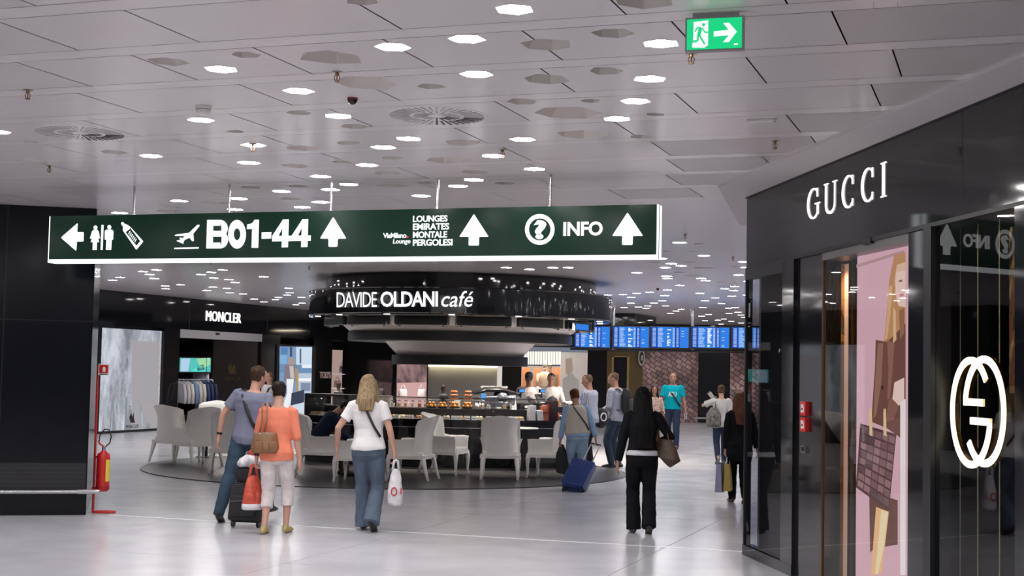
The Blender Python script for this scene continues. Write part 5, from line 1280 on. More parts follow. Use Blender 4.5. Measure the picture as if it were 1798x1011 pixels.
for k, (u, R_, zz, lab) in enumerate(((992, CR - .3, 0, 'silver foil packets heaped at the counter end, lower heap'), (1004, CR - .3, .12, 'silver foil packets heaped at the counter end, middle heap'), (998, 3.0, .24, 'large crinkled silver foil heap at the counter end'))):
    P = kp(u, R_, zC + zz); t = thing('foil_tray', lab, 'tray', P, kyaw(P), group='foil heaps')
    MB().box(-.15, .15, -.1, .1, 0, .012).build('tray', M_chrome, t)
    for q in range(10): MB().ell((random.uniform(-.12, .12), random.uniform(-.07, .07), .04 + random.uniform(0, .03)), .05, .045, .032, 8, 6, Matrix.Rotation(random.uniform(0, 3), 4, 'Z')).build('packet', foil, t, smooth=True)
# raised stand under the upper foil heaps
P = kp(1000, CR - .3, zC); t = thing('display_stand', 'small dark stepped stand under the foil packets', 'stand', P, kyaw(P))
MB().box(-.2, .2, .12, .32, 0, .115).build('step', M_dark, t); MB().box(-.2, .2, .34, .6, 0, .235).build('step', M_dark, t)
# cake stands / bowls at the left
for u, lab in ((684, 'stack of white takeaway tubs on the bar behind the glass'), (672, 'second stack of white takeaway tubs on the bar')):
    P = kp(u, 2.7, zK); t = thing('tub_stack', lab, 'tub', P, group='takeaway tubs')
    for j in range(4): MB().lathe([(.001, j * .05), (.055, j * .05), (.07, j * .05 + .06), (.074, j * .05 + .06)], 16).build('tub', mat('tub_white', (.65, .6, .55), .5), t, smooth=True)
# ================================================================== CAFE CHAIRS
M_chair = mat('white_chair_plastic', (.88, .85, .81), .22, spec=.5, var=.03, scale=3)
def chair_parts():
    # plan outline of the shell, from one arm front round the back to the other
    half = [(.325, .30), (.33, .20), (.325, .08), (.31, -.04), (.30, -.12), (.285, -.19), (.255, -.245), (.20, -.275), (.13, -.29), (.06, -.298), (0, -.30)]
    hts = [.645, .655, .65, .65, .675, .955, 1.0, 1.015, 1.03, 1.042, 1.047]
    pl = [(-x, y) for x, y in half] + half[::-1][1:]
    ht = hts + hts[::-1][1:]
    N = len(pl); rows = 9
    def grid(i0, i1):
        mb = MB(); cols = range(i0, i1 + 1); n = len(cols)
        pts = {}
        for lay in (0, 1):
            for r in range(rows):
                f = r / (rows - 1)
                for i in cols:
                    x, y = pl[i]; z = .34 + (ht[i] - .34) * f
                    tx = pl[min(i + 1, N - 1)][0] - pl[max(i - 1, 0)][0]; ty = pl[min(i + 1, N - 1)][1] - pl[max(i - 1, 0)][1]
                    L = math.hypot(tx, ty); nx, ny = ty / L, -tx / L      # outward
                    if nx * x + ny * (y - .05) < 0: nx, ny = -nx, -ny
                    back = max(0, (-y - .05) / .25)
                    h_ = max(0, (z - .62) / .43)
                    off = .015 * math.sin(f * PI) * (-1) + .075 * h_ * h_ * (1 - back * .5) + (.028 * f ** 3 if back < .3 else 0)
                    xx, yy = x + nx * off, y + ny * off - .085 * back * max(0, (z - .4) / .65) ** 1.3 - (.0 if back > .2 else 0)
                    j = min(i, N - 1 - i)
                    if j in (5, 6, 7): yy += (.085, .05, .02)[j - 5] * math.sin(PI * min(1, max(0, (z - .60) / .46))) 
                    if lay: # inner quilted face
                        th = .045 + .010 * math.cos(i * PI) * math.cos(r * PI)
                        if f > .97 or f < .03: th = .04
                        xx -= nx * th; yy -= ny * th
                    pts[lay, r, i] = len(mb.v); mb.v.append((xx, yy, z - (.012 if lay and r == rows - 1 else 0)))
        for r in range(rows - 1):
            for i in list(cols)[:-1]:
                mb.f.append((pts[0, r, i], pts[0, r, i + 1], pts[0, r + 1, i + 1], pts[0, r + 1, i])); mb.f.append((pts[1, r, i + 1], pts[1, r, i], pts[1, r + 1, i], pts[1, r + 1, i + 1]))
        for i in list(cols)[:-1]:
            mb.f.append((pts[0, rows - 1, i], pts[0, rows - 1, i + 1], pts[1, rows - 1, i + 1], pts[1, rows - 1, i])); mb.f.append((pts[0, 0, i + 1], pts[0, 0, i], pts[1, 0, i], pts[1, 0, i + 1]))
        for e in (i0, i1):
            for r in range(rows - 1): mb.f.append((pts[0, r, e], pts[0, r + 1, e], pts[1, r + 1, e], pts[1, r, e]))
        return mb
    return grid, N
def make_chair(label):
    t = thing('cafe_armchair', label, 'chair', group='white cafe armchairs')
    grid, N = chair_parts()
    grid(4, N - 5).build('backrest', M_chair, t, smooth=50)
    grid(0, 4).build('armrest', M_chair, t, smooth=50); grid(N - 5, N - 1).build('armrest', M_chair, t, smooth=50)
    MB().bbox(-.285, .285, -.26, .325, .385, .465, .03).build('seat', M_chair, t, smooth=50)
    # apron with a shallow scalloped lower edge
    for (x0, y0, x1, y1) in ((-.31, .315, .31, .315), (-.30, -.285, .30, -.285), (-.315, -.28, -.315, .31), (.315, -.28, .315, .31)):
        mb = MB(); n = 10; d = Vector((x1 - x0, y1 - y0, 0)); nn_ = Vector((-d.y, d.x, 0)).normalized() * .014
        for i in range(n + 1):
            f = i / n; zl = .335 + .03 * math.sin(f * PI) - .02 * math.exp(-((f - .5) / .12) ** 2)
            p = Vector((x0, y0, 0)) + d * f
            for q, z in ((p + nn_, .40), (p - nn_, .40), (p - nn_, zl), (p + nn_, zl)): mb.v.append((q.x, q.y, z))
        for i in range(n):
            for k in range(4): mb.f.append((i * 4 + k, i * 4 + (k + 1) % 4, (i + 1) * 4 + (k + 1) % 4, (i + 1) * 4 + k))
        mb.f += [(3, 2, 1, 0), (n * 4, n * 4 + 1, n * 4 + 2, n * 4 + 3)]
        mb.build('apron', M_chair, t)
    for sx in (-1, 1):
        MB().tube([(sx * .285, .29, .40), (sx * .295, .305, .32), (sx * .30, .31, .2), (sx * .295, .305, .08), (sx * .30, .32, .0)], [.036, .042, .028, .02, .022], 10).build('leg', M_chair, t, smooth='all')
        MB().tube([(sx * .265, -.25, .40), (sx * .28, -.28, .30), (sx * .29, -.32, .15), (sx * .30, -.37, .0)], [.036, .04, .028, .022], 10).build('leg', M_chair, t, smooth='all')
    return t
CH = [(305, 812, -28, 'leftmost white armchair, seen from behind at the deck edge'),
      (343, 818, 42, 'white armchair turned to show its quilted inside, in the far group'),
      (400, 832, 8, 'white armchair seen from behind beside the man in grey'),
      (365, 795, 172, 'white armchair facing the viewer at the back of the far group'),
      (556, 836, -84, 'white armchair in which the man in navy sits'),
      (628, 848, 80, 'white armchair half hidden behind the woman in white'),
      (722, 844, 76, 'white armchair turned sideways next to the plastic bag'),
      (780, 834, -108, 'white armchair showing its quilted front and arm before the counter'),
      (878, 842, -2, 'white armchair seen squarely from behind in front of the counter'),
      (966, 840, 72, 'white armchair turned sideways next to the woman in the vest')]
proto = None
CHAIRS = []
for u, v, hd, lab in CH:
    if proto is None: o = proto = make_chair(lab)
    else: o = copy_tree(proto); o['label'] = lab
    p = atz(u, v); o.location = (p.x, p.y + .12, .0125); o.rotation_euler.z = math.radians(hd); CHAIRS.append(o)
p = atz(916, 826); t = thing('cafe_table', 'small round white cafe table behind the square-on armchair', 'table', (p.x, p.y, .0125))
MB().lathe([(.001, .735), (.28, .735), (.29, .745), (.29, .755), (.28, .76), (.001, .76)], 32).build('tabletop', M_chair, t, smooth=30)
MB().cyl((0, 0, .02), (0, 0, .735), .028, n=14).build('pedestal', M_dark, t, smooth=True)
MB().lathe([(.001, .02), (.2, .012), (.2, 0), (.001, 0)], 28).build('base', M_dark, t)
p = atz(352, 806); t = thing('cafe_table', 'small round white cafe table between the chairs of the far group', 'table', (p.x, p.y + .5, .0125))
MB().lathe([(.001, .735), (.28, .735), (.29, .745), (.29, .755), (.28, .76), (.001, .76)], 32).build('tabletop', M_chair, t, smooth=30)
MB().cyl((0, 0, .02), (0, 0, .735), .028, n=14).build('pedestal', M_dark, t, smooth=True)
MB().lathe([(.001, .02), (.2, .012), (.2, 0), (.001, 0)], 28).build('base', M_dark, t)

# ================================================================== FIRE EXTINGUISHER ON ITS STAND
p = atz(163, 900)
st = thing('extinguisher_stand', 'red steel pole stand with a loop foot beside the dark column', 'stand', p)
K = p.y / F
ht_ = 1.8 - (637 - 635) * K
MB().tube([(0, 0, .012), (0, 0, .1), (0, 0, ht_ - .02)], .014, 12).build('pole', M_red, st, smooth=True)
MB().tube([(.0, 0, .014), (.03, -.05, .014), (.20, -.06, .014), (.26, -.02, .014), (.26, .03, .014), (.20, .07, .014), (.03, .06, .014)], .013, 10, closed=True).build('loop_foot', M_red, st, smooth=True)
MB().tube([(0, 0, .66), (.03, -.01, .67), (.05, -.01, .66), (.05, -.01, .50)], .012, 8).build('hook', M_red, st, smooth=True)
MB().bbox(-.02, .02, -.02, .02, .26, .31, .005).build('clamp', M_red, st)
sg_ = MB().bbox(.01, .14, -.022, -.014, ht_ - .14, ht_ - .005, .003).build('sign_plate', mat('sign_white', (.75, .73, .72), .4), st)
MB().box(.022, .128, -.0235, -.021, ht_ - .115, ht_ - .017).build('red_field', M_red, sg_)
MB().tube([(.078, -.0245, ht_ - .10), (.078, -.0245, ht_ - .055), (.078, -.0245, ht_ - .04)], [(.018, .002), (.018, .002), (.008, .002)], 8, ref=(1, 0, 0)).build('extinguisher_symbol', MATS['sign_white'], sg_)
MB().box(.03, .12, -.0235, -.021, ht_ - .134, ht_ - .124).build('caption', M_joint, sg_)
fe = thing('fire_extinguisher', 'red fire extinguisher with black hose hanging on the pole stand', 'fire extinguisher', (p.x + .11, p.y - .02, .26))
MB().lathe([(.001, 0), (.06, .0), (.075, .02), (.078, .05), (.078, .40), (.068, .45), (.03, .475), (.022, .49)], 28).build('cylinder', M_red, fe, smooth=True)
MB().lathe([(.0795, .02), (.0805, .06), (.0795, .07)], 28).build('base_ring', mat('red_dark', (.35, .01, .01), .4), fe)
MB().cyl((0, 0, .485), (0, 0, .53), .022, n=12).build('valve', M_chrome, fe, smooth=True)
MB().tube([(0, 0, .53), (-.04, -.01, .56), (-.07, -.01, .60)], [.012, .01, .008], 8).build('lever', M_red, fe)
MB().tube([(-.02, 0, .54), (-.06, 0, .57), (-.055, 0, .66), (.0, 0, .74), (.055, 0, .735), (.085, 0, .66), (.07, 0, .58), (.02, 0, .53)], .008, 8).build('hose', M_dark, fe, smooth='all')
MB().lathe([(.079, .12), (.079, .38)], 10, a0=-.9, a1=.3).build('yellow_label', mat('label_yellow', (.75, .6, .06), .5), fe)
# ================================================================== PEOPLE
def bake(mb, voxel, smooth=3, amp=0.0, nscale=(9, 9, 5), seed=0.0):
    me = mb.mesh('tmp'); bm = bmesh.new(); bm.from_mesh(me); bmesh.ops.recalc_face_normals(bm, faces=bm.faces); bm.to_mesh(me); bm.free()
    o = bpy.data.objects.new('tmp', me)
    r = o.modifiers.new('r', 'REMESH'); r.mode = 'VOXEL'; r.voxel_size = voxel
    if smooth:
        s = o.modifiers.new('s', 'SMOOTH'); s.factor = .5; s.iterations = smooth
    out = evaluated(o); bpy.data.meshes.remove(me)
    if amp:
        out.update(); n = len(out.vertices)
        co = [0.0] * (3 * n); no = [0.0] * (3 * n)
        out.vertices.foreach_get('co', co); out.vertices.foreach_get('normal', no)
        N = noise.noise; a_, b_, c_ = nscale
        for i in range(0, 3 * n, 3):
            x, y, z = co[i] * a_, co[i + 1] * b_, co[i + 2] * c_
            d = amp * (N((x + seed, y, z)) + .5 * N((x * 2.3, y * 2.3 + seed, z * 2.3)))
            co[i] += no[i] * d; co[i + 1] += no[i + 1] * d; co[i + 2] += no[i + 2] * d
        out.vertices.foreach_set('co', co); out.update()
    return out
def ik(a, c, l1, l2, pole):
    a, c = Vector(a), Vector(c); d = c - a; L = d.length
    if L > (l1 + l2) * .995: c = a + d.normalized() * (l1 + l2) * .995; d = c - a; L = d.length
    x = (l1 * l1 - l2 * l2 + L * L) / (2 * L); y = math.sqrt(max(0, l1 * l1 - x * x))
    n = d.normalized(); p = Vector(pole); p = p - n * p.dot(n)
    if p.length < 1e-5: p = n.orthogonal()
    return a + n * x + p.normalized() * y, c
SKIN = {'fair': (.55, .30, .22), 'tan': (.40, .21, .14), 'pale': (.60, .36, .29)}
HAIRN = {}
def person(label, P, heading, h, sex='m', skin='fair', lean=0, side=0, twist=0, head=(0, 0), pelvis=None, footL=(-.1, -.2, 0), footR=(.1, .2, 0), handL=None, handR=None, poleL=None, poleR=None,
           shirt=(.5, .5, .5), hem=.86, sleeve=.55, fit=.014, shirt_mat=None, pants=(.05, .07, .12), leg_end=1.0, flare=.0, tight=0.0, shoes=(.02, .02, .02), hair='short', hair_col=(.05, .03, .02), hair_len=.3, face=False, voxel=.0085, bulk=1.0, cap=None, pants_mat=None, gripL=False, gripR=False):
    k = h / 1.75; male = sex == 'm'
    root = thing('person', label, 'person', P, math.radians(heading))
    pz = .93 if pelvis is None else pelvis[2]; py = 0 if pelvis is None else pelvis[1]; px = 0 if pelvis is None else pelvis[0]
    Rm = Matrix.Rotation(math.radians(twist), 3, 'Z') @ Matrix.Rotation(math.radians(side), 3, 'Y') @ Matrix.Rotation(-math.radians(lean), 3, 'X')
    O = Vector((px, py, pz))
    def U(x, y, z): return O + Rm @ Vector((x, y, z - .93))        # upper body frame
    def S(p): return tuple(Vector(p) * k)
    def R_(r): return tuple(x * k for x in r) if isinstance(r, tuple) else r * k
    side_ax = Rm @ Vector((1, 0, 0))
    if male: rings = [(.84, .162, .112, 0), (.93, .168, .120, -.01), (1.03, .158, .112, 0), (1.15, .160, .112, .005), (1.27, .178, .120, .005), (1.36, .185, .115, 0), (1.42, .165, .092, -.005), (1.465, .085, .065, -.008)]
    else: rings = [(.84, .165, .115, -.005), (.92, .172, .125, -.015), (1.03, .140, .102, 0), (1.12, .130, .098, .005), (1.24, .148, .118, .012), (1.34, .155, .105, .004), (1.405, .135, .082, -.005), (1.45, .07, .058, -.008)]
    if bulk != 1: rings = [(z, a * bulk, b * bulk, y) for z, a, b, y in rings]
    SHX, SHZ = (.185 * bulk, 1.405) if male else (.155 * bulk, 1.385)
    LA, LF = .295, .255
    def torso(mb, z0, z1, inf):
        sel = [r for r in rings if z0 <= r[0] <= z1]
        def at(z):
            for a, b in zip(rings, rings[1:]):
                if a[0] <= z <= b[0]:
                    f = (z - a[0]) / (b[0] - a[0]); return tuple([z] + [a[i] * (1 - f) + b[i] * f for i in (1, 2, 3)])
            return rings[0] if z < rings[0][0] else rings[-1]
        if not sel or sel[0][0] > z0 + .005: sel = [(z0,) + at(z0)[1:]] + sel
        if sel[-1][0] < z1 - .005: sel = sel + [(z1,) + at(z1)[1:]]
        mb.tube([S(U(0, y, z)) for z, a, b, y in sel], [R_((a + inf, b + inf)) for z, a, b, y in sel], 20, ref=side_ax)
    # legs
    legs = []
    for s, ft in ((-1, footL), (1, footR)):
        hip = O + Vector((s * .088, 0, -.02)); lift = ft[2]; pitch = ft[3] if len(ft) > 3 else 0
        heel_up = .10 * math.sin(math.radians(max(0, pitch)))
        ank = Vector((ft[0], ft[1], .085 + lift + heel_up * 1.3))
        kn, ank = ik(hip, ank, .435, .425, (s * .08, 1, .15))
        legs.append((s, hip, kn, ank, pitch))
    arms = []
    for s, hd, pole in ((-1, handL, poleL), (1, handR, poleR)):
        sh = U(s * SHX, -.005, SHZ)
        if hd is None: hd = (px + s * (.25 * bulk), py + .05, pz - .05)
        el, wr = ik(sh, hd, LA, LF, pole or (s * .45, -1, -.1))
        arms.append((s, sh, el, wr))
    # ---- head frame
    HR = Rm @ Matrix.Rotation(math.radians(head[0]), 3, 'Z') @ Matrix.Rotation(-math.radians(head[1]), 3, 'X')
    nb = U(0, -.01, 1.445 if male else 1.43); HCn = U(0, .01, 1.50 if male else 1.485) + HR @ Vector((0, .012, .125))
    def Hd(x, y, z): return HCn + HR @ Vector((x, y, z))
    body = MB()
    hr = [(-.115, .045, .022, .026), (-.100, .036, .044, .050), (-.065, .022, .058, .074), (-.02, .010, .068, .088), (.02, .002, .073, .096), (.06, -.004, .071, .095), (.09, -.008, .058, .078), (.108, -.010, .036, .050), (.116, -.011, .012, .016)]
    body.tube([S(Hd(0, y, z)) for z, y, a, b in hr], [R_((a, b)) for z, y, a, b in hr], 18, ref=HR @ Vector((1, 0, 0)))
    body.tube([S(nb + Vector((0, 0, -.05))), S(nb), S(Hd(0, -.02, -.09)), S(Hd(0, -.015, -.03))], [R_(.068), R_(.058), R_(.055), R_(.058)], 14)
    body.tube([S(Hd(0, .093, .012)), S(Hd(0, .110, -.022)), S(Hd(0, .096, -.036))], [R_(.008), R_(.015), R_(.011)], 8, round_end=True)
    for s in (-1, 1): body.ell(S(Hd(s * .073, -.005, -.005)), .012 * k, .020 * k, .032 * k, 10, 6)
    torso(body, .84, 1.47, -.012)
    for s, hip, kn, ank, pitch in legs:
        calf = kn.lerp(ank, .28)
        body.tube([S(hip), S(hip.lerp(kn, .5)), S(kn), S(calf), S(ank.lerp(kn, .12)), S(ank)], [R_(.080), R_(.070), R_(.050), R_(.052), R_(.035), R_(.034)], 14, round_end=True)
        body.ell(S(ank + Vector((0, .03, -.03))), .035 * k, .07 * k, .035 * k)
    for (s, sh, el, wr), grip in zip(arms, (gripL, gripR)):
        body.tube([S(sh), S(sh.lerp(el, .5)), S(el), S(el.lerp(wr, .35)), S(wr)], [R_(.047), R_(.043), R_(.036), R_(.036), R_(.025)], 12, round_end=True)
        d = (wr - el).normalized(); d = (d + Vector((0, 0, -.9 if grip else -.5))).normalized()
        inw = Vector((-s, .15, 0)); inw = (inw - d * inw.dot(d)).normalized(); fwd = d.cross(inw) * (1 if s < 0 else -1)
        if fwd.y < 0: fwd = -fwd
        body.tube([S(wr), S(wr + d * .045), S(wr + d * .095)], [R_((.022, .024)), R_((.017, .040)), R_((.014, .040))], 12, ref=inw, round_end=True)
        for q in range(4):
            b0 = wr + d * .088 + fwd * (.030 - q * .020); L = (.070, .080, .074, .058)[q]; cu = 1.3 if grip else .45
            p1 = b0 + (d * math.cos(cu * .4) + inw * math.sin(cu * .4)) * L * .45
            p2 = p1 + (d * math.cos(cu * 1.1) + inw * math.sin(cu * 1.1)) * L * .33; p3 = p2 + (d * math.cos(cu * 1.9) + inw * math.sin(cu * 1.9)) * L * .26
            body.tube([S(b0 - d * .015), S(b0), S(p1), S(p2), S(p3)], [R_(.0098), R_(.0098), R_(.009), R_(.0082), R_(.007)], 8, round_end=True)
        t0 = wr + d * .035 + fwd * .03
        body.tube([S(t0 - fwd * .01), S(t0 + fwd * .022 + d * .028), S(t0 + fwd * .026 + d * .058 + inw * .012)], [R_(.012), R_(.011), R_(.0085)], 8, round_end=True)
    bm_ = bake(body, voxel * k, 2)
    link('body', bm_, mat('skin_' + skin, SKIN[skin], .5, var=.05, scale=12), root, 'all')
    # ---- trousers
    mb = MB()
    torso(mb, .84, min(1.02, hem + .05), .006 - tight * .002)
    mb.ell(S(O + Vector((0, -.01, -.07))), .165 * k * bulk, .118 * k, .08 * k, 16, 10)
    for s, hip, kn, ank, pitch in legs:
        full = leg_end >= .95
        pts = [hip + Vector((0, 0, .03)), hip.lerp(kn, .5), kn]; rad = [.100 * bulk, .089 * bulk, .070 + (1 - tight) * .008]
        if leg_end > .55:
            e = kn.lerp(ank, min(1.0, (leg_end - .5) * 2)); low = e + (Vector((0, 0, -.045)) if full else Vector((0, 0, 0)))
            pts += [kn.lerp(low, .5), low]; rad += [.069 + flare * .35 + (1 - tight) * .004, (.056 if full else .072) + flare - tight * .008]
        mb.tube([S(p) for p in pts], [R_(r) for r in rad], 16)
    link('trousers', bake(mb, voxel * k * 1.15, 3, .007 * k, (7, 7, 10), h * 9), pants_mat or mat('cloth_%d_%d_%d' % tuple(int(c * 255) for c in pants), pants, .85, spec=.15, var=.16, scale=9, bump=.25, bscale=120), root, 'all')
    # ---- shirt
    mb = MB(); torso(mb, hem, 1.45 if male else 1.43, fit)
    for s, sh, el, wr in arms:
        pts = [sh + side_ax * (-s * .03), sh]; rad = [.062 + fit * .5, .056 + fit * .6]
        if sleeve <= 1: pts += [sh.lerp(el, sleeve * .6), sh.lerp(el, sleeve)]; rad += [.052 + fit * .6, .050 + fit * .9]
        else:
            e = el.lerp(wr, min(sleeve - 1, .97)); pts += [sh.lerp(el, .5), el, el.lerp(e, .5), e]; rad += [.050 + fit * .6, .044 + fit * .6, .041 + fit * .5, .034 + fit * .5]
        mb.tube([S(p) for p in pts], [R_(r) for r in rad], 14)
    link('shirt', bake(mb, voxel * k * 1.1, 3, .008 * k, (8, 8, 6), h * 5), shirt_mat or mat('cloth_%d_%d_%d' % tuple(int(c * 255) for c in shirt), shirt, .85, spec=.15, var=.05, scale=6, bump=.15, bscale=90), root, 'all')
    # ---- shoes
    for s, hip, kn, ank, pitch in legs:
        a_ = math.radians(pitch); ca, sa = math.cos(a_), math.sin(a_)
        def fp(y, z): # pitch about the ball of the foot
            yb = .11; yy, zz = y - yb, z
            return ank + Vector((s * .012 * (y > 0) , yb + yy * ca + zz * sa - .0, -.085 - .10 * math.sin(max(0, a_)) * 1.3 + zz * ca - yy * sa))
        mbs = MB()
        mbs.tube([S(fp(-.062, .036)), S(fp(-.03, .044)), S(fp(.03, .046)), S(fp(.10, .034)), S(fp(.165, .026)), S(fp(.195, .02))], [R_((.026, .030)), R_((.036, .042)), R_((.038, .044)), R_((.045, .033)), R_((.040, .025)), R_((.022, .016))], 14, ref=(1, 0, 0), round_end=True)
        mbs.tube([S(fp(-.02, .05)), S(fp(-.005, .085))], [R_(.038), R_(.036)], 12)
        link('shoe', bake(mbs, .007, 1), mat('shoe_%d_%d_%d' % tuple(int(c * 255) for c in shoes), shoes, .4), root, 'all')
    # ---- hair
    mb = MB(); fl = .0
    hs = [(-.055, -.048, .060, .052), (-.02, -.034, .074, .076), (.02, -.026, .082, .088), (.06, -.014, .082, .098), (.095, -.012, .068, .086), (.118, -.012, .045, .058), (.128, -.012, .015, .02)]
    if hair in ('short', 'bob', 'long', 'bun', 'wavy'):
        mb.tube([S(Hd(0, y, z)) for z, y, a, b in hs], [R_((a, b)) for z, y, a, b in hs], 18, ref=HR @ Vector((1, 0, 0)))
    if hair == 'crop' :
        hs2 = [(-.03, -.050, .055, .05), (.01, -.030, .074, .076), (.05, -.012, .0755, .091), (.09, -.010, .063, .083), (.112, -.011, .042, .055), (.121, -.011, .014, .018)]
        mb.tube([S(Hd(0, y, z)) for z, y, a, b in hs2], [R_((a, b)) for z, y, a, b in hs2], 18, ref=HR @ Vector((1, 0, 0)))
    if hair in ('bob', 'long', 'wavy'):
        L = hair_len; b0 = Hd(0, -.045, .05); back = U(0, -.155 if L > .25 else -.09, 1.63 - L)
        p1 = Hd(0, -.070, -.03); p2 = p1.lerp(back, .55) + Rm @ Vector((0, -.025, 0))
        w0 = .084; wl = .13 if hair == 'long' else .105
        mb.tube([S(b0), S(p1), S(p2), S(back)], [R_((.082, .06)), R_((w0 + .012, .058)), R_((wl, .048)), R_((wl * .78, .026))], 18, ref=side_ax)
        for s in (-1, 1):
            mb.tube([S(Hd(s * .06, -.01, .06)), S(Hd(s * .078, -.01, -.02)), S(Hd(s * .080, -.02, -.10)), S(U(s * (.10 if L < .3 else .12), -.06 if not face else .05, 1.63 - min(L, .42) * .95))], [R_((.03, .05)), R_((.03, .055)), R_((.036, .05)), R_((.022, .03))], 12, ref=side_ax)
    if hair == 'bun': mb.ell(S(Hd(0, -.10, .075)), .045 * k, .04 * k, .045 * k); mb.tube([S(Hd(0, -.05, .02)), S(Hd(0, -.07, -.06))], [R_((.07, .05)), R_((.05, .035))], 12, ref=side_ax)
    if mb.v:
        link('hair', bake(mb, .0075, 1, .009 * k, (38, 38, 4) if hair != 'short' else (22, 22, 16), h * 3), mat('hair_%d_%d' % (int(hair_col[0] * 500), int(hair_col[2] * 500)), hair_col, .45, spec=.14, var=.45, scale=14, stretch=(6, 6, .6), bump=.5, bscale=30), root, 'all')
    if cap:
        mc = MB().tube([S(Hd(0, -.01, z)) for z in (.035, .075, .11, .135)], [R_((.082, .102)), R_((.082, .102)), R_((.07, .09)), R_((.03, .04))], 18, ref=HR @ Vector((1, 0, 0)))
        mc.tube([S(Hd(0, .08, .04)), S(Hd(0, .15, .03))], [R_((.07, .012)), R_((.05, .006))], 14, ref=HR @ Vector((1, 0, 0)))
        mc.build('cap', mat('cap_dark', cap, .7), root, smooth='all')
    if face:
        for s in (-1, 1):
            MB().ell(S(Hd(s * .03, .083, .016)), .012 * k, .007 * k, .006 * k, 8, 6).build('eye', mat('eye_dark', (.04, .03, .03), .2), root, smooth='all')
            MB().tube([S(Hd(s * .045, .082, .034)), S(Hd(s * .03, .091, .038)), S(Hd(s * .014, .091, .035))], .004 * k, 6).build('eyebrow', mat('brow', (.05, .03, .02), .8), root)
        MB().tube([S(Hd(-.022, .086, -.062)), S(Hd(0, .094, -.061)), S(Hd(.022, .086, -.062))], [.003 * k, .006 * k, .003 * k], 6).build('mouth', mat('lips', (.36, .12, .10), .5), root)
    Mw = Matrix.Translation(Vector(P)) @ Matrix.Rotation(math.radians(heading), 4, 'Z')
    info = {'root': root, 'M': Mw, 'k': k}
    def Wp(v): return Mw @ Vector(S(v))
    info['hand'] = {s: Wp(wr + Vector((0, 0, -.085))) for s, sh, el, wr in arms}
    info['wrist'] = {s: (S(wr), S(el)) for s, sh, el, wr in arms}
    info['U'] = lambda x, y, z: Wp(U(x, y, z)); info['Ul'] = lambda x, y, z: Vector(S(U(x, y, z)))
    info['rings'] = rings
    return info
def strap(info, pts, w_=.018, material=None, name='shoulder_strap', parent=None):
    """a flat band through upper-body points of the person (local), a child of the person"""
    P = [info['Ul'](*p) for p in pts]
    return MB().tube(P, [(w_, .005)] * len(P), 8, ref=(0, 0, 1) if False else None).build(name, material or mat('strap_black', (.012, .012, .014), .6), parent or info['root'], smooth='all')
def band(info, s, material, name='wristwatch'):
    wr, el = (Vector(q) for q in info['wrist'][s]); d = (el - wr).normalized()
    return MB().tube([wr + d * .035, wr + d * .06], [.033, .033], 14).build(name, material, info['root'], smooth=True)
jeans = lambda n, c: mat(n, c, .85, var=.28, scale=5, bump=.2, bscale=150, stretch=(1.6, 1.6, .6))
M_skinny = None
# ---- couple on the left
p = Vector((-3.03, 16.62, 0.0))
gm_ = person('man in grey-blue polo and jeans walking away beside the woman in coral', p, -8, 1.80, 'm', 'fair', lean=4, side=5, twist=-10, head=(-22, 3), footL=(-.20, -.36, 0, 25), footR=(.16, .42, 0, 0), handL=(-.36, .04, .93), poleL=(-1, -.3, 0), handR=(.24, -.12, .86), gripR=True,
    shirt=(.19, .20, .28), hem=.87, sleeve=.62, fit=.022, pants=(.03, .06, .10), pants_mat=jeans('jeans_dark', (.022, .05, .085)), shoes=(.015, .014, .014), hair='short', hair_col=(.055, .032, .02), bulk=1.06, voxel=.008)
strap(gm_, [(-.10, -.03, 1.47), (-.075, -.125, 1.40), (.0, -.155, 1.27), (.09, -.15, 1.12), (.15, -.10, 1.02)], .02)
band(gm_, -1, mat('watch_black', (.015, .015, .015), .4))
sw_ = person('woman in coral shirt and white cropped trousers carrying bags', Vector((-2.50, 15.42, 0)), -6, 1.65, 'f', 'fair', lean=2, twist=4, head=(18, 4), footL=(-.10, -.08, 0), footR=(.10, .12, 0), handL=(-.26, .06, .78), handR=(.27, .05, .77), gripL=True,
    shirt=(.78, .235, .145), hem=.84, sleeve=1.12, fit=.022, pants=(.66, .60, .60), leg_end=.74, flare=.0, shoes=(.42, .33, .12), hair='short', hair_col=(.018, .013, .012), bulk=1.04, voxel=.008)
band(sw_, -1, mat('watch_black'), 'bracelet')
def hang_bag(P, yaw, w_, h_, d_, m_, label, name='shopping_bag', hl=.12, print_=None, slump=1.0, accent=None, cat='bag'):
    """soft carrier bag hanging from point P (top of its handles)"""
    t = thing(name, label, cat, P, yaw)
    z0 = -hl
    mb = MB().tube([(0, 0, z0 - h_), (0, 0, z0 - h_ * .93), (0, 0, z0 - h_ * .6), (0, 0, z0 - h_ * .25), (0, 0, z0)], [(w_ * .40, d_ * .4), (w_ * .5, d_ * .5 * slump), (w_ * .48, d_ * .5), (w_ * .38, d_ * .3), (w_ * .24, d_ * .14)], 20, ref=(1, 0, 0))
    me = bake(mb, .008, 2, .010, (16, 16, 9), P[0]); link('body', me, m_, t, 'all')
    for y in (-.01, .01): MB().tube([(-w_ * .2, y, z0 - .01), (-.02, y, -.01), (0, y, 0), (.02, y, -.01), (w_ * .2, y, z0 - .01)], [(.012, .003)] * 5, 8).build('handle', m_, t, smooth='all')
    return t
plast = mat('white_plastic_bag', (.70, .69, .72), .35, bump=.6, bscale=14, var=.04)
hb = hang_bag(sw_['hand'][-1] + Vector((-.03, .0, .01)), .5, .23, .36, .14, mat('red_print_plastic', (.60, .085, .045), .35, bump=.6, bscale=12, var=.3, scale=10), 'red printed plastic bag hanging from the hand of the woman in coral')
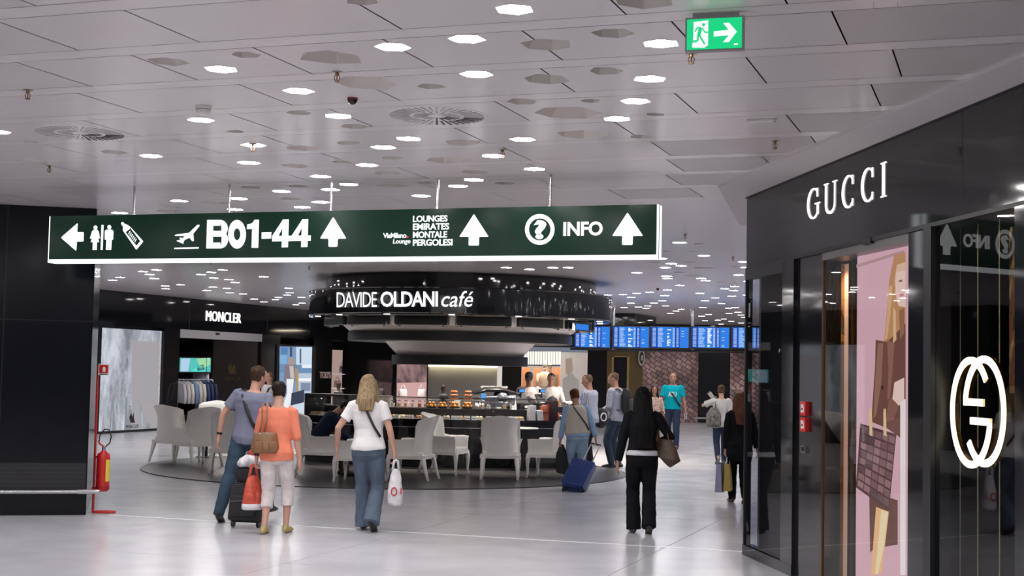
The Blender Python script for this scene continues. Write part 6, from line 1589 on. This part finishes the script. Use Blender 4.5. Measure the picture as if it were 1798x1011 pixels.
MB().tube([(0, 0, -.485), (0, 0, -.47), (0, 0, -.42)], [(.10, .062), (.12, .074), (.118, .073)], 20, ref=(1, 0, 0)).build('white_hem', plast, hb, smooth='all')
# brown leather handbag over the shoulder of the woman in coral
P = sw_['U'](-.10, -.17, 1.02)
t = thing('leather_handbag', 'brown leather handbag on the shoulder of the woman in coral', 'bag', P, .25)
M_lea = mat('brown_leather', (.22, .10, .045), .42, var=.15, scale=8, bump=.15, bscale=40)
link('body', bake(MB().tube([(0, 0, -.10), (0, 0, -.05), (0, 0, .06), (0, 0, .12)], [(.145, .06), (.155, .07), (.135, .05), (.12, .03)], 18, ref=(1, 0, 0)), .009, 2), M_lea, t, 'all')
for x in (-.075, .075): MB().bbox(x - .045, x + .045, -.082, -.05, -.09, .03, .015).build('side_pocket', M_lea, t, smooth=40)
for x in (-.02, .03): MB().tube([(x - .05, -.02, .10), (x - .02, -.01, .25), (x - .02, .05, .40), (x + .01, .12, .435), (x + .04, .18, .37)], [(.009, .005)] * 5, 8).build('strap', M_lea, t, smooth='all')
for x in (-.06, .01): MB().ell((x, -.05, .11), .012, .008, .012, 8, 6).build('ring', M_chrome, t)
# black cabin case with things piled on it
P = atz(427, 928); P = Vector((P.x, P.y + .15, 0))
sc = thing('suitcase', 'black soft cabin suitcase rolling behind the couple', 'suitcase', P, math.radians(-12))
M_fab = mat('black_fabric', (.014, .014, .016), .75, bump=.2, bscale=90)
T = Matrix.Translation((0, 0, .06)) @ Matrix.Rotation(-.22, 4, 'X')
MB().bbox(-.18, .18, -.12, .12, 0, .40, .03, T).build('body', M_fab, sc, smooth=40)
MB().bbox(-.15, .15, -.16, -.11, .04, .27, .025, T).build('front_pocket', M_fab, sc, smooth=40)
MB().tube([T @ Vector((-.14, -.165, .20)), T @ Vector((0, -.17, .21)), T @ Vector((.14, -.165, .20))], .006, 6).build('zip', mat('zip_grey', (.08, .08, .08), .4), sc)
for s in (-1, 1):
    MB().cyl((s * .15 - .015, .0, .04), (s * .15 + .015, .0, .04), .04, n=16).build('wheel', M_dark, sc, smooth=True)
    MB().tube([T @ Vector((s * .10, .10, .38)), T @ Vector((s * .10, .10, .78))], .009, 8).build('handle_rod', M_chrome, sc)
MB().tube([T @ Vector((-.11, .10, .79)), T @ Vector((.11, .10, .79))], .015, 8).build('handle_grip', M_dark, sc)
t = thing('black_bag', 'small black bag strapped on top of the black suitcase', 'bag', P + Vector((.03, .12, .48)), -.2)
link('body', bake(MB().bbox(-.16, .16, -.09, .09, 0, .17, .04), .012, 3, .008), M_fab, t, 'all'); MB().tube([(-.07, 0, .16), (-.05, 0, .22), (.05, 0, .22), (.07, 0, .16)], .01, 8).build('handle', M_fab, t)
t = thing('folded_jacket', 'white and red jacket bundled on the black suitcase', 'jacket', P + Vector((.05, .12, .66)), -.3)
link('white_part', bake(MB().ell((0, 0, .07), .19, .12, .075, 16, 10).ell((-.1, -.03, .04), .10, .09, .05), .011, 3, .016, (13, 13, 13)), plast, t, 'all')
link('red_part', bake(MB().ell((.06, .02, .15), .14, .10, .06, 16, 10), .011, 3, .014, (14, 14, 14)), mat('red_cloth', (.55, .06, .04), .7), t, 'all')
# ---- woman in white
ww_ = person('blonde woman in white T-shirt and flared jeans walking away with a carrier bag', Vector((-1.55, 15.78, 0)), -4, 1.74, 'f', 'fair', lean=2, side=-2, head=(6, 4), footL=(-.06, .16, 0, 0), footR=(.07, -.12, 0, 30), handL=(-.37, .10, .92), poleL=(-.6, -1, 0), handR=(.29, .02, .87), gripR=True,
    shirt=(.72, .70, .71), hem=.91, sleeve=.60, fit=.020, pants=(.09, .13, .2), pants_mat=jeans('jeans_mid', (.085, .118, .17)), flare=.042, shoes=(.02, .015, .012), hair='bob', hair_col=(.27, .19, .11), hair_len=.30, bulk=1.06, voxel=.008)
strap(ww_, [(-.05, -.05, 1.455), (-.04, -.11, 1.41), (.02, -.145, 1.30), (.09, -.14, 1.15), (.15, -.09, 1.04)], .014)
hb = hang_bag(ww_['hand'][1] + Vector((.02, -.01, .01)), .3, .17, .40, .13, plast, 'white plastic carrier bag with red letters held by the woman in white', hl=.10)
ring_m = mat('red_letter', (.62, .04, .04), .5)
MB().tube([(-.03 + .030 * math.cos(a), -.068, -.34 + .042 * math.sin(a)) for a in [2 * PI * i / 16 for i in range(16)]], .007, 6, closed=True).build('letter_ring', ring_m, hb)
MB().tube([(.055, -.052, -.30), (.05, -.056, -.37)], .006, 6).build('letter_stroke', ring_m, hb)
# ---- woman in black
bw_ = person('woman in black suit with very long black hair walking away', Vector((1.50, 16.08, 0)), 0, 1.66, 'f', 'tan', lean=1, head=(-10, 2), footL=(-.08, .10, 0, 0), footR=(.08, -.10, 0, 22), handL=(-.30, .05, .76), handR=(.20, .22, 1.06), poleR=(.9, -.8, -.2), 
    shirt=(.008, .008, .010), hem=.97, sleeve=1.97, fit=.020, pants=(.007, .007, .009), flare=.034, shoes=(.03, .02, .015), hair='long', hair_col=(.006, .005, .006), hair_len=.62, bulk=1.07, voxel=.008)
MB().tube([bw_['Ul'](0, -.01, z) for z in (.925, .95, .985)], [tuple(q * bw_['k'] for q in r) for r in ((.193, .143), (.188, .140), (.178, .132))], 24, ref=(1, 0, 0)).build('white_shirt_hem', mat('white_cotton', (.70, .70, .74), .8), bw_['root'], smooth='all')
P = bw_['U'](.27, -.02, .98)
t = thing('shoulder_bag', 'brown pointed leather shoulder bag under the arm of the woman in black', 'bag', P, -.5)
M_lv = mat('dark_brown_leather', (.075, .040, .022), .45, var=.3, scale=26)
link('body', bake(MB().tube([(-.02, 0, -.10), (0, 0, -.08), (.0, 0, .04), (.0, 0, .13)], [(.12, .06), (.19, .075), (.13, .055), (.08, .03)], 18, ref=(1, 0, 0)), .01, 2), M_lv, t, 'all')
for y in (-.02, .03): MB().tube([(-.09, y, .10), (-.10, y, .25), (-.11, y, .41), (-.07, y + .04, .44), (-.02, y + .05, .36), (.05, y, .10)], [(.011, .005)] * 6, 8).build('strap', mat('tan_leather', (.25, .13, .05), .5), t, smooth='all')
# ---- woman with vest and blue case
vw_ = person('short haired woman in beige vest and pale jeans pulling a blue suitcase', Vector((1.06, 22.05, 0)), 12, 1.56, 'f', 'tan', lean=9, side=-3, head=(10, 4), footL=(-.09, .22, 0, 0), footR=(.08, -.16, 0, 25), handL=(-.30, .10, .76), handR=(.33, -.16, .74), gripL=True, gripR=True,
    shirt=(.26, .40, .60), hem=.90, sleeve=1.9, fit=.018, pants=(.3, .4, .52), pants_mat=jeans('jeans_pale', (.27, .38, .50)), tight=.4, shoes=(.02, .02, .02), hair='short', hair_col=(.10, .028, .014), bulk=1.12, voxel=.009)
link('vest', bake(MB().tube([vw_['Ul'](0, 0, z) for z in (.93, 1.05, 1.2, 1.32, 1.405, 1.44)], [tuple(q * vw_['k'] for q in r) for r in ((.232, .178), (.218, .168), (.214, .168), (.202, .155), (.172, .125), (.10, .085))], 22, ref=(1, 0, 0)), .012, 3, .008), mat('beige_vest', (.50, .45, .38), .85, var=.05), vw_['root'], 'all')
strap(vw_, [(-.07, -.03, 1.47), (-.06, -.145, 1.37), (.02, -.185, 1.23), (.12, -.165, 1.08), (.17, -.12, .99)], .013)
P = vw_['hand'][-1]; t = thing('black_jacket', 'black jacket carried in the hand of the woman in the vest', 'jacket', P + Vector((.02, .02, -.02)), .2)
link('cloth', bake(MB().tube([(0, 0, .03), (0, 0, -.1), (.02, 0, -.3), (.0, 0, -.42)], [(.03, .03), (.08, .05), (.11, .07), (.08, .05)], 14, ref=(1, 0, 0)), .012, 2, .016, (14, 14, 7)), M_fab, t, 'all')
P = atz(1006, 864); P = Vector((P.x, P.y + .05, 0)); Hh = vw_['hand'][1]
bs = thing('suitcase', 'blue ribbed hard shell suitcase pulled on its extended handle', 'suitcase', P, 0)
d = Hh - (P + Vector((0, 0, .05))); up_ = d.normalized(); xs_ = Vector((.96, -.28, 0)); xs_ = (xs_ - up_ * xs_.dot(up_)).normalized(); ys_ = up_.cross(xs_)
T = Matrix.Identity(4)
for i in range(3): T[i][0], T[i][1], T[i][2] = xs_[i], ys_[i], up_[i]
T = Matrix.Translation((0, 0, .05)) @ T
M_blue = mat('blue_shell', (.012, .045, .20), .25, coat=.4)
SW, SD, SH = .185, .11, .50
MB().bbox(-SW, SW, -SD, SD, 0, SH, .035, T).build('shell', M_blue, bs, smooth=40)
for q in range(7):
    x = -SW + .05 + q * (2 * SW - .10) / 6
    MB().tube([T @ Vector((x, -SD - .002, .04)), T @ Vector((x, -SD - .002, SH - .04))], .011, 8, round_end=True).build('rib', M_blue, bs, smooth=True)
MB().bbox(-SW - .002, SW + .002, -.008, .008, -.002, SH + .002, .003, T).build('seam', M_dark, bs)
MB().bbox(-.05, .05, -.07, -.03, SH, SH + .02, .006, T).build('carry_handle', M_chrome, bs)
Ld = d.length
for s in (-1, 1):
    MB().cyl(T @ Vector((s * .08, .05, SH - .02)), T @ Vector((s * .08 * .9, .03, Ld - .02)), .009, n=8).build('handle_rod', mat('rod_white', (.75, .73, .72), .3, metal=.4), bs, smooth=True)
    for y in (-.07, .07):
        wc = T @ Vector((s * (SW - .04), y, -.01)); wc.z = .035
        MB().cyl(wc - Vector((.014, 0, 0)), wc + Vector((.014, 0, 0)), .032, n=14).build('wheel', M_dark, bs, smooth=True)
MB().tube([T @ Vector((-.085, .03, Ld - .01)), T @ Vector((.085, .03, Ld - .01))], .014, 8).build('handle_grip', M_dark, bs)
# ---- men at the counter
def stripe_mat(name, c0, c1, sc):
    M = bpy.data.materials.new(name); M.use_nodes = True; nt = M.node_tree; b = nt.nodes['Principled BSDF']; b.inputs['Roughness'].default_value = .8
    tc = nt.nodes.new('ShaderNodeTexCoord'); wv = nt.nodes.new('ShaderNodeTexWave'); wv.bands_direction = 'X'; wv.inputs['Scale'].default_value = sc; wv.inputs['Distortion'].default_value = .6
    nt.links.new(tc.outputs['Object'], wv.inputs['Vector']); cr = nt.nodes.new('ShaderNodeValToRGB'); cr.color_ramp.elements[0].color = (*c0, 1); cr.color_ramp.elements[1].color = (*c1, 1); cr.color_ramp.elements[0].position = .35; cr.color_ramp.elements[1].position = .6
    nt.links.new(wv.outputs[0], cr.inputs[0]); nt.links.new(cr.outputs[0], b.inputs['Base Color'])
    return M
sm_ = person('bald man in striped shirt standing at the counter', Vector((1.50, 26.35, 0)), 55, 1.76, 'm', 'tan', lean=4, head=(20, 6), footL=(-.12, .0, 0), footR=(.12, .05, 0), handL=(-.15, .33, 1.02), handR=(.15, .33, 1.02), shirt_mat=stripe_mat('striped_shirt', (.20, .25, .42), (.62, .60, .64), 16), sleeve=1.8, pants=(.02, .022, .03), hair='crop', hair_col=(.16, .10, .07), voxel=.0105)
P = sm_['U'](.20, -.10, 1.02); t = thing('sports_bag', 'dark bag with a white ring emblem at the side of the man in stripes', 'bag', P, math.radians(20))
link('body', bake(MB().ell((0, 0, -.08), .15, .09, .19, 16, 10), .014, 2), M_fab, t, 'all'); MB().tube([(.02 + .055 * math.cos(a), -.085, -.06 + .07 * math.sin(a)) for a in [2 * PI * i / 14 for i in range(14)]], .014, 6, closed=True).build('ring_emblem', mat('white_cotton'), t)
MB().tube([(-.1, 0, .08), (-.10, .05, .25), (-.18, .14, .42)], [(.014, .005)] * 3, 8).build('strap', M_fab, t)
gs_ = person('balding man in grey checked shirt with a backpack at the counter', Vector((2.02, 27.1, 0)), 62, 1.80, 'm', 'tan', lean=2, head=(10, 4), footL=(-.10, .02, 0), footR=(.12, -.02, 0), handL=(-.2, .25, 1.0), handR=(.27, .06, .84), shirt_mat=stripe_mat('checked_shirt', (.25, .27, .36), (.40, .41, .47), 30), sleeve=1.7, fit=.024, pants=(.03, .045, .07), shoes=(.02, .02, .02), hair='crop', hair_col=(.14, .09, .06), bulk=1.08, voxel=.0105)
P = gs_['U'](0, -.22, 1.22); t = thing('backpack', 'black backpack on the man in the grey checked shirt', 'backpack', P, math.radians(62))
link('body', bake(MB().tube([(0, 0, -.22), (0, 0, -.15), (0, 0, .1), (0, 0, .2), (0, .02, .24)], [(.12, .06), (.15, .10), (.15, .10), (.12, .07), (.06, .03)], 18, ref=(1, 0, 0)), .012, 2), M_fab, t, 'all')
MB().bbox(-.11, .11, -.14, -.08, -.16, .04, .02).build('front_pocket', mat('bag_grey', (.05, .05, .055), .7), t, smooth=40)
for s in (-1, 1): MB().tube([(s * .09, .08, .18), (s * .13, .12, .235), (s * .14, .24, .20), (s * .15, .33, .05), (s * .17, .22, -.14), (s * .14, .07, -.18)], [(.022, .006)] * 6, 8).build('strap', M_fab, t, smooth='all')
# ---- walkers in the distance
def floral():
    M = bpy.data.materials.new('floral_print'); M.use_nodes = True; nt = M.node_tree; b = nt.nodes['Principled BSDF']; b.inputs['Roughness'].default_value = .8
    tc = nt.nodes.new('ShaderNodeTexCoord'); v_ = nt.nodes.new('ShaderNodeTexVoronoi'); v_.inputs['Scale'].default_value = 30; nt.links.new(tc.outputs['Object'], v_.inputs['Vector'])
    cr = nt.nodes.new('ShaderNodeValToRGB'); cr.color_ramp.elements[0].color = (.40, .08, .10, 1); cr.color_ramp.elements[1].color = (.50, .42, .36, 1); cr.color_ramp.elements[0].position = .25; cr.color_ramp.elements[1].position = .5
    nt.links.new(v_.outputs[0], cr.inputs[0]); nt.links.new(cr.outputs[0], b.inputs['Base Color']); return M
fw_ = person('young woman in floral blouse with long dark hair walking towards the viewer', Vector((3.36, 33.2, 0)), 176, 1.52, 'f', 'tan', head=(0, 4), footL=(-.09, -.15, 0, 15), footR=(.09, .18, 0), shirt_mat=floral(), sleeve=1.9, hem=.84, pants=(.3, .3, .33), hair='wavy', hair_col=(.02, .013, .01), hair_len=.4, face=True, voxel=.0105)
tm_ = person('man in turquoise T-shirt with a black strap walking towards the viewer', Vector((3.90, 34.2, 0)), 172, 1.82, 'm', 'tan', lean=1, head=(4, 0), footL=(-.10, .25, 0), footR=(.10, -.22, 0, 20), handL=(-.30, .0, .86), handR=(.29, .08, .86), shirt=(.0, .36, .44), sleeve=.7, hem=.90, fit=.03, pants=(.025, .04, .075), shoes=(.06, .03, .02), hair='crop', hair_col=(.03, .02, .015), face=True, voxel=.0105)
strap(tm_, [(.11, -.02, 1.47), (.09, .10, 1.40), (.0, .165, 1.26), (-.10, .165, 1.10), (-.18, .09, .98)], .022)
me = text_mesh('AEU', .02, 0, .95, ext=.02)
xs = [q.co.x for q in me.vertices]; ys = [q.co.y for q in me.vertices]
for q in me.vertices:
    fx = (q.co.x - min(xs)) / (max(xs) - min(xs)); fz = (q.co.y - min(ys)) / (max(ys) - min(ys))
    x = .10 - .19 * fx; q.co = tm_['Ul'](x, .150 - 1.6 * x * x + (.008 if q.co.z > 0 else 0), 1.20 + .115 * fz)
link('shirt_lettering', me, mat('white_cotton'), tm_['root'])
P = tm_['hand'][-1] + Vector((0, 0, -.03)); t = thing('phone', 'small white phone in the hand of the man in turquoise', 'phone', P, .3); MB().bbox(-.035, .035, -.006, .006, -.07, .07, .004).build('case', mat('white_cotton'), t); MB().box(-.03, .03, -.0075, -.006, -.06, .06).build('screen', mat('phone_grey', (.4, .4, .42), .2), t)
gt_ = person('girl in pale T-shirt with a tied-up bun walking away', Vector((4.26, 28.75, 0)), -4, 1.60, 'f', 'fair', head=(8, 6), footL=(-.08, -.24, 0, 28), footR=(.08, .22, 0), handL=(-.19, .12, 1.40), poleL=(-1, -.2, -.6), handR=(.22, .16, .95), shirt=(.50, .49, .48), sleeve=.75, hem=.84, fit=.03, pants=(.025, .035, .07), tight=.7, shoes=(.06, .07, .03), hair='bun', hair_col=(.09, .045, .025), voxel=.0105)
P = gt_['U'](-.17, -.15, 1.02); t = thing('backpack', 'grey camouflage backpack slung on one shoulder of the girl', 'backpack', P, .2)
camo = mat('camouflage', (.13, .125, .115), .8, var=.8, scale=16)
link('body', bake(MB().tube([(0, 0, -.2), (0, 0, -.13), (0, 0, .08), (0, 0, .2)], [(.12, .08), (.16, .11), (.15, .10), (.07, .05)], 18, ref=(1, 0, 0)), .012, 2, .01), camo, t, 'all')
MB().bbox(-.10, .10, -.15, -.08, -.15, .0, .02).build('front_pocket', camo, t, smooth=40)
MB().tube([(.04, .02, .17), (.06, .05, .30), (.07, .10, .42), (.08, .18, .42), (.09, .24, .25)], [(.02, .006)] * 5, 8).build('strap', camo, t)
P = gt_['hand'][-1] + Vector((0, 0, .13)); t = thing('rolled_magazine', 'pale rolled magazine held up at the shoulder of the girl', 'magazine', P, 0); MB().tube([(-.07, 0, .10), (.05, .02, -.05)], .04, 14).build('roll', mat('magazine_pale', (.5, .48, .45), .5), t); MB().tube([(-.072, 0, .103), (-.066, 0, .095)], .041, 14).build('edge', M_joint, t)
cw_ = person('woman with long auburn hair in a black coat at the boutique corner', Vector((3.24, 20.1, 0)), 2, 1.57, 'f', 'fair', head=(-6, 3), footL=(-.07, .20, 0), footR=(.06, -.18, 0, 30), handL=(-.23, .02, .72), handR=(.3, .05, .8), gripL=True, shirt=(.008, .008, .009), hem=.72, sleeve=1.95, fit=.035, pants=(.008, .008, .009), shoes=(.08, .045, .03), hair='wavy', hair_col=(.13, .055, .025), hair_len=.40, voxel=.009)
MB().tube([Vector(cw_['Ul'](0, -.005, z)) for z in (.66, .78, .90)], [(.17, .13), (.19, .145), (.18, .14)], 20, ref=(1, 0, 0)).build('coat_skirt', mat('cloth_2_2_2'), cw_['root'], smooth='all')
def paper_bag(P, yaw, w_, h_, d_, m_, label, cuff=None):
    t = thing('paper_bag', label, 'bag', P, yaw, 'paper shopping bags')
    MB().add([(-w_ / 2, -d_ / 2, -h_ - .12), (w_ / 2, -d_ / 2, -h_ - .12), (w_ / 2, d_ / 2, -h_ - .12), (-w_ / 2, d_ / 2, -h_ - .12), (-w_ / 2, -d_ * .3, -.12), (w_ / 2, -d_ * .3, -.12), (w_ / 2, d_ * .3, -.12), (-w_ / 2, d_ * .3, -.12)], [(3, 2, 1, 0), (0, 1, 5, 4), (1, 2, 6, 5), (2, 3, 7, 6), (3, 0, 4, 7)]).build('body', m_, t)
    for y in (-d_ * .3, d_ * .3): MB().tube([(-w_ * .25, y, -.12), (-.01, y * .2, -.005), (0, 0, 0), (.01, y * .2, -.005), (w_ * .25, y, -.12)], .004, 6).build('handle', mat('cord_white', (.7, .7, .7), .6), t)
    return t
P = cw_['hand'][-1]
paper_bag(P + Vector((-.07, 0, 0)), 1.25, .30, .40, .10, mat('lilac_paper', (.36, .34, .52), .5), 'lilac paper shopping bag carried by the woman in the black coat')
paper_bag(P + Vector((.04, -.01, 0)), 1.3, .30, .38, .10, mat('yellow_paper', (.50, .36, .07), .5), 'yellow paper shopping bag carried by the woman in the black coat')
# ---- seated man
ch = CHAIRS[4]; cp = ch.location
nv_ = person('man in navy jacket bending forward in a white armchair', Vector((cp.x, cp.y, .0125)), -84, 1.78, 'm', 'tan', lean=36, head=(0, 20), pelvis=(0, -.04, .58), footL=(-.12, .40, 0), footR=(.12, .46, 0), handL=(-.10, .55, .55), handR=(.12, .55, .55), shirt=(.010, .016, .035), sleeve=1.9, hem=.86, fit=.024, pants=(.10, .07, .04), shoes=(.02, .015, .012), hair='short', hair_col=(.015, .011, .01), voxel=.0105)
# ---- baristas behind the counter
for u, lab, hd, cap_ in ((929, 'barista in a dark cap looking down behind the tills', 172, (.012, .012, .014)), (965, 'second barista with short dark hair beside the capped one', 195, None)):
    P = kp(u, 1.78, 0)
    b_i = person(lab, P, hd, 1.78, 'm', 'tan', lean=6, head=(8 if cap_ else -14, 16), footL=(-.1, 0, 0), footR=(.1, 0, 0), handL=(-.18, .36, 1.08), handR=(.18, .36, 1.08), shirt=(.55, .52, .52), sleeve=1.2, pants=(.02, .02, .02), hair='crop', hair_col=(.015, .012, .01), face=True, cap=cap_, voxel=.0105)
    MB().tube([b_i['Ul'](0, .02, z) for z in (.86, 1.0, 1.2, 1.33)], [(.19, .135), (.18, .13), (.165, .135), (.10, .115)], 18, ref=(1, 0, 0)).build('apron', mat('apron_dark', (.03, .025, .03), .7), b_i['root'], smooth='all')
# ---- shopper in front of the dark shop
fp_ = person('distant shopper in white and black top seen between the couple', Vector((-5.45, 32.3, 0)), 150, 1.66, 'f', 'fair', head=(0, 0), footL=(-.09, .1, 0), footR=(.09, -.1, 0), shirt=(.55, .53, .52), sleeve=.7, pants=(.02, .02, .025), hair='short', hair_col=(.16, .08, .04), face=True, voxel=.0115)
strap(fp_, [(-.10, .0, 1.46), (-.08, .11, 1.36), (-.03, .15, 1.2), (.03, .15, 1.05)], .03)
bpy.data.scenes.remove(BAKE)
